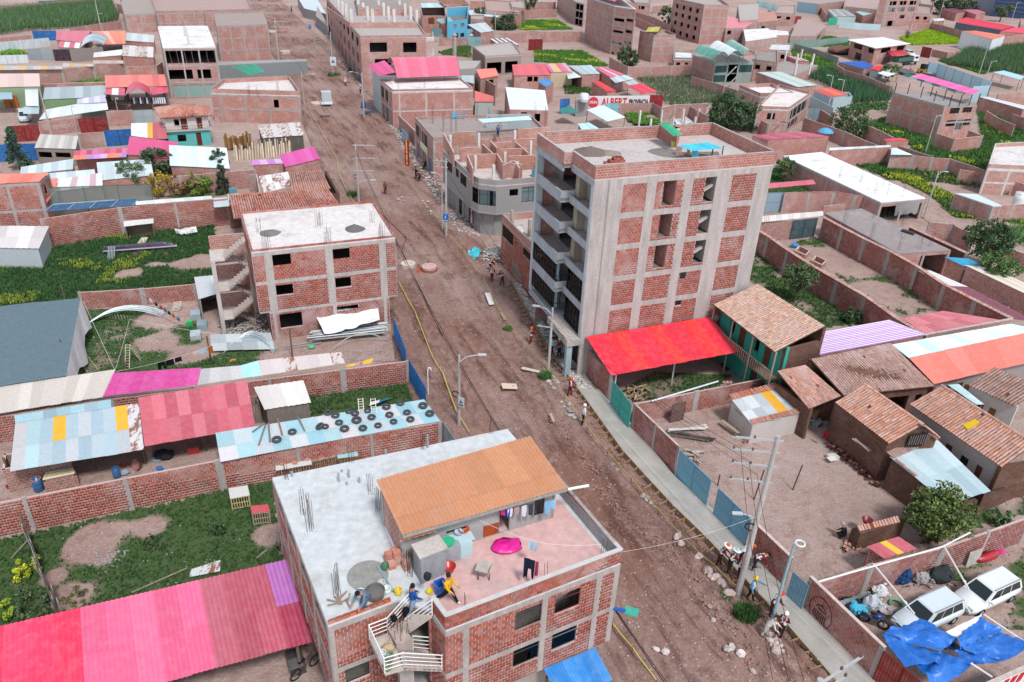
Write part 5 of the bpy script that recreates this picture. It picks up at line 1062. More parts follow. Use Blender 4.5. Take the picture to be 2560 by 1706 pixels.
rt=sh('pink_beige_house','house with pale pink roof, green walls and orange doors',0,'-150,674 356,671 366,790 -150,802',4.,3.7,7,('d0b4ac','d5bbb3'),wallm='ps',wcol='7f9474',cat='house');Sh(rt,*qd(0,'225,806 346,802 352,972 236,966',3.2,2.8),2,1,('d6dadb',));Sh(rt,*qd(0,'215,975 358,972 352,1040 210,1040',2.6,2.4),2,1,('a9bcc0',));Sh(rt,*qd(0,'-80,845 105,842 115,905 -80,910',3.,2.8),3,1,('93b4bd',))
for x in(80,150):b=MB();b.box(P(0,x,985),1.,.2,2.3,.38);b.bd('door','wood',rt,'9c5a34')
rt=sh('grey_blue_house','long low house with grey-blue roof and green wall',0,'405,800 962,780 968,885 393,910',3.3,3.,8,('9ba9ad','a6b3b6','94a2a6'),wallm='ps',wcol='708c68',cat='house')
rt=sh('white_canopy','white sheet canopy with lilac rear strip in front of the green-walled house',0,'420,1000 965,905 985,1000 352,1095',2.9,2.6,8,('cfd6d8','d9dfe0','c4ccce'),po=True,cat='canopy');Sh(rt,*qd(0,'705,905 955,868 968,935 700,948',3.1,2.95),5,1,('bcb0cc','d4d0dc'))
rt=Th('coral_roof_shop','open-fronted shop under coral sheets with a red barrel porch','shop',F_(P(0,1250,900)))
Sh(rt,*qd(0,'955,690 1500,680 1520,787 962,802',4.2,3.7),9,1,('d9746a','d66c64','dc7a6c'));Sh(rt,*qd(0,'962,800 1140,806 1135,872 960,862',3.6,3.3),3,1,('c95d72','d8d6d6'));Sh(rt,*qd(0,'1370,805 1522,775 1535,845 1388,868',3.6,3.3),3,1,('c94d66','d5596f'))
vault(rt,P(0,1140,875,3.3),P(0,1378,865,3.3),P(0,1362,800,3.5),P(0,1160,800,3.5),1.1,('b83450','c03c58'),4)
aW(rt,P(0,975,930),P(0,1520,910),0,3.5,mat='ps',col='6c645f',ops=[('o',.08,.3,.1,2.6),('o',.38,.66,.1,2.8),('o',.7,.95,.1,2.6)]);posts(rt,[P(0,1175,1010),P(0,1385,1000),P(0,985,1010)],3.3,.07,'4a4644')
for k in rN(16):cloth('',P(0,1190+k*20,890,2.6),P(0,1202+k*20,890,2.6),1.2,('2a2c30','c9cdd2','4a5058')[k%3]if k<10 else('c2d0dc','d5d3d0')[k%2],parent=rt,name='hanging_goods',n=2)
gt('dark red sheet gate beside the parked jeep',0,'72,1152 345,1138',2.6,'7f2424');w_=wl('brick wall with faded white lettering between two red gates',0,'345,1112 705,1075',2.4,sp=9,cO='875048',cols=False);gt('dark red sheet gate under the white canopy',0,'710,1085 972,1070',2.6,'7a1f1f')
wl('brick wall with street lamp between the red and grey gates',0,'965,1020 1205,1005',2.6,sp=4.5,cO='874a40');gt('pale grey sheet gate below the coral roof shop',0,'1208,1008 1388,1000',2.6,'98a6a8')
gt('blue sheet gate beside the plank-roofed shed',0,'945,1192 1192,1176',2.6,'1f5f9c');gt('blue sheet gate behind the dark conifer',0,'-150,1325 320,1310',2.6,'1f5f9c');wl('brown brick wall joining the plank shed to the blue gate',0,'700,1222 945,1205',2.4,sp=6,cO='7f5048')
wa_,wc_=F_(P(0,345,1112,2.4)),F_(P(0,705,1075,2.4));tt_=(wc_-wa_).normalized();nn_=V((tt_.y,-tt_.x,0));text3d(w_,'SE VENDO',Lp(wa_,wc_,.48)+Z*1.25+nn_*.06,tt_,nn_,1.,'b9a29c',.02)
sh('plank_roof_shed','open shed with grey plank roof in front of the brown wall',0,'365,1225 712,1242 690,1362 312,1350',2.9,2.6,9,('b9b4ac','aaa59d','c6c2bb'),wallm='ps',wcol='857a72',wave=.5,op={2:[('o',0,345,1385,480,1440),('o',0,500,1390,650,1440)]})
rt=sh('striped_lean_to','narrow lean-to striped in pinks, orange and lilac',0,'680,1378 1168,1350 1162,1392 672,1418',3.,2.85,9,('c9466c','d05a80','b43a55','d26a94','c95d84'));Sh(rt,*qd(0,'672,1418 1162,1392 1150,1435 660,1460',2.85,2.7),8,1,('dc7858','d9846a','b08cc4','c08acc','c9a6d2'))
sh('hot_pink_roof','hot pink sheet roof among the low sheds',0,'1182,1245 1627,1300 1538,1447 1155,1410',3.4,3.0,7,('d0487e','d24e84','c9437a'));sh('white_ribbed_roof','wide white ribbed roof beside the hot pink roof',0,'1540,1325 2065,1350 2094,1540 1548,1512',3.4,3.1,8,('c6d4d6','d4dfe0','cbd9da'),wave=.35)
rt=sh('white_yellow_roof','small roof of white, yellow and rusty red sheets by the turquoise house',0,'1195,1126 1390,1120 1395,1267 1195,1240',3.2,2.9,4,('d0d4d6','d8dcdd','d5d9da','d9a32e'));Sh(rt,*qd(0,'1390,1120 1490,1118 1532,1265 1400,1272',3.2,2.9),3,1,('b8525c','c25a62'))
# hip-roofed turquoise house
e=[P(0,1465,1082,4.9),P(0,1928,1056,4.9),P(0,1905,975,4.9),P(0,1408,988,4.9)];rg=[P(0,1640,962,6.1),P(0,1800,965,6.1)]
hp=Th('balcony_house','two-storey house with hipped tile roof, balcony and turquoise ground floor','house',F_(sum(e,V())/4));tiles(hp,rg[0],rg[1],e[1],e[0],'b0705c',220,sp=.45,ln=.55);tiles(hp,rg[0],rg[0]+V((.05,0,0)),e[0],e[3],'b98474',80,sp=.45,ln=.55);tiles(hp,rg[1],rg[1]+V((.05,0,0)),e[2],e[1],'a86a58',80,sp=.45,ln=.55);tiles(hp,rg[1],rg[0],e[3],e[2],'a86a58',10,sp=.45,ln=.55)
g_=[p+(sum(e,V())/4-p).normalized()*.8 for p in e];blk('','','',g_,2.6,rt0=hp,frame=False,mat='ps',cO='58aaa6',roof='cn',rcol='a8a29c',over=.5,op={0:[('g',.22,.42,.9,2.),('d5c2a22',.66,.78,.05,2.2)]});blk('','','',g_,4.85,base=2.75,rt0=hp,frame=False,mat='ps',cO='bdb4b0',roof=None,op={0:[('d5c2a22',.35,.5,2.8,4.6),('g',.2,.32,3.4,4.5),('d5c2a22',.72,.85,2.8,4.6)]})
rA_(hp,[F_(e[0],2.75),F_(e[1],2.75)],.9,2,.03,'a89c94');
for k in rN(20):b=MB();p=Lp(F_(e[0],2.75),F_(e[1],2.75),k/19);b.bar(p,p+Z*.85,.03);b.bd('baluster','mt',hp,'a39a92')
# open concrete frame and the brick blocks behind
rt=bl('concrete_frame_block','three-storey unfinished frame with dark open floors and stained white slab',0,'1485,442 1968,437 1892,240 1438,245',9.8,(3.3,6.6),cO='86504a',op={0:[('o',.03,.97,6.9,9.3),('o',0,1520,640,1765,722),('o',0,1795,636,1930,716),('x7f9a94',.06,.96,.3,2.6)]},cols={0:4},conc='938c88')
for x,y in((1440,250),(1500,240),(1690,330),(1880,240),(1960,330),(1720,400),(1930,300)):rebar(rt,P(0,x,y,9.9),6,3.,.35)
for k in rN(7):b=MB();p=Lp(P(0,1530,460,9.2),P(0,1940,455,9.2),k/6);b.tube([F_(p,6.7)+V((U(-.3,.3),.3,0)),F_(p,9.4)+V((0,.3,0))],.06,5);b.bd('prop','wood',rt,'9c958e')
bl('brick_block','half-built brick house behind the orange roof with grey terrace',0,'1135,135 1420,128 1400,10 1100,20',5.2,(2.6,),cO='875048',rcol='9a8f88')
bl('brick_block','broad brick building with rubble on its flat roof behind the open frame',0,'1425,125 2300,105 2250,-10 1380,0',5.5,(2.7,),cO='834a44',rcol='a58d88',par=.5)
bl('brick_block','tall bare brick block with pale columns beside the road',0,'1972,240 2440,225 2400,120 1950,130',8.6,(2.9,5.7),cO='8a4a40',rcol='9a8a84',cols={0:5})
rt=bl('brick_house','two-storey brick house with curved roof parapet next to the timber fence',0,'1925,858 2738,880 2640,735 2040,765',5.0,(2.5,),cO='95503f',rcol='d0c8c4',cols={0:[.09,.37,.64,.97]},op={0:[('o',1,158,910,212,985)]},par=.75)
for x,y in((20,890),(-60,870),(370,860),(200,830)):rebar(rt,P(1,x,y,5.1),6,1.9,.35)
sh('rusty_shop_roof','rust-streaked roof of the timber seller',1,'15,1142 400,1115 437,1235 60,1262',2.9,2.6,7,(('cfcac6','rs'),('c6c0bc','rs'),'cdc8c4'),wallm='ps',wcol='5a5450');sh('pink_end_roof','vivid pink sheet roof at the road edge',1,'215,1412 527,1335 584,1450 265,1527',2.9,2.6,6,('d0489c','d65aa6','cc4296'));sh('lilac_strip_roof','lilac strip roof behind the timber fence',1,'-40,1462 225,1450 257,1492 -30,1508',2.7,2.6,4,('c07cc0','c9a6c6'))
tb=Th('timber_rack','tall yellow planks leaning against the two-storey brick house','planks',P(0,2150,1370))
for k in rN(20):b=MB();p=P(0,2060+k*12+U(-4,4),1372-k*1.5);b.bar(p,P(0,2040+k*13+U(-8,8),1250,2.6)+Z*U(-.2,1.),.3,.05);b.bd('plank','wood',tb,('b5955c','a88850','c4a874','d2c2a0')[k%4])
tb=Th('timber_fence','fence of upright slabs and planks along the timber yard','planks',P(1,200,1450))
for k in rN(44):b=MB();p=P(0,2140+k*12,1470-k*1.2);b.bar(p,p+Z*U(1.6,3.0)+V((U(-.15,.15),.3,0)),.2,.05);b.bd('plank','wood',tb,('c9bba8','a8977e','d8cdbb','8e7c64')[k%4])
tb=Th('timber_rack','pale yellow boards stood on end beside the rust-streaked roof','planks',P(1,300,1310))
for k in rN(16):b=MB();p=P(1,205+k*13,1310-k*1.5);b.bar(p,p+Z*U(1.7,2.4)+V((0,.3,0)),.25,.05);b.bd('plank','wood',tb,('c9b87c','c0ab6a','d6cca0')[k%3])
rt=bl('workshop','grey block workshop under a torn green net by the road',0,'1990,600 2800,560 2790,545 1990,570',3.0,cO='7d8486',mat='ps',roof='cn',rcol='8c8c8c');sC('green_net','torn bright green net draped over the workshop','net',[P(0,2110,610,3.),P(0,2330,585,3.6),P(1,80,650,3.1),P(1,-60,690,2.8)],'1f9a7c',.5,12,8,'mesh_cloth',3)
# low roofs and yards above the grass lot
for i,(t,s,cols)in eN(((0,'190,1525 668,1450 664,1545 182,1600',('b5c4c8','c2d0d3')),(0,'880,1482 1370,1452 1400,1600 900,1650',('c6d2d4','b9c8cb')),(4,'545,66 928,8 936,130 500,180',('d9d9d7','d4d2d2','c0a0a8')),(0,'240,1600 860,1545 880,1640 250,1700',('bccacd','c9d3d5')))):
 sh('low_sheet_roof',('pale blue-grey roof behind the coral-roofed brick house','long pale roof above the green mesh screen','white sheet roof ending in mauve beside the coral roof','flat grey-white roof next to the dark conifer')[i],t,s,3.,2.7,7,cols)
wl('brick wall behind the yellow bushes',4,'1400,60 1640,40 2334,-20',2.6,sp=5,cO='85493f');lot('weeds among the yellow bushes',W(4,0,'1400,230 1450,120 2090,60 2090,200 1900,240'),.6,d=.7,dens=8,hgt=.3,cO='4c6334')
b=MB();rt=Th('water_cube','caged blue water cube with board on top','tank',P(4,2130,215));b.box(P(4,2130,215),1.,1.,1.,.38);b.bd('tank','gs',rt,'5a8a9c');b=MB();b.box(P(4,2130,215,1.02),1.5,1.2,.06,.5);b.bd('board','pn',rt,'b9b5ae')
rt=sh('cream_lean_to','pale lean-to sheets on the end of the tall brick wall',4,'1240,270 1925,218 1940,248 1235,305',3.75,3.55,8,('d2d4d2','c6c9c8'),sides=());Sh(rt,*qd(4,'1945,240 2085,232 2090,315 1950,325',3.3,3.),2,1,('b9c4c8',))
# tiled house on the road edge
th_=Th('tiled_house','roadside house with two clay tile slopes and an old sheet porch','house',F_(P(5,350,200)));A1,B1=P(4,2088,212,4.4),P(5,662,160,4.4);tiles(th_,A1,B1,P(5,755,292,3.1),P(4,2130,430,3.1),'a8695a',300,sp=.3,ln=.42);tiles(th_,P(5,300,10,3.2),P(5,600,-5,3.2),P(5,680,152,4.3),P(5,330,192,4.3),'b98576',200,sp=.3,ln=.42)
Sh(th_,*qd(5,'25,42 290,0 335,127 75,195',3.6,3.2),5,2,(('cfcac7','rs'),'d4cfcc',('c9c4c0','rs')));aW(th_,P(4,2110,520),P(5,755,400),0,3.);aW(th_,P(5,640,180),P(5,755,400),0,3.)
wl('brick wall beside the tiled roadside house',5,'-60,30 0,25 30,190',2.6,sp=4,cO='8a4a40')
# -------- plots east of the road, near
GH=2.6
wall('brick wall between the tall block and the teal gate',[P(10,690,92,GH),P(10,905,335,GH)],GH,near=True,sp=4.4,cO='935349')
gate('teal sheet gate beside the fresh cement pavement',P(10,920,372,GH),P(10,1092,592,GH),GH,'3aa79c')
wall('stained brick wall with grey dust patch between the teal and blue gates',[P(10,1112,582,GH),P(10,1530,985,GH)],GH,near=True,sp=3.4,cO='94534a')
gate('light blue sheet gate nearest the wood pile yard',P(10,1532,1005,GH),P(10,1820,1282,GH),GH,'6fa3b8',n=2)
gate('light blue sheet gate behind the leaning electricity pole',P(10,1882,1350,GH),P(14,2185,85,GH),GH,'6d9fb5',n=2)
wall('brick wall with tile ledge behind the electricity pole',[P(14,2200,110,GH),P(15,215,445,GH)],GH,near=True,sp=4.2,cO='8f4a3d',cap='brick')
gate('small grey-blue door in the brick street wall',P(15,228,560,2.3),P(15,375,690,2.3),2.3,'6f98ab',n=1,name='wicket_gate',cat='door')
wb_=wall('worn brick street wall painted with a round black emblem',[P(15,380,610,GH),P(15,1058,1262,GH)],GH,near=True,sp=3.6,cO='97594f',cap='brick')
gate('dark red sheet gate at the bottom of the street wall',P(15,1052,1278,GH),P(15,1440,1600,GH),GH,'7f2a24',n=2)
# emblem painted on that wall: ring, bowler shape and strokes
e0,e1=F_(P(15,380,610,GH)),F_(P(15,1058,1262,GH));et=(e1-e0).normalized();en=V((et.y,-et.x,0));en=en if(CAM-e0).dot(en)>0 else-en
def ew(x,y):u,z=onw(e0,e1,15,x,y);return F_(e0+(e1-e0)*u,z)+en*.05
em=Th('wall_emblem','round black line emblem painted on the street wall','emblem',F_(ew(480,930)))
def stroke(pts,r,nm='stroke'):
 b=MB()
 for p,q in zip(pts[:-1],pts[1:]):b.bar(p,q+(q-p).normalized()*r*.5,r,.006,en.cross(q-p)if False else en)
 b.bd(nm,'pn',em,'2a2526')
cc_=ew(482,935);rx=(ew(585,1010)-ew(382,860)).length/2
stroke([cc_+et*math.cos(k*.2618)*rx*.98+Z*math.sin(k*.2618)*1.02 for k in rN(25)],.035,'ring')
stroke([cc_+et*math.cos(.35+k*.2)*.38+Z*(.12+math.sin(.35+k*.2)*.36)for k in rN(13)],.06,'bowl');stroke([cc_+et*.0+Z*.48,cc_+Z*.66],.05);stroke([cc_+et*-.24+Z*.2,cc_+et*.26+Z*.2],.05)
for k in rN(7):stroke([cc_+et*(-.42+.14*k)+Z*.0,cc_+et*(-.46+.14*k)-Z*.22,cc_+et*(-.4+.14*k)-Z*(.48+.03*k)],.05)
# red roof shelter against the tall block
zb0,zb1=onw(T0,T1,6,672,1490)[1],onw(T0,T1,6,1800,1310)[1]
A_=P(6,672,1490,zb0);B_=P(6,1800,1310,zb1);C_=P(10,2092,108,3.0);D_=P(10,905,325,2.85)
rt=Th('red_roof_shelter','open yard shelter under a bright red corrugated roof beside the tall block','shelter',F_((A_+C_)/2));Sh(rt,A_-V((0,.25,0)),B_-V((0,.25,0)),C_,D_,14,1,('d9293c','d62a40','dc2e3a','e03a36'),wave=.2,amp=.025)
posts(rt,[P(10,1450,420),P(10,920,560),P(10,2080,300)],2.9,.07,'c9d2d4',mat='mt')
lot('rough grass under the edge of the red roof',[P(10,1000,460),P(10,1300,300),P(10,2000,330),P(10,1900,430),P(10,1240,560),P(10,1080,540)],.75,d=.4,dens=14,hgt=.22,cO='2f4a28')
wd=Th('firewood_pile','heap of split firewood inside the teal gate','firewood',P(10,1110,480))
for k in rN(46):b=MB();p=P(10,U(1010,1230),U(430,560),U(.1,.5));a=U(0,6.3);b.bar(p,p+V((math.cos(a)*.6,math.sin(a)*.6,U(-.1,.25))),.1,.08);b.bd('split_log','wood',wd,('b39c82','a08a72','8c7660')[k%3])
one(lump(P(10,2080,300),.75,.6,.55,11),'root_stump','wood','big brown stump by the green house wall','stump','7c5a4a');tub('dark red tub under the red roof',P(10,1950,260),'5c2320',.5,.3)
b=MB();b.tube([P(10,1270,560,1.95),P(10,1880,378,2.0)],.07,6);one(b,'white_pipe','pn','long white pipe lying on the inner yard wall','pipe','c9cfd2')
wall('lower brick wall between the red roof yard and the wood yard',[P(10,1120,590,1.85),P(10,1690,476,1.85),P(10,2440,330,1.85)],1.85,near=True,sp=5.5,cO='8e4d42')
bs=Th('brick_stack','small stack of orange bricks on the inner yard wall','bricks',P(10,1960,400,1.9))
for k in rN(14):b=MB();b.box(P(10,1935+(k%4)*18,395-(k//8)*3,1.92+.13*(k//4)),.26,.2,.12,.35);b.bd('brick','bp',bs,'b06a52')
gate('rusty sheet door in the lower brick wall',P(10,1465,590,1.8),P(10,1590,560,1.8),1.8,'6b5450',n=1,name='wicket_gate',cat='door')
# white hut
q=[P(10,1990,530,2.3),P(11,80,420,2.3),P(11,315,668,1.95),P(10,2190,775,1.95)]
hut=sD('white_hut','small whitewashed hut with grey sheet roof and one yellow strip',q,0,5,2,wallm='ps',wcol='b9b2ad',cat='hut',pick=lambda i,j:'e2ab2e' if i==3 else('b9c0c3','c4c9cb','b2babd')[(i+j)%3],wave=.15,op={3:[('b5a4a3c',10,2035,625,2098,700)],2:[('g3a3430',.25,.4,.8,1.6)]and[]})
tiles(hut,q[0]+Z*.1+(q[0]-q[3]).normalized()*.15,q[1]+Z*.1+(q[1]-q[2]).normalized()*.15,Lp(q[1],q[2],.1)+Z*.08,Lp(q[0],q[3],.1)+Z*.08,'b9775f',60,False);tiles(hut,Lp(q[0],q[3],.88)+Z*.07,Lp(q[1],q[2],.88)+Z*.07,q[2]+Z*.06,q[3]+Z*.06,'b97a66',60,False,ln=.33)
ts=Th('spare_tile_row','row of spare roof tiles stood against the white hut','tiles',P(10,2200,930))
for k in rN(16):p=Lp(P(10,2120,945),P(11,245,830),k/15);b=MB();b.lathe(p,[(.1,0),(.085,.42)],8,False);b.bd('tile','tp',ts,'a9654f')
bn=Th('plank_bench','plank bench beside the white hut window','bench',P(10,1990,850));b=MB();b.bar(P(10,1910,735,.5),P(10,2070,850,.5),.35,.06);b.bd('seat','wood',bn,'9c8a76')
for p in(P(10,1950,770),P(10,2040,850)):b=MB();b.bar(p,F_(p,.47),.08);b.bd('leg','wood',bn,'6c5a4c')
# wood yard things
wp=Th('timber_pile','heap of white boards and dark poles in the wood yard','timber',P(10,1600,850))
for k in rN(9):b=MB();b.bar(P(10,1425+U(-8,8),840-k*3,.1+.1*(k//3)),P(10,1770+U(-20,20),775+k*4,.1+.1*(k//3)),.2,.05);b.bd('board','wood',wp,('d5d3d0','c6c4c0','dad9d6')[k%3])
for k in rN(12):b=MB();b.tube([P(10,1380+U(0,200),800+U(0,60),U(.1,.35)),P(10,1700+U(0,160),900+U(-20,30),U(.1,.3))],.05,5);b.bd('pole','wood',wp,('4f4844','6b625c','3c3836')[k%3])
sp_=Th('split_wood_heap','loose heap of pale split wood behind the blue gate','firewood',P(10,1630,1050))
for k in rN(26):b=MB();p=P(10,U(1560,1690),U(990,1100),U(.05,.3));b.bar(p,p+V((U(-.3,.8),U(-.7,.2),U(-.05,.2))),.1,.08);b.bd('split_log','wood',sp_,('b5aba2','9f958c')[k%2])
sM('wood_chips','pale wood chips scattered over the wood yard','chips',[P(10,U(1480,1900),U(740,1080),.03)for _ in rN(260)],.09,'b8aca4','wood')
for i,(x,y,x2,y2,t)in eN(((225,1370,280,1100,11),(1875,1330,1878,1215,10),(2205,1460,2290,1180,10))):b=MB();b.tube([P(t,x,y),P(t,x,y)+Z*(2.2,1.,2.6)[i]+V((.25,.1,0))*(i!=1)],.05,5);one(b,'stake','wood',('thin dark stake standing in the open dirt yard','short stake by the light blue gates','tall thin pole behind the second light blue gate')[i],'stake','54463e')
p0,p1=P(11,330,670,2.2),P(11,760,960,2.2);cloth('dark red shirt hanging in the dirt yard',P(11,510,825,1.5),P(11,562,845,1.5),.75,'6f1f28');bx=Th('white_block','white block with a grey lid on the dirt yard','block',P(11,585,1085));b=MB();b.box(P(11,585,1085),.8,.6,.32,.3);b.bd('body','pn',bx,'bfb8b4');b=MB();b.box(P(11,585,1085,.32),.7,.5,.05,.4);b.bd('lid','pn',bx,'d3cfcc')
# clay-tiled houses
TC='b58979';TC2='a28278';TC3='c08e79'
h1=Th('tiled_house','adobe house with broad weathered clay tile roof behind the white hut','house',F_(P(11,900,300)))
r1=[P(11,395,182,4.7),P(11,1120,35,4.7),P(11,1515,425,3.1),P(11,690,508,3.1)];tiles(h1,*r1,TC2);aW(h1,Lp(r1[3],r1[0],.08),Lp(r1[2],r1[1],.08),0,3.0,ops=[('o',.55,.8,.3,2.2),('o',.88,.95,.1,2.2)]);aW(h1,r1[0],r1[3],0,3.0);aW(h1,r1[1],r1[2],0,3.0);aW(h1,r1[0],r1[1],0,4.6)
h2=Th('tiled_house','smaller tiled adobe wing with shaded porch beside the white hut','house',F_(P(11,350,450)))
r2=[P(11,90,292,4.1),P(11,345,236,4.1),P(11,665,515,2.9),P(11,372,632,2.9)];tiles(h2,*r2,TC);aW(h2,Lp(r2[0],r2[1],.05),Lp(r2[3],r2[2],.05),0,2.9);aW(h2,Lp(r2[0],r2[3],.55)+V((.3,0,0)),Lp(r2[1],r2[2],.6),0,2.9,ops=[('o',.3,.5,.9,2.)]);posts(h2,[Lp(r2[3],r2[2],.1)],2.8,.09)
for k in rN(7):b=MB();b.box(P(11,430+U(-30,90),770+U(-25,15)),U(.3,.5),U(.3,.5),U(.2,.5),U(0,1));b.bd('stored_box','pn',h2,('8d9498','a9a8a6','5c5450')[k%3])
h3=Th('tiled_house','tall mud-brick house with two-sided clay tile roof in the dirt yard','house',F_(P(11,1000,900)))
rd0,rd1=P(11,880,408,5.1),P(11,1412,775,5.1);ea0,ea1=P(11,612,572,3.6),P(11,1105,948,3.6);eb0,eb1=P(11,1195,525,3.6),P(11,1568,815,4.0)
eb0=rd0+(rd0-ea0)*.85;eb0.z=3.8;eb1=rd1+(rd1-ea1)*.85;eb1.z=3.8
tiles(h3,rd0,rd1,ea1,ea0,TC3);tiles(h3,rd1,rd0,eb0,eb1,TC)
for k in rN(16):p=Lp(rd0,rd1,(k+.5)/16);b=MB();d=(rd1-rd0).normalized();s=d.cross(Z);b.lathe(p+Z*.02-d*.2,[(.13,0),(.11,.44)],8,False,(s,Z,d));b.bd('ridge_tile','tp',h3,TC3)
i0,i1=Lp(ea0,rd0,.1),Lp(ea1,rd1,.1)+(rd0-rd1).normalized()*.3;j0,j1=Lp(eb0,rd0,.1),Lp(eb1,rd1,.1)+(rd0-rd1).normalized()*.3
aW(h3,i0,i1,0,3.5);aW(h3,i1,j1,0,3.5);aW(h3,i0,j0,0,3.5);aW(h3,j0,j1,0,3.5)
b=MB();m_=F_(Lp(i1,j1,.5),5.0);b.q(F_(i1,3.5),F_(j1,3.5),m_);b.bd('gable','adobe',h3);b=MB();m_=F_(Lp(i0,j0,.5),5.0);b.q(F_(i0,3.5),F_(j0,3.5),m_);b.bd('gable','adobe',h3)
b=MB();g0=Lp(i1,j1,.38)+V((.05,-.12,0));g1=Lp(i1,j1,.78)+V((.05,-.12,0));b.q(F_(g0,3.1),F_(g1,3.1),F_(g1,4.3),F_(g0,4.2));b.bd('loft_shade_panel','pn',h3,'2a221f')  # flat panel on the uncut gable, loft darkness painted as its colour
for k in rN(9):b=MB();p=Lp(F_(g0,4.15),F_(g1,4.25),k/8)+V((.08,-.15,0));b.bar(p,p-Z*U(.3,.9),.04,.04);b.bd('loft_slat','wood',h3,'77706a')
for dx in(0,25):b=MB();b.bar(P(11,765+dx,900,2.4),P(11,950-dx,1010+dx/3,2.1),.16,.05);b.bd('nailed_board','wood',h3,'8d8078')
ts=Th('spare_tile_heap','long heap of spare clay tiles along the mud-brick wall','tiles',P(11,820,1150))
for k in rN(46):
 u=k/46;p=Lp(P(11,575,950),P(11,1040,1340),u)+V((-.15+U(-.25,.1),U(-.2,.2),0));b=MB();d=V((U(-.6,-.2),U(-1,-.6),U(.1,.6))).normalized();s=d.cross(Z).normalized();b.lathe(p+Z*U(.02,.3),[(.12,0),(.1,.42)],7,False,(s,d.cross(s),d));b.bd('tile','tp',ts,('a9654f','96604e','b8735a')[k%3])
h4=Th('tiled_house','long low whitewashed house with orange clay tiles and yellow skylight','house',F_(P(11,1900,900)))
rA,rB=P(11,1585,420,4.9),P(11,2420,950,4.9);rC,rD=P(11,2155,1318,3.2),P(11,1290,585,3.2);rC2=rD+(rB-rA)*(1.06)
tiles(h4,rA,rB,rC2,rD,TC3);bk_=[rA+(rA-rD)*.7,rB+(rB-rC2)*.7];bk_[0].z=bk_[1].z=3.4;tiles(h4,rB,rA,bk_[0],bk_[1],TC2,150)
for k in rN(26):p=Lp(rA,rB,(k+.5)/26);d=(rB-rA).normalized();s=d.cross(Z);b=MB();b.lathe(p+Z*.02-d*.2,[(.13,0),(.11,.44)],8,False,(s,Z,d));b.bd('ridge_tile','tp',h4,TC)
s0,s1=onplane([rA,rB,rC2,rD],11,1770,790),onplane([rA,rB,rC2,rD],11,1925,752);sl=[onplane([rA,rB,rC2,rD],11,*v)+Z*.2 for v in((1765,792),(1880,742),(1925,772),(1812,838))];b=MB();b.q(*sl);b.q(*[p-Z*.06 for p in sl]);b.bd('skylight','gs',h4,'d9b320')
aW(h4,Lp(rD,rA,.12),Lp(rC2,rB,.12),0,3.15,mat='ps',col='a39c98',ops=[('d5a3a2c',.45,.52,.05,2.1),('g3a3430',.3,.36,1.,2.),('g3a3430',.62,.7,1.,2.),('d5a3a2c',.78,.84,.05,2.1)]);aW(h4,rC2,bk_[1],0,3.2)
h5=Th('tiled_house','whitewashed house with dark clay tiles across the small court','house',F_(P(11,2200,500)))
vA,vB=P(11,2055,255,4.8),P(11,2500,440,4.8);vD=P(11,1820,412,3.2);vC=vD+(vB-vA);tiles(h5,vA,vB,vC,vD,TC2);vE,vF=vA+(vA-vD)*.8,vB+(vB-vC)*.8;vE.z=vF.z=3.4;tiles(h5,vB,vA,vE,vF,TC2,100)
aW(h5,Lp(vD,vA,.15),Lp(vC,vB,.15),0,3.1,mat='ps',col='b9b2ad',ops=[('b4a3a32',.22,.4,.9,2.1),('d7c5a3c',.52,.66,.05,2.1)]);aW(h5,vD,vE,0,3.1)
q=[P(11,1110,1068,2.75),P(11,1520,888,2.75),P(11,2032,1378,2.35),P(11,1650,1500,2.35)]
sh5=sD('lean_shed','shed with pale blue sheet roof against the mud-brick house',q,0,5,2,('b2c6cb','bccdd1','abc0c6'),wallm='adobe',wave=.15,sides=(1,3));tiles(sh5,q[0]+Z*.12+(q[0]-q[3])*.06,q[1]+Z*.12+(q[1]-q[2])*.06,Lp(q[1],q[2],.06)+Z*.08,Lp(q[0],q[3],.06)+Z*.08,TC2,60,False);tiles(sh5,Lp(q[0],q[3],.1)+Z*.1,Lp(q[0],q[3],.1)+(q[1]-q[0])*.04+Z*.1,Lp(q[0],q[3],.45)+(q[1]-q[0])*.04+Z*.1,Lp(q[0],q[3],.45)+Z*.1,TC,20,False)
wall('dark mud-brick wall below the pale blue roof',[P(11,1640,1560,1.3),P(11,2160,1380,1.3),P(11,2500,1220,1.3)],1.3,mat='adobe',sp=9,name='adobe_wall',th=.3)
q=[P(11,1640,412,2.9),P(11,1740,405,2.9),P(11,1972,588,2.6),P(11,1900,590,2.6)];sD('porch_roof','small pale blue porch roof in the tiled court',q,0,2,2,('b4d0d4','bcd5d8'),po=True,cat='roof')
# coral, white and striped sheet roofs
A_,B_,C_,D_=P(7,1130,1575,4.3),P(7,2215,1385,4.3),P(7,2700,1400,3.9),P(11,1285,165,3.9)
cr=Th('coral_roof_house','long house roofed half in white-blue and half in coral sheets','house',F_(P(11,1900,150)))
Sh(cr,A_,B_,P(7,2480,1440,3.9),D_,12,1,('c4dade','d3e2e4','b9d3d8'),wave=.25);E1,E2=P(11,2600,120,3.1),P(11,1515,402,3.1);Sh(cr,D_,P(7,2480,1440,3.9),P(11,2560,170,3.1),E2,8,1,('d97a6c','d67466','dc8073'),wave=.25)
aW(cr,E2+V((0,.5,0)),P(11,2560,170,3.1)+V((0,.5,0)),0,3.,mat='ps',col='8d8682',ops=[('o',.1,.2,.2,2.2),('d5a3a2c',.25,.3,.05,2.2),('o',.4,.5,.5,2.)]);aW(cr,A_,D_,0,3.6,mat='brick');aW(cr,A_,B_,0,4.1,mat='brick')
q=[P(11,470,140,3.3),P(7,505,1465,3.3),P(7,1105,1355,3.1),P(7,1440,1490,3.1)]
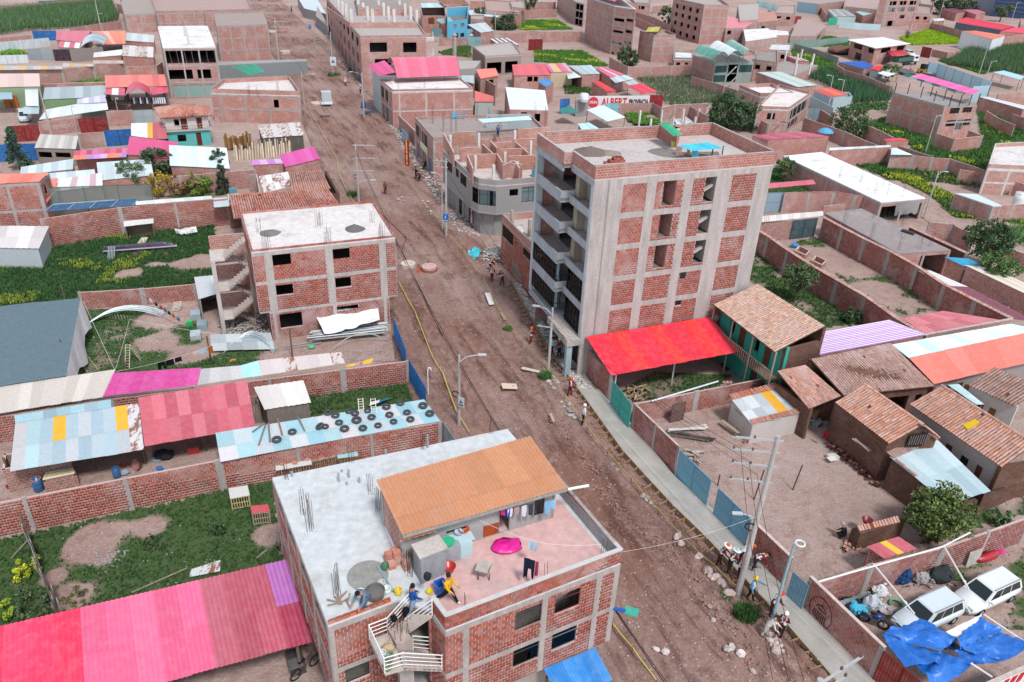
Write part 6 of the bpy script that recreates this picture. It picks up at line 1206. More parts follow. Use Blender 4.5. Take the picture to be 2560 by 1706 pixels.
Sh(sD('striped_roof_shed','shed with purple and white striped roof and two pale skylights',[q[1],q[2],q[3],q[0]],0,1,1,('d5ccd8',),wave=2.),*[p+Z*.05 for p in q],26,1,('a874b8','d8d0dc'),wave=.2)
q=[P(7,1225,1338,2.9),P(7,1600,1268,2.9),P(7,2115,1348,2.7),P(7,1445,1482,2.7)];sD('rose_roof_shed','shed with faded rose sheets filling the end of the walled garden',q,0,7,2,('bd6a72','c2727a','b8636c'),wave=.3)
# green two-storey house
gA,gB,gC,gD=P(6,2235,1028,6.9),P(7,512,1410,6.9),P(11,60,112,5.6),P(6,1835,1212,5.6)
gh=Th('green_house','two-storey green house with long clay tile roof and wooden balcony','house',F_((gA+gC)/2));tiles(gh,gA,gB,gC,gD,'bd9a88')
w0,w1=Lp(gD,gA,.26),Lp(gC,gB,.26);aW(gh,w0,w1,0,5.7,mat='ps',col='2f9484',ops=[('d5a3a2c',.32,.42,2.9,4.9),('d5a3a2c',.72,.82,2.9,4.9),('o',.15,.24,3.4,4.6),('o',.55,.64,3.4,4.6),('d4a3a30',.6,.7,.1,2.2)]);aW(gh,w1,gB,0,5.5);aW(gh,w0,gA,0,5.5);aW(gh,gA,gB,0,6.7)
d0,d1=Lp(gD,gA,.04),Lp(gC,gB,.04);b=MB();b.q(F_(d0,2.75),F_(d1,2.75),F_(w1,2.75),F_(w0,2.75));b.q(F_(d0,2.6),F_(d1,2.6),F_(w1,2.6),F_(w0,2.6));b.q(F_(d0,2.6),F_(d1,2.6),F_(d1,2.75),F_(d0,2.75));b.bd('balcony_floor','wood',gh,'6f5f54')
for k in rN(34):b=MB();p=Lp(F_(d0,2.75),F_(d1,2.75),k/33);b.bar(p,p+Z*.85,.05,.05);b.bd('baluster','wood',gh,'a8988c')
b=MB();b.bar(F_(d0,3.62),F_(d1,3.62),.1,.07);b.bd('handrail','wood',gh,'9c8b7e');posts(gh,[Lp(d0,d1,k)for k in(0,.33,.66,1)],5.6,.07,'9c8b7e')
st_=W(10,0,'2200,380 2330,300');flight(gh,P(10,2190,380),F_(P(10,2300,300,1.6),1.6),V((.9,.5,0)),7,col='b3a79c')
drum('rusty water tank beside the red roof and the green house',P(6,1900,1400,0),'8d8580',.5,1.9,open_=False,name='water_tank')
# walled garden and houses beyond
wa=[P(7,-200,470,2.9),P(7,0,585,2.9),P(7,180,712,2.9),P(7,400,852,2.9),P(7,630,985,2.9),P(7,885,1130,2.9),P(7,1175,1335,2.9),P(7,1440,1490,2.9)]
wall('near garden wall with white tile coping and tile ledges',wa,2.8,near=True,sp=9.,cO='8e4f44',cap='tile')
wb2=[P(7,505,412,2.95),P(7,680,507,2.95),P(7,882,612,2.95),P(7,1112,722,2.95),P(7,1362,862,2.95),P(7,1612,1030,2.95),P(7,1892,1172,2.95),P(7,2230,1342,2.95)]
wall('far garden wall with white tile coping below the concrete slab roof',wb2,2.85,near=True,sp=9.,cO='945145',cap='tile')
wall('end wall of the garden between the rose and white-blue roofs',[P(7,1440,1492,2.9),P(7,2232,1345,2.9)],2.9,sp=9,cO=BR3,cap='conc')
lot('weedy green strip inside the walled garden',[P(7,260,640),P(7,430,600),P(7,1290,1090),P(7,1560,1240),P(7,1240,1330),P(7,900,1130),P(7,560,900)],.42,[(P(7,500,760),2.5),(P(7,750,900),2.2),(P(7,1000,1080),2.2)],d=.5,dens=14,hgt=.28,cO='40602f',ns=.3)
lot('shaded green weeds beneath the pepper tree',[P(7,-250,640),P(7,0,720),P(7,120,930),P(7,840,1380),P(7,500,1420),P(7,200,1250),P(7,-150,1000)],.6,d=.5,dens=14,hgt=.28,cO='35512a')
for i,(x,y)in eN(((300,740),(450,830))):
 rt=Th('brick_planter',('small brick planter box nearer the dark gate','small brick planter box nearer the pepper tree')[i],'planter',P(7,x,y));pp=[P(7,x-60,y+20),P(7,x+30,y+60),P(7,x+70,y+20),P(7,x-20,y-25)]
 for k in rN(4):a,c=pp[k],pp[(k+1)%4];b=MB();b.bar(a+Z*.3,c+Z*.3,.14,.6);b.bd('side','brick',rt,'8e4a3c')
one(lump(P(7,235,690),.5,.4,.35,13),'blue_plastic','tarp','bright blue plastic draped over the brick planter','plastic','2f8ac0')
gate('dark green-grey sheet gate at the head of the walled garden',P(7,235,445,2.6),P(7,458,420,2.6),2.6,'3f5258')
rt=wall('brick wall with white ribbed roof strip beside the dark gate',[P(7,-150,470,2.6),P(7,240,440,2.6)],2.6,sp=5,cO='7c4a44');Sh(rt,P(7,-150,412,3.0),P(7,500,358,3.0),P(7,510,402,2.75),P(7,-150,470,2.75),12,1,('c9c2bc','d5cfca'),wave=.3,amp=.04)
q=[P(7,1190,745,3.1),P(7,1668,714,3.1),P(7,850,335,3.1),P(7,515,375,3.1)]
sb_=blk('slab_house','low house with stained grey concrete slab roof and rebar tufts','house',[F_(p)for p in q],3.0,roof='sr',rcol='8f8684',cO='8e4d42',op={0:[('o',.45,.95,.1,2.6)]},bands=False)
for x,y in((690,480),(940,600),(1190,715),(1375,700),(1475,680),(960,420),(775,360),(1220,500)):rebar(sb_,P(7,x,y,3.1),5,2.1,.3)
b=MB();b.prism([F_(p)for p in W(7,3.2,'1210,540 1325,575 1340,560 1230,530')],3.125,3.35);b.bd('roof_hatch','pn',sb_,'3a3432')
wall('stepped brick wall beyond the dark gate',[P(7,152,195,2.9),P(7,380,188,2.9),P(7,605,185,2.9),P(7,800,215,2.9),P(7,1025,228,2.9)],2.9,sp=4,cO='8a4c45',cap='brick')
wall('low curved brick wall behind the slab roof house',[P(7,510,315,1.5),P(7,720,290,1.5),P(7,925,310,1.5)],1.5,sp=4,cO='8a4c45',cols=False)
gate('grey-blue sheet gate beside the stepped brick wall',P(7,-160,200,2.9),P(7,152,186,2.9),2.9,'8499a6')
q=[P(7,1030,278,3.1),P(7,1437,240,3.1),P(3,490,1388,3.1),P(3,140,1425,3.1)]
wr=blk('slab_house','long low house with bright white slab roof','house',[F_(p)for p in q],3.0,rcol='e0e2e4',cO='8a5048',op={0:[('o',.05,.95,.1,2.4)]},cols={3:9})
for x,y in((650,60),(845,100),(1045,130),(1240,180),(975,200),(1090,210)):rebar(wr,P(7,x,y,3.1),5,1.8,.3)
for k in rN(10):b=MB();p=Lp(P(7,1010,420),P(7,1390,400),k/9);b.bar(p,F_(p,2.9),.07,.05);b.bd('prop','wood',wr,'6a5f58')
sC('hanging_cloth','grey torn cloth hanging on props under the white slab','cloth',[P(7,1170,300,2.8),P(7,1390,265,2.8),P(7,1360,380,.8),P(7,1150,400,.8)],'9b9a98',.2,10,6,'fb',3)
rt=sD('flat_sheet_shelter','pink strip roof beside the tall block',[P(7,10,105,2.6),P(7,410,72,2.6),P(7,438,112,2.4),P(7,0,152,2.4)],0,6,1,('c75f72','cc6879'),po=True,cat='shelter')
lot('green weeds around the pink strip roof',[P(7,0,20),P(7,330,0),P(7,500,190),P(7,0,200)],.8,d=.6,dens=10,hgt=.3,cO='385c2c');lot('green weeds behind the pink strip roof',[P(3,0,1560),P(3,160,1500),P(3,500,1600),P(7,500,60),P(7,0,60)],.8,d=.6,dens=8,hgt=.3,cO='385c2c')
q=[P(7,2050,312,2.5),P(7,2132,308,2.5),P(7,1905,204,2.5),P(7,1702,195,2.5)]
blk('walled_shed','small brick shed with white sheet roof beside the dirt track','shed',[F_(p)for p in q],2.4,rcol='c2d0d4',roof='sheet',cO='8a5048',bands=False);wall('brick yard wall with tank beside the dirt track',[P(7,2050,312,2.4),P(7,2420,290,2.4)],2.4,sp=4,cO='8a5048');drum('white water tank behind the brick yard wall',P(7,2260,350),'d0d2d0',.9,2.6,open_=False,name='water_tank')
wall('brick wall with brown tile ridge beside the slab roof house',[P(7,1290,500,2.3),P(7,1795,735,2.3)],2.2,sp=6,cO='70504a',cap='tile',mat='adobe',name='adobe_wall')
wall('brick wall along the dirt track bend',[P(7,1470,460,2.3),P(7,1690,480,2.3),P(7,1880,575,2.3)],2.3,sp=4,cO='8f5248',jag=.06)
wall('brick wall below the big dark tree',[P(7,1990,640,2.2),P(7,2420,770,2.2)],2.2,sp=5,cO='8a4b42')
q=[P(7,1612,776,3.),P(7,1832,792,3.),P(7,1965,862,2.7),P(7,1790,862,2.7)];sD('turquoise_roof_shed','brick shed with turquoise sheet roof',q,0,3,1,('2f93b8','3399be'))
q=[P(7,1800,852,2.9),P(7,2062,878,2.9),P(7,2560,1120,2.6),P(7,2450,1160,2.6)];sD('cream_roof_shed','long brick shed with cream sheet roof',q,0,8,1,('d0c8b8','d6cebf','cbc2b2'))
q=[P(7,1370,902,2.7),P(7,1480,900,2.7),P(7,1830,1050,2.7),P(7,1640,1042,2.7)];rt=sD('narrow_lean_to','narrow lean-to of white then mauve sheets behind the far garden wall',q,0,5,1,('d5d5d2',),sides=());Sh(rt,P(7,1640,1040,2.7),P(7,1830,1052,2.7),P(7,2450,1370,2.7),P(7,2240,1345,2.7),9,1,('8c5866','84525f'));posts(rt,[F_(p)for p in q],2.6,.07)
sM('scrap_heap','heap of white and blue household scrap behind the mauve roof','scrap',[P(7,U(2090,2330),U(1110,1290),U(0,.6))for _ in rN(140)],.4,'9aa6b0','pn')
lot('green weeds and yellow flowers along the dirt track',[P(7,980,-20),P(7,1470,210),P(7,1700,420),P(7,2000,440),P(7,2500,500),P(7,2500,420),P(7,2000,400),P(7,1640,200),P(7,1100,-60)],.8,d=.7,dens=9,hgt=.45,wid=.06,cO='45662c',flowers=.55,fcol='98a02e')
# yard with the parked cars
wall('brick wall behind the parked cars with a white pipe rail',[P(15,440,665,2.3),P(15,950,500,2.3),P(15,1610,338,2.3),P(15,2420,50,2.3)],2.2,near=True,sp=4.3,cO='8d5852')
for i,(x0,y0,x1,y1,z0,z1)in eN(((430,660,1590,333,2.42,2.42),(1590,333,1842,203,2.42,2.6),(962,490,1335,945,2.4,2.3),(1610,340,1832,722,2.4,2.3),(1965,950,2400,1240,2.3,2.3),(1850,1395,2045,1522,2.3,2.3))):
 b=MB();b.tube([P(15,x0,y0,z0),P(15,x1,y1,z1)],.055,6);one(b,'rail_pipe','pn','white pipe rail '+('along the wall behind the parked cars','rising at the wall bend','from the wall towards the nearer car','from the wall towards the farther car','beside the farther end of the blue tarpaulin','at the low corner of the blue tarpaulin')[i],'pipe','d6d2ce')
tp=Th('blue_tarpaulin','crumpled bright blue tarpaulin strung over the car yard','tarpaulin',F_(P(15,1600,1300)))
for i,(s_,z,am)in eN((('1030,1130 1385,990 1720,1165 1560,1300',2.3,.35),('1030,1135 1560,1300 1600,1420 1250,1425',2.2,.3),('1330,1400 1570,1270 1870,1410 1520,1640',2.0,.5),('1725,1170 1930,990 2140,1090 1750,1280',2.3,.3),('1750,1275 2135,1090 2400,1260 2150,1372',2.25,.35),('1690,1275 1760,1270 2155,1370 1880,1420',2.1,.4),('1560,1170 1725,1165 1760,1280 1570,1280',1.2,.3))):
 v=W(15,z,s_);sC('tarp_panel','','',v,'2268bd' if i<6 else '1b3f74',am,14,10,'tarp',i*.37,.9,parent=tp)
sC('banner','white printed banner folded over the blue tarpaulin','banner',[P(15,1620,1110,2.35),P(15,1955,945,2.5),P(15,1925,1000,2.4),P(15,1720,1170,2.3)],'d3d3d3',.15,10,5,'fb',8)
sg=Th('painted_hoarding','white hoarding with red lettering cut by the frame corner','sign',P(15,2200,1568));s0,s1=P(15,1990,1590,2.4),P(15,2420,1400,2.4);b=MB();t_=(s1-s0).normalized();b.ob(F_(s0),s1-s0,V((t_.y,-t_.x,0))*-.12,Z*2.3);b.bd('board','pn',sg,'cfcccb');b=MB();b.bar(s0,s1,.18,.14);b.bd('coping','cn',sg,'a59a94')
for k in rN(4):b=MB();b.ob(F_(Lp(s0,s1,.25+.17*k),1.3)+V((t_.y,-t_.x,0))*.03,t_*.35,V((t_.y,-t_.x,0))*-.02,Z*.7+t_*.12);b.bd('red_letter','pn',sg,'b8202c')
q=[P(15,900,330,2.3),P(15,1192,240,2.3),P(15,1362,350,2.1),P(15,1062,442,2.1)];sD('striped_shed','little shed with rose roof and yellow stripe behind the car yard wall',q,0,5,1,pick=lambda i,j:'d9b32a' if i==2 else 'b4545e',wave=.12)
ow_=Th('adobe_oven_wall','short mud-brick wall topped with loose tiles in the dirt yard','wall',P(15,900,330));aW(ow_,P(15,790,370),P(15,1195,250),0,1.5);aW(ow_,P(15,720,300),P(15,790,370),0,1.3);tiles(ow_,P(15,810,150,1.75),P(15,1180,60,1.75),P(15,1200,110,1.55),P(15,830,190,1.55),TC3,60)
ts=Th('fallen_tile_heap','loose fallen tiles at the foot of the short mud-brick wall','tiles',P(15,740,360))
for k in rN(12):b=MB();p=P(15,U(690,860),U(310,390),.05);d=V((U(-1,1),U(-1,1),U(0,.4))).normalized();s=d.cross(Z).normalized();b.lathe(p,[(.12,0),(.1,.42)],7,False,(s,d.cross(s),d));b.bd('tile','tp',ts,TC3)
tub('dark red basin on the tiled wall',P(15,900,110,1.0),'6f1d28',.35,.25)
lot('patchy weeds in the car yard',[P(15,1500,700),P(15,1650,560),P(15,2450,330),P(15,2450,1100),P(15,2150,1080),P(15,2250,840),P(15,1700,640)],.4,d=.4,dens=16,hgt=.16,cO='4a6134',ns=.5)
lot('bushy weeds below the near tree',[P(15,1350,330),P(15,1800,190),P(15,2420,20),P(15,2420,-120),P(15,1800,40)],.5,d=.5,dens=9,hgt=.25,cO='3f5b30')
pl=Th('pallet','grey pallet leaning on the wall behind the parked cars','pallet',P(15,1860,500))
for k in rN(8):b=MB();p=P(15,1810+k*14,520-k*5);b.bar(p,p+Z*1.15+V((0,.15,0)),.12,.03);b.bd('slat','wood',pl,'b4b0a8')
b=lump(P(15,1990,450),1.1,.3,.3,15,12,6,.4);one(b,'red_bumper','gs','loose red car bumper lying by the wall','bumper','a01f2c',None,True);one(lump(P(15,2125,385),.25,.2,.1,16),'pink_bag','pn','small pink bag by the wall','bag','d82f8c')
for i,(x,y,r,h,c,lab)in eN(((1540,620,.9,.45,'33383a','dark net heaped on planks by the wall'),(1390,660,.5,.4,'9a9894','grey heap of cut branches and wire by the wall'),(1215,660,.5,.6,'2a4a72','dark blue engine cover among the yard junk'),(800,930,.6,.35,'4aa6c4','turquoise sacks beside the motorcycle'),(930,900,.55,.55,'b7bcc0','grey seat and metal parts heap beside the motorcycle'),(760,890,.7,.3,'2a2c30','black plastic heap beside the ribbed sheets'),(1010,770,.5,.35,'c9ccd0','white and pink bottles heap on a table'))):
 one(lump(P(15,x,y),r,r*.8,h,17+i,12,7),'junk_heap','fb',lab,'junk',c);sM('scrap','small scrap around the '+lab,'scrap',[P(15,x,y)+V((U(-r,r),U(-r,r),U(.05,h*1.6)))for _ in rN(30)],.2,c,'pn')
b=MB();
for k in rN(4):b.torus(P(15,1168,858,.05+.04*k),.42-.02*k,.03,Z,20,5)
one(b,'hose_coil','gs','coil of green garden hose on the yard dirt','hose','2fa579');tub('pale grey basin among the yard junk',P(15,1060,930),'a59fa2',.42,.28)
b=lump(P(15,1135,915),.35,.25,.15,30);one(b,'stone_block','stone','single pale stone block on the car yard dirt','stone','b8aca4')
rt=Th('ribbed_sheet_stack','grey ribbed sheets leaning along the wall','sheets',P(15,760,820));Sh(rt,P(15,640,830,.9),P(15,930,740,.9),P(15,940,800,.1),P(15,720,890,.1),3,1,('97a3a6','8d999c'),name='sheet',wave=.12)
# -------- street front and blocks east of the road, farther up
def pxs(t,s,z):return[F_(P(t,*map(float,q.split(',')),z))for q in s.split()]
# brick two-storey next to the tall block
a,b2=P(27,68,405,6.),P(27,312,645,6.);dv=V((.92,.39,0))*8.5
nb_=blk('brick_house','two-storey brick house squeezed beside the tall block with an unfinished roof','house',[F_(a),F_(b2),F_(b2)+dv,F_(a)+dv],5.0,fl=[2.8],near=True,frame=False,cO='9c5440',rcol='b5a8a2',par=.75,op={0:[('g26282a',27,72,475,138,625),('g26282a',27,205,620,292,765),('g5a6a70',27,145,580,172,620),('s8a8c80',27,130,735,190,860),('s8a8c80',27,245,850,290,896)]})
for x,y in((130,500),(245,560)):stub(nb_,P(27,x,y,5.1),2.,.32,'9a9089');rebar(nb_,P(27,x,y,7.1),4,1.,.2)
b=MB();b.lathe(P(27,185,510,5.6),[(.05,0),(.35,.12),(.5,.3)],14,False,(V((1,0,0)),V((0,.5,.86)),V((0,-.86,.5))));b.bd('satellite_dish','pn',nb_,'d5d3d2');pPt(nb_,F_(P(27,268,470,5.9)),F_(P(27,365,540,5.9)),5.1,6.0,'8e4a42')
# grey concrete corner building
w0,w1,w2,w3,s1=P(26,335,255,7.3),P(26,525,420,7.3),P(26,572,442,7.3),P(26,690,456,7.3),P(26,985,432,7.3);s2=w3+(s1-w3)*1.25;s3=s2+(w0-w1)
cp=[F_(p)for p in(w1,w2,w3,s2,s3,w0)]
cb_=blk('corner_building','grey concrete corner building with brick rooms rising on its roof','building',cp,6.6,base=3.2,mat='ps',cO='8f8d8c',frame=False,rcol='b0a7a2',roof='cn',op={0:[('k2a2a2a',.1,.98,4.1,6.)],1:[('k2a2a2a',.02,.98,4.1,6.)],2:[('g3a4a4c',26,775,512,830,550),('k2a2a2a',26,858,497,985,583)],5:[('g2a2c2e',26,355,300,396,410),('g2a2c2e',26,420,348,440,440),('g2a2c2e',26,450,395,490,503)]})
cc=sum(cp,V())/6;blk('','','',[p+(cc-p).normalized()*.8 for p in cp],3.2,rt0=cb_,mat='ps',cO='8a8684',frame=False,roof=None,op={2:[('s9aa09e',.03,.3,.05,2.7),('d3a3c3c',.5,.6,.05,2.3)],5:[('s7f8a84',.62,.74,.1,2.6),('g2f6a5c',.45,.56,.1,2.4),('d2a2c30',.78,.85,.05,2.3),('s8a8c8a',.1,.35,.1,2.6)],1:[('s9aa09e',.2,.9,.05,2.7)]})
for i in rN(6):
 if i in(3,4):continue
 p0,p1=cp[i],cp[(i+1)%6];b=MB();t=p1-p0;n=V((t.y,-t.x,0)).normalized();b.ob(F_(p0,6.7),t,-n*.15,Z*.65);b.bd('parapet','ps',cb_,'94918f');b=MB();b.ob(F_(p0,3.0)+n*.05,t,-n*1.4,Z*.22);b.bd('ledge','ps',cb_,'94918f')
for s in('400,135 555,130','338,140 405,268','448,240 590,232','592,210 660,272','496,284 690,275','492,280 530,372','690,275 727,335','645,190 690,238','655,205 790,196','710,246 890,240','810,196 895,270','770,291 990,285','800,181 945,175','722,332 860,346','735,352 800,321','802,321 838,372','962,292 990,395','830,116 1045,100','590,186 640,182'):
 v=W(26,8.6,s);t=F_(v[1]-v[0]);n=V((t.y,-t.x,0)).normalized();n=n if(CAM-v[0]).dot(n)>0 else-n;wF(cb_,F_(v[0]),F_(v[1]),6.7,8.6,n,[],'brick','9c5a44',.15,name='room_wall')
for x,y in((385,165),(572,150),(550,300),(670,360),(745,275),(825,340),(915,200),(810,130)):stub(cb_,F_(P(26,x,y,8.6),6.7),2.1,.32)
b=MB();b.lathe(F_(P(26,942,425,6.8),6.72),[(.4,0),(.45,.9),(.38,.9),(.36,.2)],12);b.bd('water_drum','gs',cb_,'4f9ab2')
# terrace building beyond it
tp_=pxs(26,'272,166 1010,110 905,8 152,30',6.4)
tb_=blk('terrace_building','low street building with wide bare roof terrace and blue sheet hut','building',tp_,5.8,fl=[3.],cO='905246',roof='sr',rcol='958984',par=.35,op={3:[('g2a2c2e',.05,.3,3.6,5.4),('g2a2c2e',.4,.68,3.6,5.4),('s3f6a8a',.1,.3,.1,2.6),('s6f7274',.4,.6,.1,2.6),('s4a7a9a',.7,.9,.1,2.6)]})
Sh(tb_,*qd(26,'565,48 900,28 922,52 600,72',8.2,8.),6,1,('b0ccd0','bcd6d8'));aW(tb_,P(26,620,110,5.9),P(26,915,108,5.9),5.9,8.,mat='ps',col='9aa6a8',ops=[('o',.02,.5,6.5,7.7)])
for x,y in((270,80),(340,130),(425,135),(560,60),(640,100),(715,110),(390,130),(1010,90),(940,60)):rebar(tb_,P(26,x,y,5.9),5,3.,.3)
sM('roof_scrap','blue and white plastic scrap on the bare roof terrace','scrap',[P(26,U(395,490),U(15,45),5.95)for _ in rN(60)],.45,'4aa0c0','pn')
gr=wl('low brick wall with blue door and bush beyond the bare roof terrace',26,'42,20 150,125',2.8,sp=6,cO='8e5a50',cols=False);b=MB();g0,g1=P(26,70,105,2.4),P(26,105,140,2.4);b.ob(F_(g0)-V((.1,.05,0)),F_(g1-g0),V((-.05,-.03,0)),Z*2.3);b.bd('door','sheet',gr,'6fa6bc')
# pink barrel-roofed hall
v2=pxs(1,'1245,832 1978,816 1862,722 1132,737',6.8)
pv=blk('hall','street hall with pink barrel roof and white terrace in front','building',v2,6.6,fl=[3.3],cO='8c4438',rcol='d5d0cc',conc='a09894',cols={0:[.08,.41,.76]},par=.3,op={3:[('g2a2c2e',.05,.3,4.,6.),('g2a2c2e',.4,.7,4.,6.),('s6c7072',.1,.3,.1,2.8),('s5a6264',.4,.7,.1,2.8)]})
hb=pxs(1,'1130,737 1860,722 1805,560 1060,660',6.8);blk('','','',hb,7.6,rt0=pv,mat='ps',cO='a8b4b4',frame=False,roof='cn');vault(pv,P(1,1285,712,7.8),P(1,1195,575,7.8),P(1,1800,560,7.8),P(1,1862,690,7.8),2.2,('d2607a','d86a84','cf5c76'),10);Sh(pv,*qd(1,'1020,600 1170,552 1285,660 1120,695',8.8,8.4),4,1,('cf4a84','d4548c'))
for x,y in((1230,770),(1300,820),(1540,800),(1720,740),(1480,700)):rebar(pv,P(1,x,y,6.8),4,1.6,.3)
sh('pink_side_roof','flat coral roof beside the pink barrel hall',1,'1995,828 2165,880 2168,930 1995,930',3.2,3.,4,('d97468','d66c62'),wallm='ps',wcol='a9b2b0')
# long brick building with column forest
lp=pxs(1,'950,332 1552,325 1300,-40 640,-20',10.9)
rb1=blk('column_building','long three-storey brick building with a forest of concrete columns on top','building',lp,10.4,fl=[3.6,7.],cO='8c584e',rcol='a89f9b',conc='938b87',frame=False,par=.45,op={0:[('o',1,1035,390,1197,475),('o',1,1340,390,1465,478),('o',.2,.45,3.9,6.),('o',.55,.8,3.9,6.)],3:[('o',.02+.11*k,.07+.11*k,zz,zz+2.)for k in rN(9)for zz in(7.9,)]+[('g3a4446',.02+.11*k,.07+.11*k,4.4,6.4)for k in rN(9)]+[('s7d2430' if k in(3,4)else 's5a6a74',.02+.11*k,.08+.11*k,.1,3.)for k in rN(9)]})
for x,y in((870,210),(1065,210),(1260,210),(1465,215),(825,155),(1020,180),(1210,180),(1410,180),(790,130),(980,145),(1165,145),(1360,150),(755,110),(935,115),(1120,120),(1310,118)):stub(rb1,P(1,x,y,10.5),3.2,.7,'b4aeaa')
for i,s in eN(('850,205 1470,205','640,60 850,205')):v=W(1,11.8,s);t=F_(v[1]-v[0]);wF(rb1,F_(v[0]),F_(v[1]),10.5,11.8,V((t.y,-t.x,0)).normalized(),[],'brick','8c584e',name='room_wall')
bl('brick_block','brick upper storey standing behind the column forest',1,'930,75 1400,70 1390,-60 900,-50',12.5,(),cO='95503f',rcol='8f8480',base=10.5)
stair_=Th('steel_balcony','white steel balcony on the end of the column building','balcony',P(1,1590,480));rA_(stair_,[P(1,1555,385,8.),P(1,1620,385,8.),P(1,1610,330,8.)],1.,4,.05);rA_(stair_,[P(1,1555,525,4.),P(1,1620,530,4.),P(1,1610,480,4.)],1.,4,.05)
# street houses beyond
bl('street_house','low grey street house beyond the column building with sheet canopy',1,'440,80 640,130 560,0 380,-20',3.2,mat='ps',cO='8a8684',frame=False,roof='sheet',rcol='b4c0c4');bl('street_house','row of low street shops next to the column building',1,'545,150 650,240 640,200 560,60',3.4,mat='ps',cO='858486',frame=False,rcol='9a8f8b')
# cluster between street and towers
rt=bl('blue_house','bright blue two-storey house with terracotta roof',1,'1745,200 1925,175 1935,60 1740,75',6.,(3.,),mat='ps',cO='5aa6c4',frame=False,roof=None,op={0:[('g',.3,.45,3.8,5.),('d4a2a22',.4,.55,.05,2.2),('g',.65,.85,3.8,5.),('g',.65,.85,.8,2.)]},cat='house');tiles(rt,P(1,1640,-15,7.),P(1,1880,-20,7.),P(1,1945,50,6.1),P(1,1720,60,6.1),'b9806c',60,sp=.6,ln=.7)
rt=bl('brick_house','brick house with pale blue roof and wooden doors beside the bright blue house',1,'1515,145 1735,148 1720,60 1500,60',5.4,(2.7,),cO='8a4a40',roof=None,frame=False,op={0:[('d6b3c26',.25,.5,2.8,4.8),('g',.62,.92,3.3,4.8)]},cat='house');Sh(rt,*qd(1,'1500,30 1690,28 1738,70 1510,72',5.9,5.5),4,1,('a9c4ca','b4ccd1'))
sh('pale_blue_shed','small shed with pale blue roof and brick wall below the bright blue house',1,'1630,180 1765,155 1805,205 1690,217',3.6,3.3,3,('b4ccd0','a8c2c8'));sh('white_roof_shed','white-roofed shed beside the street trees',1,'1925,225 2090,205 2170,285 2050,300',3.2,2.9,4,('cfd6d6','c4cece'));sh('white_wide_roof','wide pale roof behind the street trees',1,'1925,95 2170,92 2260,165 1950,140',3.8,3.4,6,('b9d0d6','c6d8dc'));sh('striped_grey_roof','dark and white striped roof above the small court',1,'2135,355 2290,345 2400,410 2240,425',3.2,3.,7,('d5d5d3','5a5654'))
gt('dull teal gate beside the brick end wall',1,'1600,255 1690,258',2.6,'6f9298');gt('pale blue gate behind the white saloon car',1,'1870,268 2035,262',2.8,'7fa9b2');gt('grey-blue gate in front of the white saloon car',1,'1935,340 2072,335',2.8,'7a9ca2');wl('brick wall in front of the white saloon car',1,'1665,345 1930,350',2.4,sp=5,cO='8a524a');wl('brick end wall with pale gates near the bright blue house',1,'1700,225 1865,265',3.,sp=6,cO='95503f',cols=False)
lot('weedy court beside the column building',W(1,0,'1660,480 1960,400 1960,530 1700,500'),.6,d=1.5,dens=3,hgt=.5,wid=.1,cO='46622f');b=MB();b.lathe(P(1,1810,600),[(.55,0),(.5,7.5),(.7,7.6),(.2,8.2)],10);one(b,'brick_chimney','cn','tall thin chimney behind the pink barrel roof','chimney','8f8a80')
rt=bl('concrete_shop','low concrete building with dark openings and rebar beside the grass lot',1,'2090,530 2420,510 2334,395 1975,440',4.4,cO='8f827c',mat='ps',rcol='aaa29d',op={0:[('o',.05,.45,.4,3.2),('o',.55,.9,.4,3.2)]},frame=False,par=.3)
bl('concrete_house','plain grey concrete house behind the pink barrel roof',1,'1790,640 2000,625 2050,560 1800,560',3.4,mat='ps',cO='93908c',frame=False,rcol='a8a29e');bl('brick_hut','small tower hut with coral roof',1,'2050,720 2205,690 2180,630 2010,640',4.6,mat='ps',cO='9c7f74',frame=False,roof='sheet',rcol='d9705c',over=.3,op={0:[('o',.45,.75,2.8,4.)]});wl('stepped red brick parapet wall in front of the coral hut',1,'1995,665 2180,780',4.2,sp=4,cO='9c503e')
sh('grey_lean_to','grey roof strip between the coral hut and the pink barrel hall',1,'1870,690 1985,690 1990,765 1880,740',3.2,3.,3,('b4c0c4',))
# middle ground: red roofs, sign, white canopies
sh('red_roof_house','brick house with long red sheet roof next to the pink-roofed house',2,'0,590 292,586 357,686 18,692',4.,3.5,7,('d4505c','d95a64','cf4a56'),cat='house',op={2:[('o',2,140,700,185,745),('o',2,200,700,235,745)]});sh('pink_roof_house','small house with pink roof and yellow stripe',2,'292,582 485,576 557,656 352,660',3.8,3.4,6,('cf6a86','d9a9b6','d9b04a','cf6a86'),wallm='ps',wcol='b8a88c',cat='house');sh('grey_roof_house','low house with pale grey-blue sheet roof',2,'512,602 722,595 806,675 640,682',3.6,3.2,6,('a9bcbe','b5c6c8'),cat='house')
sh('porch_roof','white ruffled porch roof before the grey-roofed house',2,'500,665 570,645 665,700 510,722',2.9,2.6,5,('c6d4d4','d2dede'),po=True);rt=sh('row_house','narrow row house with pink, white and grey sheets in steps',2,'765,625 850,612 1030,680 905,712',3.8,3.4,5,('cf5f7c','d5677f','c9c4c6'),cat='house');Sh(rt,*qd(2,'890,712 1030,685 1115,720 945,758',3.4,3.1),4,1,('a9bec0','b9cacb'));Sh(rt,*qd(2,'1030,750 1105,730 1160,765 1070,778',3.2,3.),3,1,('a9bec0',));aW(rt,P(2,940,830),P(2,1080,800),0,3.,mat='brick')
sh('red_roof_shed','small shed with scarlet roof left of the painted sign',2,'728,745 800,742 955,832 870,838',3.,2.7,4,('d42f36','d9363c'));sh('red_canopy','scarlet canopy over the red gate by the maize stubble',2,'1050,785 1180,762 1327,835 1190,862',3.2,2.8,4,('cf3a4c','d64455'),po=True,cat='canopy')
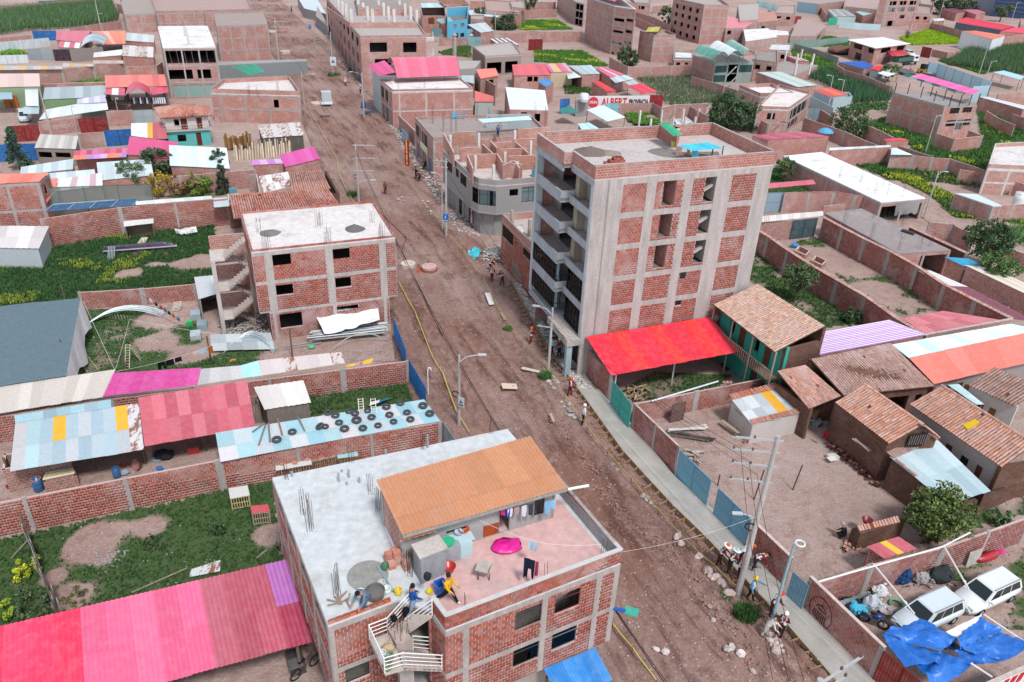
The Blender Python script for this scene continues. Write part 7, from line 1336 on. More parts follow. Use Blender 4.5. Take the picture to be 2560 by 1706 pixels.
gt('red sheet gate under the scarlet canopy',2,'1255,868 1382,870',2.8,'8a1f26');bl('brick_house','two-storey brick house with weighed-down roof and balcony',2,'-20,1000 330,1010 300,830 -60,800',5.2,(2.6,),cO='8a4a42',roof='sheet',rcol='c9d0d0',frame=False,cat='house',op={0:[('o',.3,.45,2.9,4.8),('o',.65,.8,3.2,4.6),('o',.05,.55,.3,2.),('d5a2a22',.8,.92,.05,2.)]});sh('blue_gable_roof','little blue roof beside the weighed-down roof',2,'235,745 295,710 385,755 310,797',4.4,4.,3,('4a82b4','5a92c0'))
lot('dark weeds beside the painted sign',W(2,0,'470,770 720,720 720,860 480,860'),.7,d=1.2,dens=4,hgt=.5,wid=.1,cO='3c5a2e');gt('blue gate below the weighed-down roof house',2,'440,905 530,900',3.,'2a6aa8');sC('green_awning','dull green cloth awning by the blue gate','awning',[P(2,435,1000,2.6),P(2,520,960,2.8),P(2,625,1040,2.3),P(2,445,1035,2.3)],'3f7c76',.2,8,6,'fb',3);bl('grey_shed','grey block shed with white tank beside the painted sign',2,'585,930 700,925 690,880 580,890',3.,mat='ps',cO='8c8a88',frame=False,rcol='8f8c88');drum('white square-shouldered roof tank beside the painted sign',P(2,655,930,3.1),'d5d8da',.9,1.6,open_=False,name='water_tank')
sn=Th('painted_sign','long white painted sign reading ALBERT PROVINCIA with a red disc','sign',P(2,980,945));a_,c_=P(2,700,885,2.6),P(2,1258,880,2.6);a_,c_=F_(a_),F_(c_);t=(c_-a_).normalized();n=V((t.y,-t.x,0));b=MB();b.ob(F_(a_,.25),c_-a_,-n*.12,Z*2.5);b.bd('board','pn',sn,'cfcdcd')
Ls=(c_-a_).length;text3d(sn,'ALBERT',F_(a_+t*Ls*.42,1.4)+n*.05,t,n,2.3,'c4202e',.05,width=Ls*.42);text3d(sn,'PROVINCIA',F_(a_+t*Ls*.82,1.4)+n*.05,t,n,1.5,'202024',.05,width=Ls*.32)
b=MB();b.lathe(F_(a_+t*Ls*.08,1.45)+n*.02,[(1.15,0),(1.15,.03),(0.01,.035)],24,True,(t,Z,n));b.bd('red_disc','pn',sn,'c93a48');text3d(sn,'PRIN',F_(a_+t*Ls*.08,1.45)+n*.09,t,n,.8,'d8d4d4',.02)
sh('white_canopy','white flat canopy on posts below the painted sign',2,'680,1002 835,960 1036,1070 870,1110',3.2,2.9,5,('c9dadc','d4e2e4'),po=True,cat='canopy');sh('cyan_roof','pale cyan roof at the end of the bare terrace',2,'600,1130 700,1118 815,1185 640,1190',3.,2.8,4,('a9d0d6','b5d8dc'));gt('pale teal gate behind the white flat canopy',2,'830,945 975,940',2.8,'7fb2ba')
wl('brick wall right of the pale teal gate',2,'985,945 1280,940 1360,985',2.5,sp=5,cO='85504a');wl('brick wall behind the column stubs',2,'1365,985 1490,960 1620,955 1780,950',2.6,sp=5,cO='8a5049',cap='conc');wl('inner brick wall slanting behind the tall block',2,'1610,960 1780,1060',2.3,sp=5,cO='8a4a3e')
lot('overgrown earth mound behind the tall block',W(2,0,'1030,1060 1180,990 1350,1050 1345,1160 1100,1150'),.8,[(P(2,1290,1090),2.2)],d=.8,dens=8,hgt=.45,wid=.07,cO='4f7a2c',z=.4)
cs_=Th('foundation_stubs','unfinished foundation with rows of bare concrete columns behind the tall block','foundation',P(2,1600,1150))
for x,y,h in((1155,1150,3.),(1260,1160,1.6),(1355,1115,2.4),(1465,1150,1.7),(1548,1135,3.),(1690,1120,2.8),(1665,1140,1.6),(1570,1150,1.8),(1823,1110,2.6),(1800,1130,1.6),(1940,1160,2.8),(1918,1170,1.5),(2062,1175,1.6)):stub(cs_,P(2,x,y),h,.35)
Sh(cs_,*qd(2,'1480,1090 1600,1075 1660,1120 1500,1140',.5,.4),4,1,('c9d0d2','b4bec2'),name='loose_sheet')
# towers
rt=bl('brick_tower','five-storey brick tower with pink barrel roof',2,'935,60 1128,88 930,-60 690,-20',13.4,(3.,5.8,8.4,11.),cO='8a5048',roof='cn',cols={3:4,0:[.02,.55,.97]},op={0:[('o',2,930,162,1025,206),('o',2,1045,166,1106,206),('o',2,920,272,1020,312),('o',2,1036,272,1098,312),('ka08c78',2,912,375,1010,416),('ka08c78',2,1025,375,1090,412),('o',2,905,475,930,497),('o',2,975,475,1000,495)]})
tq=[F_(P(2,q,r_,13.4),14.6)for q,r_ in((935,60),(1128,88),(930,-60),(690,-20))];vault(rt,tq[0],tq[1],tq[2],tq[3],2.4,('d2607a','d86a84'),8)
rt=bl('brick_tower','brick and concrete block with open dark stairwell behind the pink-roofed tower',2,'580,20 660,40 640,-120 420,-90',8.,(2.7,5.4),cO='8a544c',rcol='9a928e',op={0:[('o',.1,.9,5.6,7.6),('o',.1,.9,2.9,5.),('o',.1,.9,.2,2.4)]})
rt=bl('brick_tower','four-storey brick block with scattered windows next to the green arched roofs',2,'1750,72 1978,76 1850,-20 1470,8',11.4,(2.9,5.7,8.5),cO='8c4f46',par=.8,rcol='a39a96',cols={3:4},op={3:[('o',.12+.22*k,.2+.22*k,zz,zz+1.3)for k in rN(4)for zz in(.9,3.9,6.7,9.3)]})
bl('brick_tower','square three-storey bare brick tower with open top',2,'1292,350 1492,345 1400,300 1165,308',6.6,(2.4,4.5),cO='8a4c42',par=.7,roof='cn',rcol='8c8480',cols={0:3,3:3});sh('yellow_canopy','tilted yellow sheet canopy above the bare brick tower',2,'1245,250 1355,246 1330,290 1215,292',8.4,7.9,3,('a9a02c','b5ac34'),po=True,cat='canopy')
gb=bl('glass_stair_house','house with glazed stair and green netting under three arched roofs',2,'1650,505 1852,580 2205,570 2010,500',5.,(2.4,),cO='8f544a',mat='brick',rcol='8f8f8c',mats={1:('ps','8d9690')},op={1:[('x2f4a48',.02,.32,.4,2.1),('x33504c',.02,.32,2.7,4.4),('o',.36,.6,.3,4.6),('x2f4a48',.64,.98,2.6,4.4)]},cols={0:4})
for k in rN(2):flight(gb,F_(P(2,1960,790-95*k,.2+2.4*k),.2+2.4*k),F_(P(2,2050,700-95*k,2.4+2.3*k),2.4+2.3*k),V((-.5,-1.2,0)),8,col='9aa09c')
for i,(s,col)in eN((('1655,450 1990,520 1830,520',('1f8a78','2a9684')),('1790,420 2110,510 1990,520',('cfe0dc','d9e8e4')),('1915,415 2230,515 2110,515',('1f8a78','2a9684')))):
 v=[(1655,470,1985,530),(1790,430,2110,520),(1915,420,2228,515)][i];A_,B_=P(2,v[2]-150,v[3]+5,7.0),P(2,v[2],v[3],7.0);D_,C_=P(2,v[0],v[1]+5,7.),P(2,v[0]+140,v[1]-15,7.);vault(gb,A_,B_,C_,D_,1.5,col,7,'plastic_sheet');posts(gb,[A_,B_],7.,.08,'5f6a66',5.,mat='mt')
 # right-hand houses of the middle block
bl('pink_wall_house','pinkish house with white slab roof and curved stair wall',2,'2130,380 2420,340 2334,262 2110,275',4.4,(2.2,),cO='a57a74',mat='brick',rcol='d6d3d1',frame=True);bl('brick_house','dark brown brick house with clay roof near the pink-walled house',2,'2225,210 2420,190 2400,110 2230,120',4.6,cO='5c3a30',frame=False,roof='sheet',rcol='a9705c',op={0:[('o',.3,.45,2.,3.2)]});bl('brick_house','two-storey brick house with red and white roof patches',2,'1950,260 2130,250 2200,210 1960,150',5.2,(2.6,),cO='8a5048',roof='sheet',rcol='c9707c',op={0:[('o',.1,.3,3.2,4.4)]});bl('brick_house','brick house with concrete stair at the top of the middle block',2,'2075,190 2240,180 2250,40 2060,50',6.,(3.,),cO='8a4f46',rcol='a8a09c',op={0:[('g',.3,.7,3.6,5.)]})
rt=bl('brick_house','low brick house with white terrace beside the green arched roofs',2,'2070,810 2260,890 2560,880 2360,795',4.,(2.,),cO='8f4f44',par=.7,rcol='d9d7d6',cat='house');wl('brick wall between the arched roof house and the low brick house',2,'1640,700 1860,760 2070,830',2.6,sp=5,cO='8a5048');wl('brick wall stepping down behind the dark trees',2,'2070,960 2200,1060 2334,1130',2.6,sp=5,cO='8a5048');wl('long brick wall between the grass lot and the stubble field',2,'890,520 1060,610 1270,610',3.,sp=6,cO='8f5c50',jag=.1);wl('brick wall below the square brick tower',2,'1270,610 1460,600 1640,590',3.,sp=6,cO='8a5048')
lot('grassy lot behind the red roofs',W(2,0,'200,565 210,460 640,465 890,605 720,610 350,580'),.85,d=1.2,dens=5,hgt=.45,wid=.09,cO='47702c',flowers=.2);lot('bright lawn behind the far brick wall',W(2,0,'30,260 40,185 410,182 560,272 100,278'),.95,d=1.5,dens=4,hgt=.4,wid=.1,cO='4a7a2c',flowers=.3);wl('brick wall above the bright lawn',2,'-50,110 410,85',3.,sp=8,cO='85504a');wl('long brick wall with dark gate below the bright lawn',2,'-100,300 250,290 645,290',3.2,sp=8,cO='85504a');gt('dark sheet gate in the long brick wall',2,'135,290 250,288',3.,'2a3030');gt('dark red gate in front of the long brick wall',2,'152,360 282,358',3.2,'7a1a1f')
cN('dry maize stubble field beside the painted sign',W(2,0,'1130,730 1620,705 1850,830 2040,930 1700,960 1400,965 1320,870'),1.2,.8,1.1,.5,'55644a');lot('dry ground of the stubble field',W(2,0,'1130,720 1620,695 1860,820 2050,925 1700,965 1400,970 1300,870'),.35,d=1.6,dens=2.5,hgt=.5,wid=.1,cO='4f6040')
# ------------------------------------------------ far right
D=bl('brick_block','two-storey brick block with pink and teal striped canopy on posts',3,'1140,848 1612,975 1908,960 1480,850',6.4,(3.4,),cO='955242',rcol='8f8b88',cols={0:5,1:3},op={1:[('g2a2c2e',3,1668,985,1735,1035),('g2a2c2e',3,1785,975,1850,1025),('g2a2c2e',3,1632,1100,1703,1150),('g2a2c2e',3,1783,1090,1835,1140),('bd5d8da',3,1722,1095,1760,1185)]})
Sh(D,P(3,1945,832,9.),P(3,1395,672,9.),P(3,1310,700,8.6),P(3,1850,862,8.6),14,1,('d45a94','d964a0','d05690'));vault(D,P(3,1850,855,8.4),P(3,1780,868,7.9),P(3,1225,690,7.9),P(3,1300,690,8.4),.5,('c9dcd8','2a9a92'),8);posts(D,[P(3,x,y,6.5)for x,y in((1150,850),(1270,860),(1390,890),(1510,930),(1650,970),(1740,968),(1830,963),(1905,955),(1600,920),(1480,880),(1390,790),(1700,850))],8.6,.09,'4a2f2c',6.45,mat='mt')
wl('low brick yard wall at the foot of the striped canopy block',3,'1530,1215 1700,1270 1960,1240',2.6,sp=6,cO='95503f',cols=True);wl('return of the brick yard wall beside the striped canopy block',3,'1830,1190 1960,1240',2.6,sp=6,cO='8a4a3e')
E_=bl('brick_house','two-storey brick house with white overhanging slab near the green truck',3,'760,370 980,440 1265,400 1040,345',5.,(2.6,),cO='8a4c42',rcol='d9dadb',over=1.2,frame=False,op={0:[('o',.15,.5,3.2,4.6),('o',.75,.97,3.2,4.6),('g6a7a80',.3,.55,.2,2.2)],1:[('o',.2,.5,3.2,4.6),('o',.7,.95,3.2,4.6)]},cat='house')
sh('red_awning','red sheet awning on the side of the overhanging slab house',3,'1085,465 1230,458 1300,500 1130,512',3.6,3.2,4,('c42a3c','cc3446'),po=True,cat='awning')
F=bl('brick_block','four-storey brick block with pale curtains beside the far road',3,'1020,-10 1090,-5 1390,-10 1300,-70',11.,(2.8,5.5,8.2),cO='8c5048',rcol='a39c98',op={1:[('o',.1,.3,8.6,10.2),('o',.4,.6,8.6,10.2),('o',.7,.9,8.6,10.2),('kb9c6c8',.1,.3,5.9,7.6),('kb9c6c8',.4,.6,5.9,7.6),('kb9c6c8',.7,.9,5.9,7.6),('o',.15,.35,.2,2.4),('g',.5,.65,3.2,4.6)]})
bl('brick_block','brick block with blue ground floor doors at the top edge',3,'270,20 460,40 700,10 600,-40',4.6,cO='8c5048',mats={0:('ps','7f9aaa')},rcol='a08f8a');bl('brick_block','long brick house filling the far block',3,'700,60 1000,90 1010,20 720,-10',5.,cO='8a5048',rcol='a8928c')
sh('old_sheet_shed','shed with striped old sheets and green door by the far road',3,'545,88 700,82 805,150 610,152',3.6,3.2,7,('a9b4b2',('b0a8a4','rs'),'9aa6a4'),wallm='sheet',wcol='9fb4b4');gt('bright green gate of the old sheet shed',3,'555,165 638,160',3.,'1f9a7a');sh('pale_teal_roof','pale teal hipped roof behind the old sheet shed',3,'800,110 900,85 1000,115 870,145',3.6,3.2,5,('9fc4c6','abcccd'))
wl('pale blue sheet wall along the far road',3,'655,200 860,215 1030,225',2.4,mat='sheet',cO='a9c4c8',sp=3,name='sheet_wall');wl('pale blue sheet wall at the top edge of the far road',3,'-100,0 130,60 262,95',2.6,mat='sheet',cO='9cc8cc',sp=4,name='sheet_wall')
wl('brick wall with red door beside the far road',3,'60,175 245,150',3.,sp=6,cO='8a5a54');bl('brick_house','pinkish low house with dark window beside the far road',3,'205,330 430,330 535,240 275,180',3.4,cO='94625a',rcol='a38e88',op={1:[('o',.2,.5,1.,2.4)]});gt('red gate beside the pinkish low house',3,'240,150 305,150',3.,'8a1f22')
wl('brick wall in front of the bright mustard plot',3,'1300,215 1490,210 1600,235 1790,290',3.,sp=6,cO='8a5048');lot('bright yellow-green mustard plot',W(3,0,'1200,350 1470,275 1740,330 1740,400 1300,415'),1.1,d=1.6,dens=5,hgt=.7,wid=.12,cO='7c9a1e')
sh('red_long_roof','long red-roofed school wing at the far edge',3,'1710,205 1800,160 2255,243 2130,275',4.4,4.,8,('cf3a50','d4425a'),wallm='ps',wcol='5a6a78',cat='house');sh('red_long_roof','second red roof continuing the far school wing',3,'2115,290 2260,250 2450,270 2420,310',4.2,3.8,5,('cf3a50','d4425a'),cat='house');rt=sh('coral_house','white and green house with coral roof above the maize',3,'1765,285 1890,282 2165,325 2050,360',5.6,5.2,8,('d9705c','dc7864'),wallm='ps',wcol='c9cfd0',cat='house');aW(rt,P(3,1840,430),P(3,2050,445),0,4.6,mat='ps',col='7fae6a',ops=[('g',.2,.35,2.,3.4),('d5a2f22',.45,.6,.1,2.6),('g',.75,.9,2.,3.4)])
wl('brick wall beside the coral-roofed white house',3,'2050,380 2160,340 2420,300',3.6,sp=6,cO='8a4c42');gt('red gate below the bright mustard plot',3,'1410,425 1497,440',3.2,'7f1f26');wl('brick wall right of the red gate above the maize',3,'1500,450 1640,480 1760,465',2.2,sp=7,cO='8f5c50');sh('mauve_roof','dark mauve roof near the navy hall',3,'1590,85 1690,75 1805,105 1720,125',3.8,3.4,5,('7a3f4c','824654'));sh('pink_teal_roof','pink roof with teal edge near the navy hall',3,'1770,90 1900,88 1985,115 1900,135',3.6,3.2,5,('d4527c','d85c84','3a9a8a'));sh('white_small_roof','tiny white roof hut before the dark trees',3,'1500,172 1600,168 1612,190 1510,195',3.2,3.,3,('d9dcda',))
NH=blk('sports_hall','huge navy blue sheet hall with pink roof edge at the frame corner','building',pxs(3,'1800,60 2030,150 2500,190 2300,40',0),14.,cO='1f3a60',mat='sheet',frame=False,roof='sheet',rcol='c94a70')
for k in rN(6):b=MB();p0,p1=pxs(3,'2030,150 2500,190',0);b.bar(F_(Lp(p0,p1,.05),3+2.*k)+V((0,-.2,0)),F_(Lp(p0,p1,.95),3+2.*k)+V((0,-.2,0)),.2,.2);b.bd('girt','mt',NH,'5a7a94')
sh('blue_roof_shed','brick shed with royal blue roof beside the maize',3,'640,570 870,558 968,600 880,632',3.4,3.,6,('2458a8','2a60b2'));sh('red_cube_roof','small shed with scarlet roof next to the royal blue roof',3,'935,625 990,597 1070,612 1010,645',3.2,2.9,3,('cf2430',),wallm='ps',wcol='7f8486');sh('white_cloth_roof','white shade roof beside the scarlet roof shed',3,'1000,668 1090,632 1190,668 1090,700',2.6,2.4,3,('d5dad9',),po=True,cat='canopy')
wl('long brick wall along the tall maize',3,'622,590 700,640 880,690 1120,790',3.,sp=7,cO='8f5044')
fn=Th('sheet_fence','pale blue sheet fence with dark posts around the gravel yard','fence',P(3,1700,680));fp=W(3,3.6,'1470,565 1560,580 2040,745 2030,780 1870,790')
for p,q in zip(fp[:-1],fp[1:]):
 m=max(1,int((q-p).length/4))
 for k in rN(m):b=MB();a_,c_=Lp(p,q,k/m),Lp(p,q,(k+.98)/m);b.bar(F_(a_,1.8),F_(c_,1.8),.06,3.6);b.bd('panel','sheet',fn,('9cc0cc','a8c8d2')[k%2]);b=MB();b.bar(F_(a_)+V((0,-.1,0)),F_(a_,3.6)+V((0,-.1,0)),.12);b.bd('post','mt',fn,'3c4446')
for i,(x,y,r,h,c)in eN(((1150,620,3.,1.6,'8a7d78'),(1260,680,3.5,1.4,'6f6866'),(1530,690,4.,1.2,'8f8782'),(1720,720,4.5,1.8,'5f5957'),(1850,760,4.,1.6,'54504f'),(650,490,5.,2.4,'7a5a52'),(720,490,4.,2.2,'75554e'))):
 one(lump(P(3,x,y),r,r*.7,h*.5,40+i,14,7,U(0,3)),'gravel_heap' if i<5 else 'earth_heap','stone',('tan gravel heap beside the green truck','grey gravel heap by the white shade roof','low gravel heap by the yellow digger','dark gravel heap inside the pale blue fence','black sand heap at the end of the pale blue fence','reddish earth heap by the overhanging slab house','second reddish earth heap by the sheet fence')[i],'heap',c)
sh('blue_tarp_stall','animal stall under a pale blue tarpaulin',3,'2055,660 2150,645 2345,700 2300,728',3.4,3.,5,('a4ccd8','b0d4de'),po=True,cat='stall',mat='tarp')
bl('hut','tin hut with orange and rose roof inside the maize',3,'600,900 770,880 740,840 420,840',3.,mat='sheet',cO='9fb0b4',frame=False,roof=None);sh('orange_hut_roof','bright orange and rose hut roof beside two lamp posts',3,'415,825 570,800 735,860 570,888',3.5,3.2,4,('cf5560','d8664c','dc7650'),wallm='sheet',wcol='a3b4b8',cat='hut');wl('pale tin fence in front of the orange hut',3,'270,800 380,870 600,985',2.4,mat='sheet',cO='9fb4ba',sp=4,name='sheet_wall');sh('long_sheet_roof','long pale sheet roof stepping down beside the maize',3,'-100,660 120,655 450,780 270,795',3.6,3.2,8,('a9c4ca','b9ced2','c9c494','aec6cb'))
rt=bl('brick_house','brick house with spiral stair and dark windows behind the pink flat roof',3,'-100,1000 190,1010 390,870 100,800',4.6,(2.3,),cO='8f4f44',rcol='d5cdc9',par=.5,op={0:[('g2a2c2e',.35,.6,2.8,4.)],1:[('g2a2c2e',3,230,925,340,985),('g2a2c2e',.1,.5,.6,1.9)]},cat='house');
for k in rN(11):a=k*.55;b=MB();p=P(3,135,1110,.3+.33*k);b.bar(p,p+V((math.cos(a),math.sin(a),0))*.9,.3,.06);b.bd('spiral_tread','mt',rt,'5a5654')
gt('grey sheet gate beside the spiral stair house',3,'375,985 480,990',3.,'7f929a');wl('brick wall beyond the grey gate',3,'480,1000 590,1070',2.6,sp=5,cO='8f4f44');wl('brick wall running down from the spiral stair house',3,'330,1075 700,1200 900,1290 1130,1370',2.6,sp=6,cO='955246');wl('brick wall behind the round bush',3,'890,1140 1040,1200 1150,1260',2.6,sp=6,cO='8f4f44')
sh('pink_flat_roof','brick building with flat dusty pink roof behind the tall block',3,'-150,1235 330,1205 565,1248 0,1278',3.9,3.7,8,('a8566a','ad5c70','a45266'),cat='building');rt=sh('white_strip_roof','brick shed with white strip roof in front of the parasol court',3,'560,1350 1115,1325 1120,1342 560,1375',3.,2.9,8,('d3d6d8','c9cdd0'));Sh(rt,*qd(3,'1125,1350 1170,1350 1325,1415 1120,1412',2.9,2.7),3,1,('c4d8dc',));wl('brick wall right of the white strip roof',3,'1120,1410 1325,1418 1500,1440',2.6,sp=4,cO='8f5c52');wl('brick wall of the parasol court',3,'1190,1330 1500,1430',2.4,sp=6,cO='8a4a40');sh('red_strip_roof','little brick room with red strip roof',3,'1055,1270 1200,1262 1295,1280 1080,1292',3.,2.9,4,('cf3f52','d4485a'))
rt=Th('parasol','open blue, white and red market parasol','parasol',P(3,525,1240));b=MB();b.lathe(P(3,525,1205,1.9),[(1.5,0),(1.2,.35),(.6,.65),(.02,.8)],12);b.bd('canopy','fb',rt,'5a9cc0');b=MB();b.tube([P(3,525,1240),P(3,525,1240)+Z*2.2],.04,5);b.bd('pole','mt',rt,'aaaaaa')
one(lump(P(3,415,1195),1.,.7,.6,60),'cloth_bundle','fb','red and blue cloth bundle hung in the parasol court','bundle','8a2f48');drum('white cylinder water tank in the parasol court',P(3,715,1300),'d3d5d3',.6,1.6,open_=False,name='water_tank')
cN('tall dark maize field beside the royal blue roof',W(3,0,'330,710 620,650 1120,850 1110,945 770,965 760,900'),1.1,.6,2.1,.5,'35563a');lot('grass edge below the tall maize',W(3,0,'750,960 1100,940 1090,1010 760,1015'),.9,d=1.5,dens=4,hgt=.5,wid=.1,cO='3c6030');cN('wide maize field in front of the coral-roofed house',W(3,0,'1640,600 1780,480 2450,420 2450,720 2000,660'),1.2,.7,2.2,.5,'40593a');lot('weeds along the maize near the dirt lane',W(3,0,'1550,560 1640,510 1900,600 2060,650 1950,680'),.9,d=1.6,dens=3.5,hgt=.6,wid=.12,cO='3f6330')
lot('wild green slope around the striped canopy block',W(3,0,'910,1130 1080,1070 1180,1150 1530,1290 1690,1390 1960,1330 1900,980 2000,1000 2450,1200 2450,1480 1900,1568 1350,1430 1290,1330'),.95,d=1.2,dens=5,hgt=.55,wid=.1,cO='3f6330',flowers=.08);lot('green slope below the wild bushes',W(3,0,'700,1470 900,1480 1350,1500 1900,1560 2000,1700 1100,1640'),.8,d=1.,dens=7,hgt=.45,wid=.08,cO='3c5c2e',flowers=.1)
lot('green verge along the sheet fence',W(3,0,'200,440 640,560 620,600 440,680 330,700 230,520'),.95,d=1.4,dens=4,hgt=.5,wid=.1,cO='47702c',flowers=.2);lot('green verge of the far road',W(3,0,'230,380 560,330 740,370 740,420 500,430 240,430'),.85,d=1.5,dens=3.5,hgt=.5,wid=.11,cO='47702c');wl('dull green sheet fence on the verge',3,'200,370 470,365 740,330',2.4,mat='sheet',cO='6f8a82',sp=5,name='sheet_wall');wl('grey board fence running to the royal blue roof',3,'240,400 450,455 645,525',2.2,mat='sheet',cO='7f8a86',sp=4,name='sheet_wall')
bl('brick_shell','roofless brick shell with tall column stubs and red sheets',3,'-100,640 240,690 455,600 150,560',2.8,cO='955042',rcol='8a827e',roof='cn');cs2=Th('column_group','bare concrete columns rising from the roofless brick shell','columns',P(3,260,650))
for x,y in((295,545),(400,590),(255,590),(150,560),(370,680),(240,690)):stub(cs2,P(3,x,y,2.9),2.8,.4)
sh('red_white_roof','red roof patch above the roofless brick shell',3,'165,512 260,520 380,560 260,552',4.,3.8,4,('b8384a','c9cdd0'));bl('brick_house','pinkish brick house with white terrace and red door at the block edge',3,'-100,330 190,320 180,290 -60,270',4.2,(2.,),cO='9a5c52',rcol='d5d1cf')
wl('brick wall with white sheet roof at the far right slope',3,'1930,890 2180,960 2420,1000',3.,sp=6,cO='8f5448');sh('white_far_roof','long white sheet strip on the far right wall',3,'1930,885 2000,885 2420,985 2334,998',3.3,3.1,8,('d5dadb','c9d0d2'));wl('brown brick wall behind the white strip',3,'2100,860 2420,830',3.4,sp=6,cO='7f5044');wl('brick wall stepping over the right slope',3,'2230,1040 2420,1100',2.8,sp=5,cO='8a4a40')
blk('unfinished_shell','pale unfinished brick and concrete shell at the right edge','building',pxs(3,'2000,1540 2420,1560 2420,1330 2060,1350',4.),4.,fl=[2.],cO='9c6a60',conc='b5aeaa',par=.6,rcol='cfcbc9');cN('low green crop rows on the right slope',W(7,0,'1080,-60 1500,-90 2450,120 2450,260 2200,230 1700,120'),1.3,.7,.9,.3,'3f5c34');wl('brick wall above the right crop rows',7,'1750,-20 1960,10 2150,60 2400,130',2.2,sp=6,cO='955042');cN('tall green crop beyond the dark tree',W(7,0,'2000,560 2450,520 2450,720 2140,650'),1.,.5,1.5,.3,'47703a')
# dirt lanes
for nm,t,s in(('dirt_track',7,'1380,400 1420,280 1560,330 1640,430 1960,480 2450,510 2450,560 1960,550 1700,500 1480,470'),('dirt_lane',3,'650,1010 1100,1000 1080,1060 900,1120 760,1090'),('dirt_lane',3,'1290,490 1480,560 2060,760 2300,850 2250,880 1960,860 1700,820 1420,700 1130,640 1000,600'),('far_road',3,'520,250 740,310 1000,270 1300,480 1250,500 900,320 740,340 520,290')):
 pts_=W(t,.05,s);b=MB();ps=[F_(p)for p in pts_];ps=ps if ccw(ps)else ps[::-1];b.v=[F_(p,.05)for p in ps];b.f=[tuple(rN(len(ps)))];b.m=[0];o=b.bd(nm,'dirt');struct(o)
 # more plot walls between the far blocks
for lab,t,s,h in(('brick wall across the yard behind the maize',0,'1060,30 1300,120',3.),('brick wall beside the broad brick building',0,'2250,110 2334,300',3.),('brick wall beyond the bright blue house',1,'1950,10 2200,20 2400,60',3.4),('brick wall right of the wide pale roof',1,'2080,40 2334,110',3.4),('brick wall by the concrete shop',1,'2050,350 2180,350',2.8),('brick wall zigzagging behind the pink-roofed tower',2,'1120,110 1300,160 1450,240',3.2),('second brick wall behind the pink-roofed tower',2,'1130,160 1290,230 1440,300',3.),('brick wall behind the four-storey brick block',2,'1290,60 1450,40',3.),('brick wall before the pink-walled house',2,'1490,470 1660,450',3.),('brick wall under the pink-walled house',2,'2200,640 2300,620 2420,700',3.),('brick wall in the far top yard',2,'0,30 400,20',3.),('brick wall between the far school wings',3,'1300,290 1320,220',3.),('brick wall along the far corner lane',3,'480,60 540,140',3.),('brick wall right of the striped canopy block',3,'1990,1010 2100,1080 2250,1140',2.6),('brick wall at the edge of the wild slope',3,'1500,1440 1660,1450 2000,1560',2.6),('brick wall over the top road bend',3,'0,90 130,150 250,150',3.)):wl(lab,t,s,h,sp=5,cO=R.choice((BR,BR2,BR3,'955042')))
for lab,t,s,z,f,rc in(('plain brick house at the top behind the street trees',1,'2100,110 2420,130 2400,30 2080,10',4.4,(),'a58d86'),('grey stair house behind the pink-roofed tower',2,'1010,30 1262,45 1250,-40 1050,-60',5.6,(2.8,),'9c9894'),('open dark concrete frame right of the green arched roofs',2,'2190,560 2420,590 2420,480 2230,480',4.8,(2.4,),'8a8682'),('low white-roofed brick room by the square tower',2,'1480,545 1645,550 1650,490 1485,480',3.,(),'c9d4d8'),('brick house in the far corner block',3,'60,130 245,140 250,60 100,60',4.4,(2.2,),'a5938c'),('brick house between the curtained block and the dark trees',3,'1330,135 1490,140 1480,60 1330,50',4.6,(),'a08c84'),('half-built brick house at the top edge',3,'1390,45 1510,60 1490,-20 1380,-30',5.4,(2.7,),'a3968f'),('brick room with pale roof above the roofless shell',3,'0,470 205,480 215,415 30,410',3.6,(),'c6cccd'),('brick house behind the far school wing',3,'2300,240 2500,250 2500,190 2300,180',4.,(),'a58a82'),('two-storey brick house above the long brick wall',2,'0,80 120,90 110,20 -20,20',5.,(2.5,),'a39a95'),('brick house with grey roof in the maize corner',0,'1110,30 1290,40 1270,-20 1090,-20',4.,(),'9c928c'),('bare brick room near the bright blue house',1,'1960,190 2080,195 2080,150 1960,150',3.4,(),'a8988f')):bl('brick_house',lab,t,s,z,f,cat='house',cO=R.choice((BR,BR3,'955042')),rcol=rc,par=.4,op={0:[('o',.15,.35,z-1.9,z-.7),('o',.6,.8,z-1.9,z-.7)]})
# -------- fresh pavement, formwork, rubble, tape
INN=[(-2.2,86.5),(1.6,72),(5.0,60.5),(7.2,55.7),(8.2,52.9),(9.6,50),(12.1,43.4),(14.1,40.1),(17.7,32),(19.0,29.6),(21.4,24)];OUT=[(-3.9,86.5),(-3.6,84),(-.6,76.5),(2.0,66.5),(3.6,60.4),(6.2,53.2),(8.7,45.9),(11.3,40.4),(13.2,37),(16.4,30.3),(17.4,28),(19.4,23)]
def lx(pl,y):
 for(x0,y0),(x1,y1)in zip(pl[:-1],pl[1:]):
  if y1<=y<=y0:return x0+(x1-x0)*(y-y0)/(y1-y0)
 return pl[-1][0]
def strip_(name,ya,yb,z,mat,n=40,k0=0.,k1=1.):
 b=MB();ys_=[ya+(yb-ya)*i/n for i in rN(n+1)]
 for y in ys_:o,i_=lx(OUT,y),lx(INN,y);a,c=o+(i_-o)*k0,o+(i_-o)*k1;b.v+=[V((a,y,0)),V((a,y,z+.008*math.sin(y*5))),V((c,y,z+.006*math.sin(y*3.1))),V((c,y,0))]
 for i in rN(n):b.f+=[(4*i,4*i+4,4*i+5,4*i+1),(4*i+1,4*i+5,4*i+6,4*i+2),(4*i+2,4*i+6,4*i+7,4*i+3)]
 b.m=[0]*len(b.f);return struct(b.bd(name,mat))
strip_('pavement',54.6,23.5,.4,'wetcement',60);strip_('pavement',59.3,57.8,.4,'wetcement',6);strip_('pavement_bed',76,54.6,.22,'road',30)
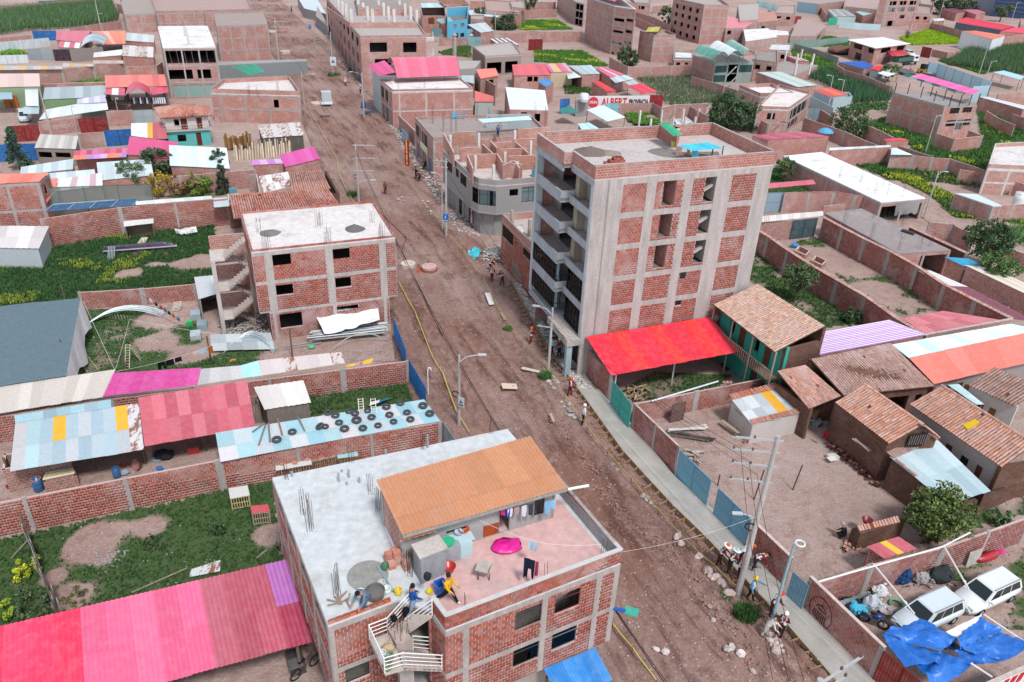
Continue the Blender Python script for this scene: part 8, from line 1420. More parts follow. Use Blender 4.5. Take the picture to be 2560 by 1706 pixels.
for lab,ya,yb,n_,c in(('broken grey paving rubble in the form beside the tall block',75.5,59.5,850,'b9b4af'),('broken paving rubble next to the red roof wall',57.6,54.8,260,'b9b4b0')):
 sM('paving_rubble',lab,'rubble',[V((lx(OUT,y)+(lx(INN,y)-lx(OUT,y))*U(.08,.95),y,.26))for y in[U(yb,ya)for _ in rN(n_)]],.3,c,flatk=.35)
fw_=Th('formwork','long timber edge boards holding the fresh cement pavement','formwork',V((8.7,45.9,.25)));y=76.
while y>25:b=MB();b.bar(V((lx(OUT,y)-.03,y,.36)),V((lx(OUT,y-2.9)-.03,y-2.9,.36)),.04,.3);b.bd('edge_board','wood',fw_,('a08566','8f7558','967c60')[int(y)%3]);y-=3.
brc=None;y=75.
while y>26.2:
 x=lx(OUT,y)-.06
 if brc is None:
  brc=Th('formwork_brace','short timber brace staked against the pavement formwork','brace',V((x,y,.12)),'braces along the pavement formwork');o=V((x,y,.12))
  for nm,p,q in(('strut',o+V((-.62,-.1,.03)),o+V((0,0,.36))),('tie',o+V((-.62,-.1,.05)),o+V((.0,.1,.06))),('stake',o+V((-.62,-.1,-.05)),o+V((-.6,-.1,.3))),('stake',o+V((-.05,0,0)),o+V((-.05,0,.46)))):b=MB();b.bar(p,q,.07,.05);b.bd(nm,'wood',brc,'9c8062')
  kids=[c for c in bpy.data.objects if c.parent==brc]
 else:
  c=brc.copy();COL.objects.link(c);c.location=(x,y,.12);c.rotation_euler.z=U(-.25,.25)
  for q in kids:d=q.copy();COL.objects.link(d);d.parent=c;d.matrix_parent_inverse=Matrix.Translation((-lx(OUT,75.)+.06,-75.,-.12))
 y-=.86
def tape(lB,pts,cO,w=.07,name='tape',posts_=True):
 rt=Th(name,lB,'tape',F_(pts[0]));b=MB()
 for a,c in zip(pts[:-1],pts[1:]):
  n=8;ps=[Lp(a,c,i/n)-Z*(.25*(i/n)*(1-i/n))for i in rN(n+1)]
  for p,q in zip(ps[:-1],ps[1:]):s=(q-p).cross(Z).normalized()*w*.5;b.q(p-s,q-s,q+s+Z*w*.4,p+s+Z*w*.4)
 b.bd('ribbon','gs',rt,cO)
 if posts_:
  for p in pts:q=MB();q.tube([F_(p,.15),p+Z*.06],.022,5);q.bd('stake','wood',rt,'6a5848')
tape('yellow warning tape strung along the fresh pavement trench',W(5,.95,'1340,0 1580,330 1885,705 2060,940 2200,1210')+W(10,.9,'90,0 360,300 480,490 690,790 870,1010 1090,1260 1340,1550')+W(14,.9,'1640,320 1850,500 2045,690'),'b0a93a',.05)
tape('yellow warning tape beside the blue gates',W(5,.6,'1300,1000 1450,1270')+W(9,.6,'1550,0 1620,170 1700,290 1830,650 1950,840'),'c4b83c');tape('yellow warning tape at the foot of the white-terrace house',W(14,.5,'920,1030 1100,1250 1320,1550'),'c4b83c');tape('faint yellow tape on the road edge farther up',W(1,.6,'480,980 600,1200 740,1450')+W(5,.6,'760,30 890,280'),'b8ae58');tape('red and white tape barrier across the road by the manholes',W(5,1.,'1300,738 1885,705'),'b02f42',.14);tape('slack red tape below the utility pole',W(5,.8,'1285,602 1480,575 1660,545'),'a83a48');tape('red tape barrier far up the road',W(1,1.,'465,955 700,960 920,955'),'a83a48',.12)
# manhole rings
for i,(t,x,y,r,h,c)in eN(((5,1388,870,.82,.5,'b8a9a0'),(5,1580,900,.86,.55,'b59088'),(1,270,490,1.5,.7,'b0a49c'),(1,155,300,1.4,.5,'b5a8a2'),(1,240,300,1.5,.6,'9a6a60'),(1,557,955,1.2,.4,'b8aaa4'))):
 rt=Th('manhole_ring',('pale round manhole cap beside the orange netting','round manhole wrapped in orange netting','round manhole ring in the middle of the far road','pale manhole cap near the far tape','brown brick manhole ring near the far tape','flat manhole cap beside the portable cabin')[i],'manhole',P(t,x,y,.2));b=MB();b.lathe(P(t,x,y,.2),[(r,0),(r,h),(r*.96,h+.04),(r*.5,h+.05),(.02,h+.05)],22);b.bd('ring','cn',rt,c);b=MB();b.torus(P(t,x,y,.2)+Z*(h+.05),r*.5,.03,Z,20,5);b.bd('lid','cn',rt,'8f8680')
 if i==1:q=ring(P(t,x,y,.2),r*1.08,r*1.06,.34);q.bd('netting','mesh_cloth',rt,'9c6656')
nt_=Th('orange_netting','orange safety netting strung between the two manholes','netting',P(5,1480,900));pp=W(5,.25,'1470,870 1500,900 1590,860 1560,840');b=MB()
for p,q in zip(pp[:-1],pp[1:]):b.q(p,q,q+Z*.55,p+Z*.55)
b.bd('net','mesh_cloth',nt_,'b8705a');b=MB();b.lathe(P(5,1483,925,.2),[(.24,0),(.22,.05),(.05,.7)],10);one(b,'traffic_cone','gs','orange traffic cone by the wrapped manhole','cone','c9502f')
pt=Th('portable_cabin','white portable cabin on a brick base in the road','cabin',P(1,645,940,.2));b=MB();b.box(P(1,645,945,.2),2.4,2.,.5,.35);b.bd('base','brick',pt,'8a4a40');b=MB();b.box(P(1,645,945,.7),1.9,1.6,2.4,.35);b.bd('body','sheet',pt,'b4bec4');b=MB();b.box(P(1,645,945,3.1),2.1,1.8,.12,.35);b.bd('roof','sheet',pt,'c2ccd0')
sC('tarp_heap','crumpled turquoise tarpaulin dropped on the road','tarpaulin',[P(5,1920,755,.3),P(5,2000,690,.5),P(5,2075,735,.4),P(5,1990,800,.3)],'3fb0c0',.6,12,10,'tarp',4,1.2)
sM('rubble_heap','grey rubble heap outside the squeezed brick house','rubble',[P(5,2200,770,.2)+V((d*math.cos(a),d*math.sin(a)*1.6,max(0,.75-.4*d)*U(.4,1)))for d,a in[(abs(R.gauss(0,1.1)),U(0,6.3))for _ in rN(330)]],.36,'aaa6a2');sM('rubble_strip','broken paving stones along the street shops','rubble',[Lp(Lp(P(5,2050,600,.3),P(1,1300,1150,.3),u),Lp(P(5,1830,540,.3),P(1,1180,1100,.3),u),U(0,1))for u in[U(0,1)for _ in rN(900)]],.35,'b2aca7',flatk=.35);sM('rubble_strip','broken paving stones in front of the column building','rubble',[Lp(Lp(P(1,1080,900,.3),P(1,560,330,.3),u),Lp(P(1,1010,850,.3),P(1,520,340,.3),u),U(0,1))for u in[U(0,1)for _ in rN(420)]],.5,'948d89',flatk=.4)
GP=[]
for _ in rN(3600):
 y=22+U(0,1)**1.6*110;a,c=xat(ROADL,y),xat(ROADR,y);GP.append(V((U(a+.4,c-.6),y,.22)))
GPz=roadz_np(np.array([p.x for p in GP]),np.array([p.y for p in GP]));GP=[V((p.x,p.y,z-.01))for p,z in zip(GP,GPz)];sM('road_pebbles','pale pebbles and clods strewn over the dirt road','pebbles',GP[:2600],.1,'b0a19a');sM('earth_clods','reddish clods of earth along the road ruts','clods',GP[2600:],.14,'9c7d72',flatk=.35)
SP=[Lp(g[i],g[i+1],U(0,1))+V((U(-.9,.9),U(-.5,.5),.05))for g in GR[:2]+GR[3:4]+GR[-1:]for i in rN(len(g)-1)for _ in rN(34)];sM('trench_spoil','reddish spoil thrown up along the road trenches','spoil',[V((p.x,p.y,.25))for p in SP],.13,'9a796d',flatk=.4)
for lab,t,s,sz,c in(('grey stone in the heap below the street lamp pole',10,'330,340 370,350 400,390 350,420 380,450 420,400 330,390',.45,'b0aaa6'),('grey stone in the heap beside the white-helmeted worker',10,'450,570 490,560 520,600 470,620 510,640 540,660 560,690 440,630 490,680 530,700 570,720',.42,'aaa5a2'),('stone of the small pile beside the pavement',10,'920,1150 950,1180 960,1200 1190,1440 1220,1470 1260,1500 1285,1530 1230,1445',.4,'9c918c'),('pinkish boulder near the electricity pole',14,'1760,560 1790,575 1800,610 1830,640 1860,620 1900,670 1700,440 1930,690 1800,890 1530,320 1500,260 1980,770',.62,'b09e98'),('pale rock in the rut at the road bottom',14,'2070,1320 2190,1480 1960,1280 2000,1270 1390,1310 1310,1275 1830,1020',.5,'b8aeaa'),('pale stone heaped at the end of the pavement',15,'20,1200 60,1190 30,1240 80,1220 110,1250 70,1290 130,1290 10,1150 50,1260 95,1200',.5,'b3a49e'),('broken stone beside the far trench',5,'1310,210 1330,240 1300,260 1345,270 1390,205 1520,270 1540,300 1560,330 1590,370 1600,390 1570,280',.5,'b5a8a2')):stones(lab,W(t,.27,s),sz,c,lab.split(' in ')[0]+' group' if 0 else lab)
for lab,t,x0,y0,x1,y1,w_,c in(('white board lying beside the yellow tape',5,2110,1105,2150,1210,.55,'dedad8'),('pale plank lying under the street lamp pole',10,90,255,285,300,.35,'c9bdb2'),('plank footbridge to the tall block door',10,310,175,545,130,.5,'7c6c60'),('thin plank beside the stone heap',10,350,670,380,745,.2,'b09a88'),('short plank by the tape stakes',23,390,960,430,1050,.3,'a08a78')):b=MB();b.bar(P(t,x0,y0,.42),P(t,x1,y1,.42),w_,.05);one(b,'plank','wood',lab,'plank',c)
ct=Th('flat_cart','small flat handcart standing on the dirt road','cart',P(9,2310,430,.25));b=MB();b.box(P(9,2310,425,.6),1.3,.8,.06,.2,(0,.12));b.bd('deck','wood',ct,'cbb9a4')
for dx in(-.3,.3):b=MB();b.torus(P(9,2310,440,.45)+V((dx,.1,0)),.16,.05,V((0,1,0)),12,6);b.bd('wheel','rubber',ct,'2c2a2a')
b=MB();b.tube([P(10,150,560,.3),P(10,260,570,.3),P(10,300,640,.3),P(10,240,655,.3),P(10,200,630,.3),P(10,230,610,.3),P(10,290,630,.3),P(10,270,545,.9)],.03,5);one(b,'cable_loop','pn','loop of grey cable lying in the road rut','cable','8a7c76')
for lab,t,x,y,r,hh,n_,c in(('bushy weed at the foot of the electricity pole',14,2130,960,.65,.5,260,'33502a'),('weed tuft under the lamp pole of the tall block',10,310,340,.6,.45,120,'47663a'),('weed tuft by the concrete pole behind the three-storey block',5,885,215,.8,.6,120,'4a6438'),('low weed by the road stones',14,1920,790,.5,.3,80,'4a6438'),('weeds round the far lamp pole',1,710,690,1.4,.8,90,'46603a'),('weeds along the far fence posts',1,230,640,2.,.8,100,'46603a'),('weed tuft by the trench below the yellow tape',23,470,1170,.5,.35,90,'4f6a3c')):
 a=NR.uniform(0,6.28,n_);d=r*NR.uniform(0,1,n_)**.6;p=P(t,x,y,.25);g=bL('weed_tuft',p.x+np.cos(a)*d,p.y+np.sin(a)*d,np.full(n_,.22),hh,.05,6,'leaf',c);g['kind']='thing';tag(g,lab,'weeds')
 # -------- poles, lamps, wires, signs
TOPS={}
def pole(key,lB,p,h,r=.16,cO='9a9794',lamp=None,arms=(),lean=None,name='utility_pole',mat='cn',coil=False):
 rt=Th(name,lB,'pole',p);tp=p+Z*h+(lean or V());b=MB();b.tube([p-Z*.2,Lp(p,tp,.5),tp],[r,r*.82,r*.62],10);b.bd('shaft',mat,rt,cO);TOPS[key]=tp;ax=(tp-p)/h
 for k,(z,dx,dy)in eN(arms):b=MB();c=p+ax*z;d=V((dx,dy,0));b.bar(c-d*.15,c+d,.09,.1);b.bd('crossarm','pn',rt,'a4a4a4');b=MB();[b.lathe(c+d*q+Z*.05,[(.05,0),(.07,.08),(.04,.16)],7)for q in(.5,.95)];b.bd('insulator','gs',rt,'5a4a44')
 if lamp:
  z,dx,dy=lamp;c=p+ax*z;d=V((dx,dy,0));b=MB();b.tube([c,c+d*.4+Z*.45,c+d+Z*.55],.035,6);b.bd('lamp_arm','mt',rt,'b4babc');b=MB();e=d.normalized();b.bar(c+d*.92+Z*.55,c+d+e*.5+Z*.5,.2,.1);b.bd('lamp_head','gs',rt,'b4b8ba')
 if coil:b=MB();[b.torus(p+ax*(h*.45)+V((-.25,0,.05*k)),.3,.02,V((.3,1,.2)),16,4)for k in rN(3)];b.bd('cable_coil','pn',rt,'1c1c1c')
 return rt
dW=V((-.9,.44,0));pl_=[('A','thick leaning concrete electricity pole with four crossarms by the light blue gate',(14,2060,760),11.6,.19,(5.6,-.9,.1),[(11.3,-2.3,.2),(10.5,-2.2,.2),(9.6,-2.1,.2),(8.5,-2.,.2)],V((.0,.0,0)),True),('D','concrete lamp post with danger sign near the tyre shed',(9,1850,785),6.4,.14,(5.8,1.5,.3),[],None,True),('E','grey lamp post in front of the tall block',(10,330,290),6.3,.14,(5.6,-1.2,.5),[(4.4,-1.2,.3)],None,False),('F','electricity pole with pedestrian sign at the street corner',(5,1735,580),9.6,.15,None,[(9.3,-1.6,.5),(8.6,-1.4,.4)],None,False),('F2','thinner lamp post paired with the corner electricity pole',(5,1698,520),7.2,.1,(6.6,-.9,.3),[],None,False),('G','tall pole with bolted transformer frame beside the three-storey block',(5,940,290),8.2,.16,(2.8,1.9,.2),[(8.,2.6,.3),(6.3,2.6,.3),(4.6,2.4,.3)],None,True),('H','tall far pole with three crossarms on the road edge',(1,215,610),11.,.2,None,[(10.6,3.2,.3),(9.4,3.2,.3)],None,False),('I','slim lamp post in front of the pink barrel hall',(1,987,1075),8.4,.14,(7.8,-2.,.6),[],None,False),('J','lamp post with triangle sign before the column building',(1,705,695),10.,.15,None,[(9.,-1.5,.5)],None,False),('K','slim post beyond the column building',(1,540,445),8.,.12,None,[],None,False),('L','curved lamp post beside the two-storey brick house',(1,440,960),6.5,.1,(5.6,2.2,.3),[],None,False),('M','pale lamp post in the lane beside red gate',(0,466,1222),7.2,.12,None,[],None,False),('N','lamp post with drooping head by the red gate under the canopy',(0,700,1200),4.,.08,(3.8,.3,-.2),[],None,False),('O','lamp post with drooping head by the pale grey gate',(0,1095,1120),4.,.08,(3.8,.3,-.2),[],None,False),('Q','slim green pole in front of the maize',(0,925,285),9.,.14,None,[(5.,1.4,0)],None,False),('R','slim pole at the maize edge by the blue fence',(3,1925,675),8.,.12,None,[],None,False),('S','slim lamp post on the wild slope',(3,1437,1385),6.6,.1,(6.,.6,.2),[],None,False),('T','green post at the end of the pale blue fence',(3,1960,800),6.8,.12,(6.2,1.2,.2),[],None,False),('U','lamp post left of the orange hut',(3,530,980),7.,.11,(6.4,-.9,.2),[],None,False),('V','lamp post in front of the orange hut',(3,640,975),6.,.11,(5.4,-.9,.2),[],None,False),('X','lamp post beside the bright white slab roof',(7,1425,410),6.6,.11,(6.,1.,.2),[],None,False),('Y','slim post by the wall of the stubble field',(2,1912,930),5.4,.1,None,[],None,False),('Z1','tall pole before the four-storey curtained block',(3,1040,265),11.,.18,None,[],None,False),('Z2','lamp post before the navy hall',(3,2215,205),9.,.15,(8.4,1.2,.2),[],None,False),('Z3','lamp post by the tiny white hut',(3,1560,165),8.,.14,(7.4,1.2,.2),[],None,False),('Z4','slim post among the street trees',(1,2180,345),8.,.12,None,[],None,False)]
for k,lab,(t,x,y),h,r,lamp,arms,lean,coil in pl_:pole(k,lab,P(t,x,y,.2),h,r,lamp=lamp,arms=arms,lean=lean,coil=coil)
pole('B','pale blue steel lamp post with ring head beside the grey-blue door',P(15,20,1060,.2),6.4,.1,'9dbcc6',None,[],None,'lamp_post','mt');b=MB();b.torus(TOPS['B']+V((.3,0,0)),.24,.05,Z,16,6);b.bd('ring_lamp','gs',[o for o in bpy.data.objects if o.name=='lamp_post'][0],'d0d6d6')
cp_=P(15,480,1545,10.2);pole('C','concrete pole top with crossarm at the bottom edge of the view',F_(cp_,.2),10.,.2,arms=[(9.7,2.2,1.4),(9.,1.6,1.)])
for lab,ks,of,sg_,r in(('black power line along the pavement, first strand','CAE',(-1.8,10.9),.5,.013),('black power line along the pavement, second strand','CAE',(-1.2,10.1),.55,.013),('black power line along the pavement, third strand','CAE',(-.6,9.2),.6,.013),('thick black power line from the lamp post to the corner pole','EF',(-.6,0),.5,.022),('black power line from the corner pole to the hall','FI',(-.4,0),.5,.022),('black power line up the far street front','IJ',(-.4,0),.6,.025),('black power line to the farthest post','JK',(0,0),.6,.025)):
 pts_=[]
 for k in ks:p=TOPS[k].copy();p.x+=of[0];p.z=of[1]if of[1]and k=='A' else p.z-(.3 if k!='C' else.1);pts_.append(p)
 wire(lab,pts_,r,sg_)
wire('heavy black cable along the west road edge',[P(14,1010,1640,5.2)+V((6,-8,0)),TOPS['D']-Z*.6,TOPS['G']-Z*.8,TOPS['H']-Z*1.],.03,.9);wire('second black cable along the west road edge',[P(14,1010,1640,5.)+V((6.3,-8,0)),TOPS['D']-Z*.9,TOPS['G']-Z*1.2],.022,1.);wire('white house wire across the road to the leaning pole',[P(22,2135,790,9.),TOPS['A']-Z*5.5],.008,.3,'c9c6c2');wire('pale guide string over the fresh pavement',[P(10,330,150,.75),P(10,1640,1568,.75),P(15,1000,1640,.75)],.007,.03,'d5d3d0');wire('second pale guide string over the fresh pavement',[P(10,640,460,.6),P(14,2334,820,.6),P(15,640,1568,.6)],.007,.03,'d0cec8');wire('dark cable lying along the three-storey block',[P(5,1060,300,.4),P(5,1370,600,.4),P(5,1330,720,.4),P(5,1700,1500,.4)],.03,.0)
def sign(lB,a,w_,h_,cO,rows,post=None,n=V((-.3,-1,0)),name='road_sign'):
 rt=Th(name,lB,'sign',a);n=n.normalized();t=Z.cross(n)*-1;t=V((-n.y,n.x,0));b=MB();b.ob(a-t*w_/2,t*w_,-n*.05,Z*h_);b.bd('board','pn',rt,cO)
 for body,u,v,s,c,wd in rows:
  if body=='man':
   b=MB();c0=a+t*u+Z*v+n*.02;b.lathe(c0,[(s,0),(s,.012)],18,True,(t,Z,n));b.bd('disc','pn',rt,'1f5fb2');b=MB();q=c0+n*.03;b.lathe(q+Z*s*.6,[(s*.16,0),(s*.16,.01)],10,True,(t,Z,n));b.bar(q+Z*s*.4,q-Z*s*.1,s*.25,.01,n);b.bar(q-Z*s*.1,q-Z*s*.7+t*s*.3,s*.14,.01,n);b.bar(q-Z*s*.1,q-Z*s*.7-t*s*.3,s*.14,.01,n);b.bar(q+Z*s*.3,q+t*s*.4-Z*s*.05,s*.12,.01,n);b.bar(q+Z*s*.3,q-t*s*.4-Z*s*.05,s*.12,.01,n);b.bd('walking_figure','pn',rt,'e0e0e0')
  elif body=='tri':b=MB();c0=a+t*u+Z*v+n*.02;b.q(c0-t*s,c0+t*s,c0+Z*s*1.6);b.q(c0-t*s*.2+n*.01,c0+t*s*.2+n*.01,c0+Z*s+n*.01);b.bd('triangle','pn',rt,'5a6a72')
  else:text3d(rt,body,a+t*u+Z*v+n*.03,t,n,s,c,s*.03,width=wd)
 return rt
sign('blue square pedestrian sign on the corner pole',P(5,1735,440,3.)+V((-.05,-.25,-.1)),.72,.95,'2f74bb',[('man',0,.58,.29,'',0),('PEATONES',0,.14,.14,'d8dce0',.62)]);sign('white danger board on the lamp post near the tyre shed',P(9,1865,590,2.3)+V((.05,-.2,-.1)),.5,.85,'b9bdc0',[('tri',0,.36,.18,'',0),('PELIGRO',0,.2,.12,'30363a',.42)]);sign('white triangle board on the far lamp post',P(1,705,600,4.2),1.5,1.9,'c9cdd0',[('tri',0,.6,.5,'',0)])
fs=Th('vertical_sign','tall red shop sign reading FERRETERIA','sign',P(1,1375,1540,1.));fo=P(1,1378,1512,2.2);n_=V((-.2,-1,0)).normalized();t_=V((-n_.y,n_.x,0));b=MB();b.ob(F_(fo,2.2)-t_*.32,t_*.64,-n_*.2,Z*3.9);b.bd('board','pn',fs,'8a1f1c')
for k,ch in eN('FERRETERIA'):text3d(fs,ch,F_(fo,5.88-.37*k)+n_*.03,t_,n_,.43,'d9c26a',.012)
bs_=Th('vertical_sign','purple vertical shop sign reading BOTICAS','sign',P(5,1965,480,1.));bo=P(5,1965,470,1.);b=MB();b.ob(F_(bo,1.)-t_*.24,t_*.48,-n_*.15,Z*2.5);b.bd('board','pn',bs_,'6a3058')
for k,ch in eN('BOTICAS'):text3d(bs_,ch,F_(bo,3.3-.345*k)+n_*.03,t_,n_,.4,'e0d8dc',.012)
sb2=Th('shop_board','white horizontal shop board on the terrace building','sign',P(1,1495,1290,3.));p0,p1=tp_[3],tp_[0];b=MB();t2=(p1-p0).normalized();n2=V((t2.y,-t2.x,0));n2=n2 if(CAM-p0).dot(n2)>0 else-n2;b.ob(F_(Lp(p0,p1,.35),2.7)+n2*.1,t2*5.,n2*.08,Z*1.);b.bd('board','pn',sb2,'cfc9ae')
# -------- people
def pm(h):
 k='paint_'+h
 if k not in MAT:q=NT(k,.85,.2);q.b.inputs['Base Color'].default_value=(*c8(h),1)
 return k
PEO=[]
def person(lB,p,face,top='6a2030',legs='5a1f2c',head=('helmet','cf5a26'),vest=True,bend=0.,stride=.14,arms=((.4,.9),(.3,.8)),crouch=0.,s=1.06,stripe='c9ccc8',shoes='2a2422'):
 """face: heading in radians; built from one skin over a posed skeleton"""
 v,e,r,tg=[],[],[],[]
 def j(x,y,z,rad,t,par=None):v.append(V((x,y,z)));r.append(rad);tg.append(t);(e.append((par,len(v)-1))if par is not None else None);return len(v)-1
 hz=.93-crouch*.5;cb,sb=math.cos(bend),math.sin(bend)
 def tr(x,y,z):return(x*cb+z*sb,y,hz+z*cb-x*sb)
 pe=j(0,0,hz,.145,'L');sp=j(*tr(0,0,.2),.135,'T',pe);ch=j(*tr(0,0,.42),.165,'T',sp);nk=j(*tr(.01,0,.57),.06,'S',ch);h0=j(*tr(.03,0,.64),.085,'S',nk);h1=j(*tr(.03,0,.77),.085,'S',h0)
 for sd,k in((1,0),(-1,1)):
  ta=stride*sd+crouch*1.5;ka=crouch*2.6+max(0,-stride*sd)*.8;hx=j(0,.09*sd,hz-.05,.1,'L',pe);kx,kz=math.sin(ta)*.42,-math.cos(ta)*.42;kn=j(kx,.1*sd,hz-.05+kz,.07,'L',hx);la=ta-ka;ax,az=kx+math.sin(la)*.4,kz-math.cos(la)*.4;an=j(ax,.1*sd,hz-.05+az,.048,'L',kn);j(ax+.15,.11*sd,hz-.08+az,.042,'B',an)
  u1,u2=arms[k];sx=j(*tr(0,.19*sd,.47),.068,'T',ch);a0=v[sx];A1,A2=u1-bend*.0,u2;e1=a0+V((math.sin(A1)*.28,.05*sd,-math.cos(A1)*.28));el=j(*e1,.05,'T',sx);e2=e1+V((math.sin(A2)*.25,-.03*sd,-math.cos(A2)*.25));wr=j(*e2,.036,'T',el);d=V((math.sin(A2),0,-math.cos(A2)));pm_=j(*(e2+d*.08),.038,'S',wr)
  for f,(ln,of)in eN(((.07,-.03),(.085,-.01),(.09,.01),(.08,.028))):j(*(e2+d*(.1+ln)+V((0,of,0))),.011,'S',pm_)
  j(*(e2+d*.08+V((.02,-.06*sd,0))),.012,'S',pm_)
 me=bpy.data.meshes.new('person');me.from_pydata([tuple(q)for q in v],e,[]);o=bpy.data.objects.new('person',me);COL.objects.link(o);o.modifiers.new('skin','SKIN');sv=me.skin_vertices
 if not sv:
  import bmesh;bm=bmesh.new();bm.from_mesh(me);ly=bm.verts.layers.skin.verify();[setattr(q[ly],'radius',(r[i],r[i]))for i,q in eN(bm.verts)];bm.verts.ensure_lookup_table();bm.verts[0][ly].use_root=True;bm.to_mesh(me);bm.free()
 else:
  for i,q in eN(sv[0].data):q.radius=(r[i]*1.22,r[i]*(1.3 if i in(1,2)else 1.22));q.use_root=i==0
 sm=o.modifiers.new('sub','SUBSURF');sm.levels=1;sm.render_levels=1
 PEO.append((o,lB,p,face,v,e,tg,top,legs,head,vest,s,stripe,shoes,tr,bend))
MR,PI='6e2531',math.pi
OH,WH,YH=('helmet','c9562a'),('helmet','d8d6d2'),('helmet','d9b92a')
person('worker in maroon with orange helmet bringing a cement bucket to the tall block',P(23,765,1375,.3),.3,MR,MR,OH,arms=((.9,1.2),(.8,1.2)));person('dark-haired woman in light blue top and jeans beside the lamp post',P(23,1040,1505,.4),.2,'8fb4cc','26324a',('hair','1a1516'),False,arms=((.5,1.3),(.2,.5)));person('supervisor in white helmet and maroon vest by the tall block door',P(23,1135,1525,.4),3.,MR,'1c2230',WH);person('worker in maroon with orange helmet beside the rubble-filled form',P(10,525,515,.3),-.6,MR,MR,OH,arms=((.7,1.),(.3,.9)));person('worker in white helmet and reflective vest watching the fresh cement',P(10,645,768,.3),.4,'c9cbd0','221a20',WH,arms=((.2,.9),(-.2,.4)))
person('worker in maroon seen from behind near the turquoise tarpaulin',P(23,260,545,.3),1.4,'7a2434',MR,OH);person('crouching worker with orange helmet at the head of the trench',P(23,232,400,.3),.2,'33272c','2c2228',OH,crouch=.55,bend=.5);person('worker in maroon and pale hood raking the rubble',P(23,395,590,.4),2.6,MR,MR,('helmet','c9a8a4'),bend=.4,arms=((.8,1.1),(.7,1.)))
person('worker with wide white brim and orange helmet smoothing cement',P(14,1880,500,.3),-.2,MR,'3a2026',('hat','d8d4ce','c9562a'),bend=.35);person('worker with wide pale brim hat next in the cement crew',P(14,1972,560,.3),.3,MR,'2a2226',('hat','cfd2ce','9ab0b8'),bend=.3);person('stooping worker with white and maroon jacket behind the leaning pole',P(14,2070,480,.4),.2,'b8b0ae','2a2226',OH,bend=1.1,arms=((.3,.2),(.2,.1)));person('stooping worker trowelling the cement by the brick wall',P(14,2200,540,.4),.1,MR,'33262c',('hair','1a1516'),bend=1.25,arms=((.5,.4),(.3,.2)));person('worker with orange helmet half hidden by the leaning pole',P(14,2065,640,.3),.6,'5f2430','3a2026',OH);person('worker in yellow helmet and blue sleeves beside the leaning pole',P(14,2168,815,.3),-.9,'4f8fb2','20242e',YH,arms=((1.6,1.9),(.2,.4)));person('foreman in white helmet and maroon vest at the pavement edge',P(15,105,1145,.3),.8,MR,'2a1f28',WH);person('worker in maroon with red helmet behind the pale blue lamp post',P(15,20,960,.4),.3,'6f2a34','3a2026',('helmet','c43a2a'),bend=.5);person('helper in white overall stooping by the yellow tape',P(14,2300,1150,.3),-.4,'c9c6c2','b8b4b0',('hair','3a2f2c'),False,bend=.7)
person('man in blue jacket and jeans climbing the outside stair',P(24,640,745,7.7),.6,'1f4a8c','7f93aa',('hair','17181a'),False,stride=.3);person('person in yellow jacket and black trousers walking on the terrace',P(24,1060,605,8.32),-.35,'cf9c1c','1a1a1c',('hair','221c1c'),False,stride=.5,shoes='d5d3d0');person('mason in grey shirt crouching to lay the roof edge bricks',P(24,95,640,8.3),-2.1,'5f7284','4a5866',('hair','17171a'),False,bend=.8,crouch=.6,arms=((.5,.9),(.4,.8)))
person('person in brown coat standing in the middle of the road',P(5,1180,205,.28),-1.2,'6b4a34','3a2c28',('hat','7a5a40','7a5a40'),False,stride=.12);person('person in black standing by the far trench',P(5,1458,62,.3),.2,'1f1f24','1a1a1e',('hair','15151a'),False,stride=.1);person('person crouching beside the far trench',P(5,1497,85,.3),2.6,'3a2a30','22202a',('hair','15151a'),False,crouch=.6,bend=.5);person('person in black and grey cap sitting in the dirt yard',P(15,688,262,.05),2.6,'1c1d22','1c1d22',('helmet','8a97a4'),False,crouch=.9,bend=.35);person('worker in blue on the bare roof terrace',P(26,697,168,5.9),-1.5,'3f5f8a','2a3444',('hair','1a1a1e'),False);person('white-helmeted worker by the far trench',P(1,818,790,.3),-1.,'b8b0b0','4a2a30',WH);person('worker in dark clothes before the column building',P(1,952,855,.3),1.2,'4a3036','2a2226',WH);person('rider in blue on the far road',P(1,325,110,.3),1.8,'3f86b4','2a3040',('helmet','30343a'),False,s=1.3);person('person in pale shirt in the gravel yard',P(3,1292,655),.5,'b9b6b4','4a4a52',('hair','1a1a1e'),False)
def sdist(c,q):
 d=q[1]-q[0];return(c-q[0]-d*max(0,min(1,(c-q[0]).dot(d)/max(1e-6,d.length_squared)))).length_squared
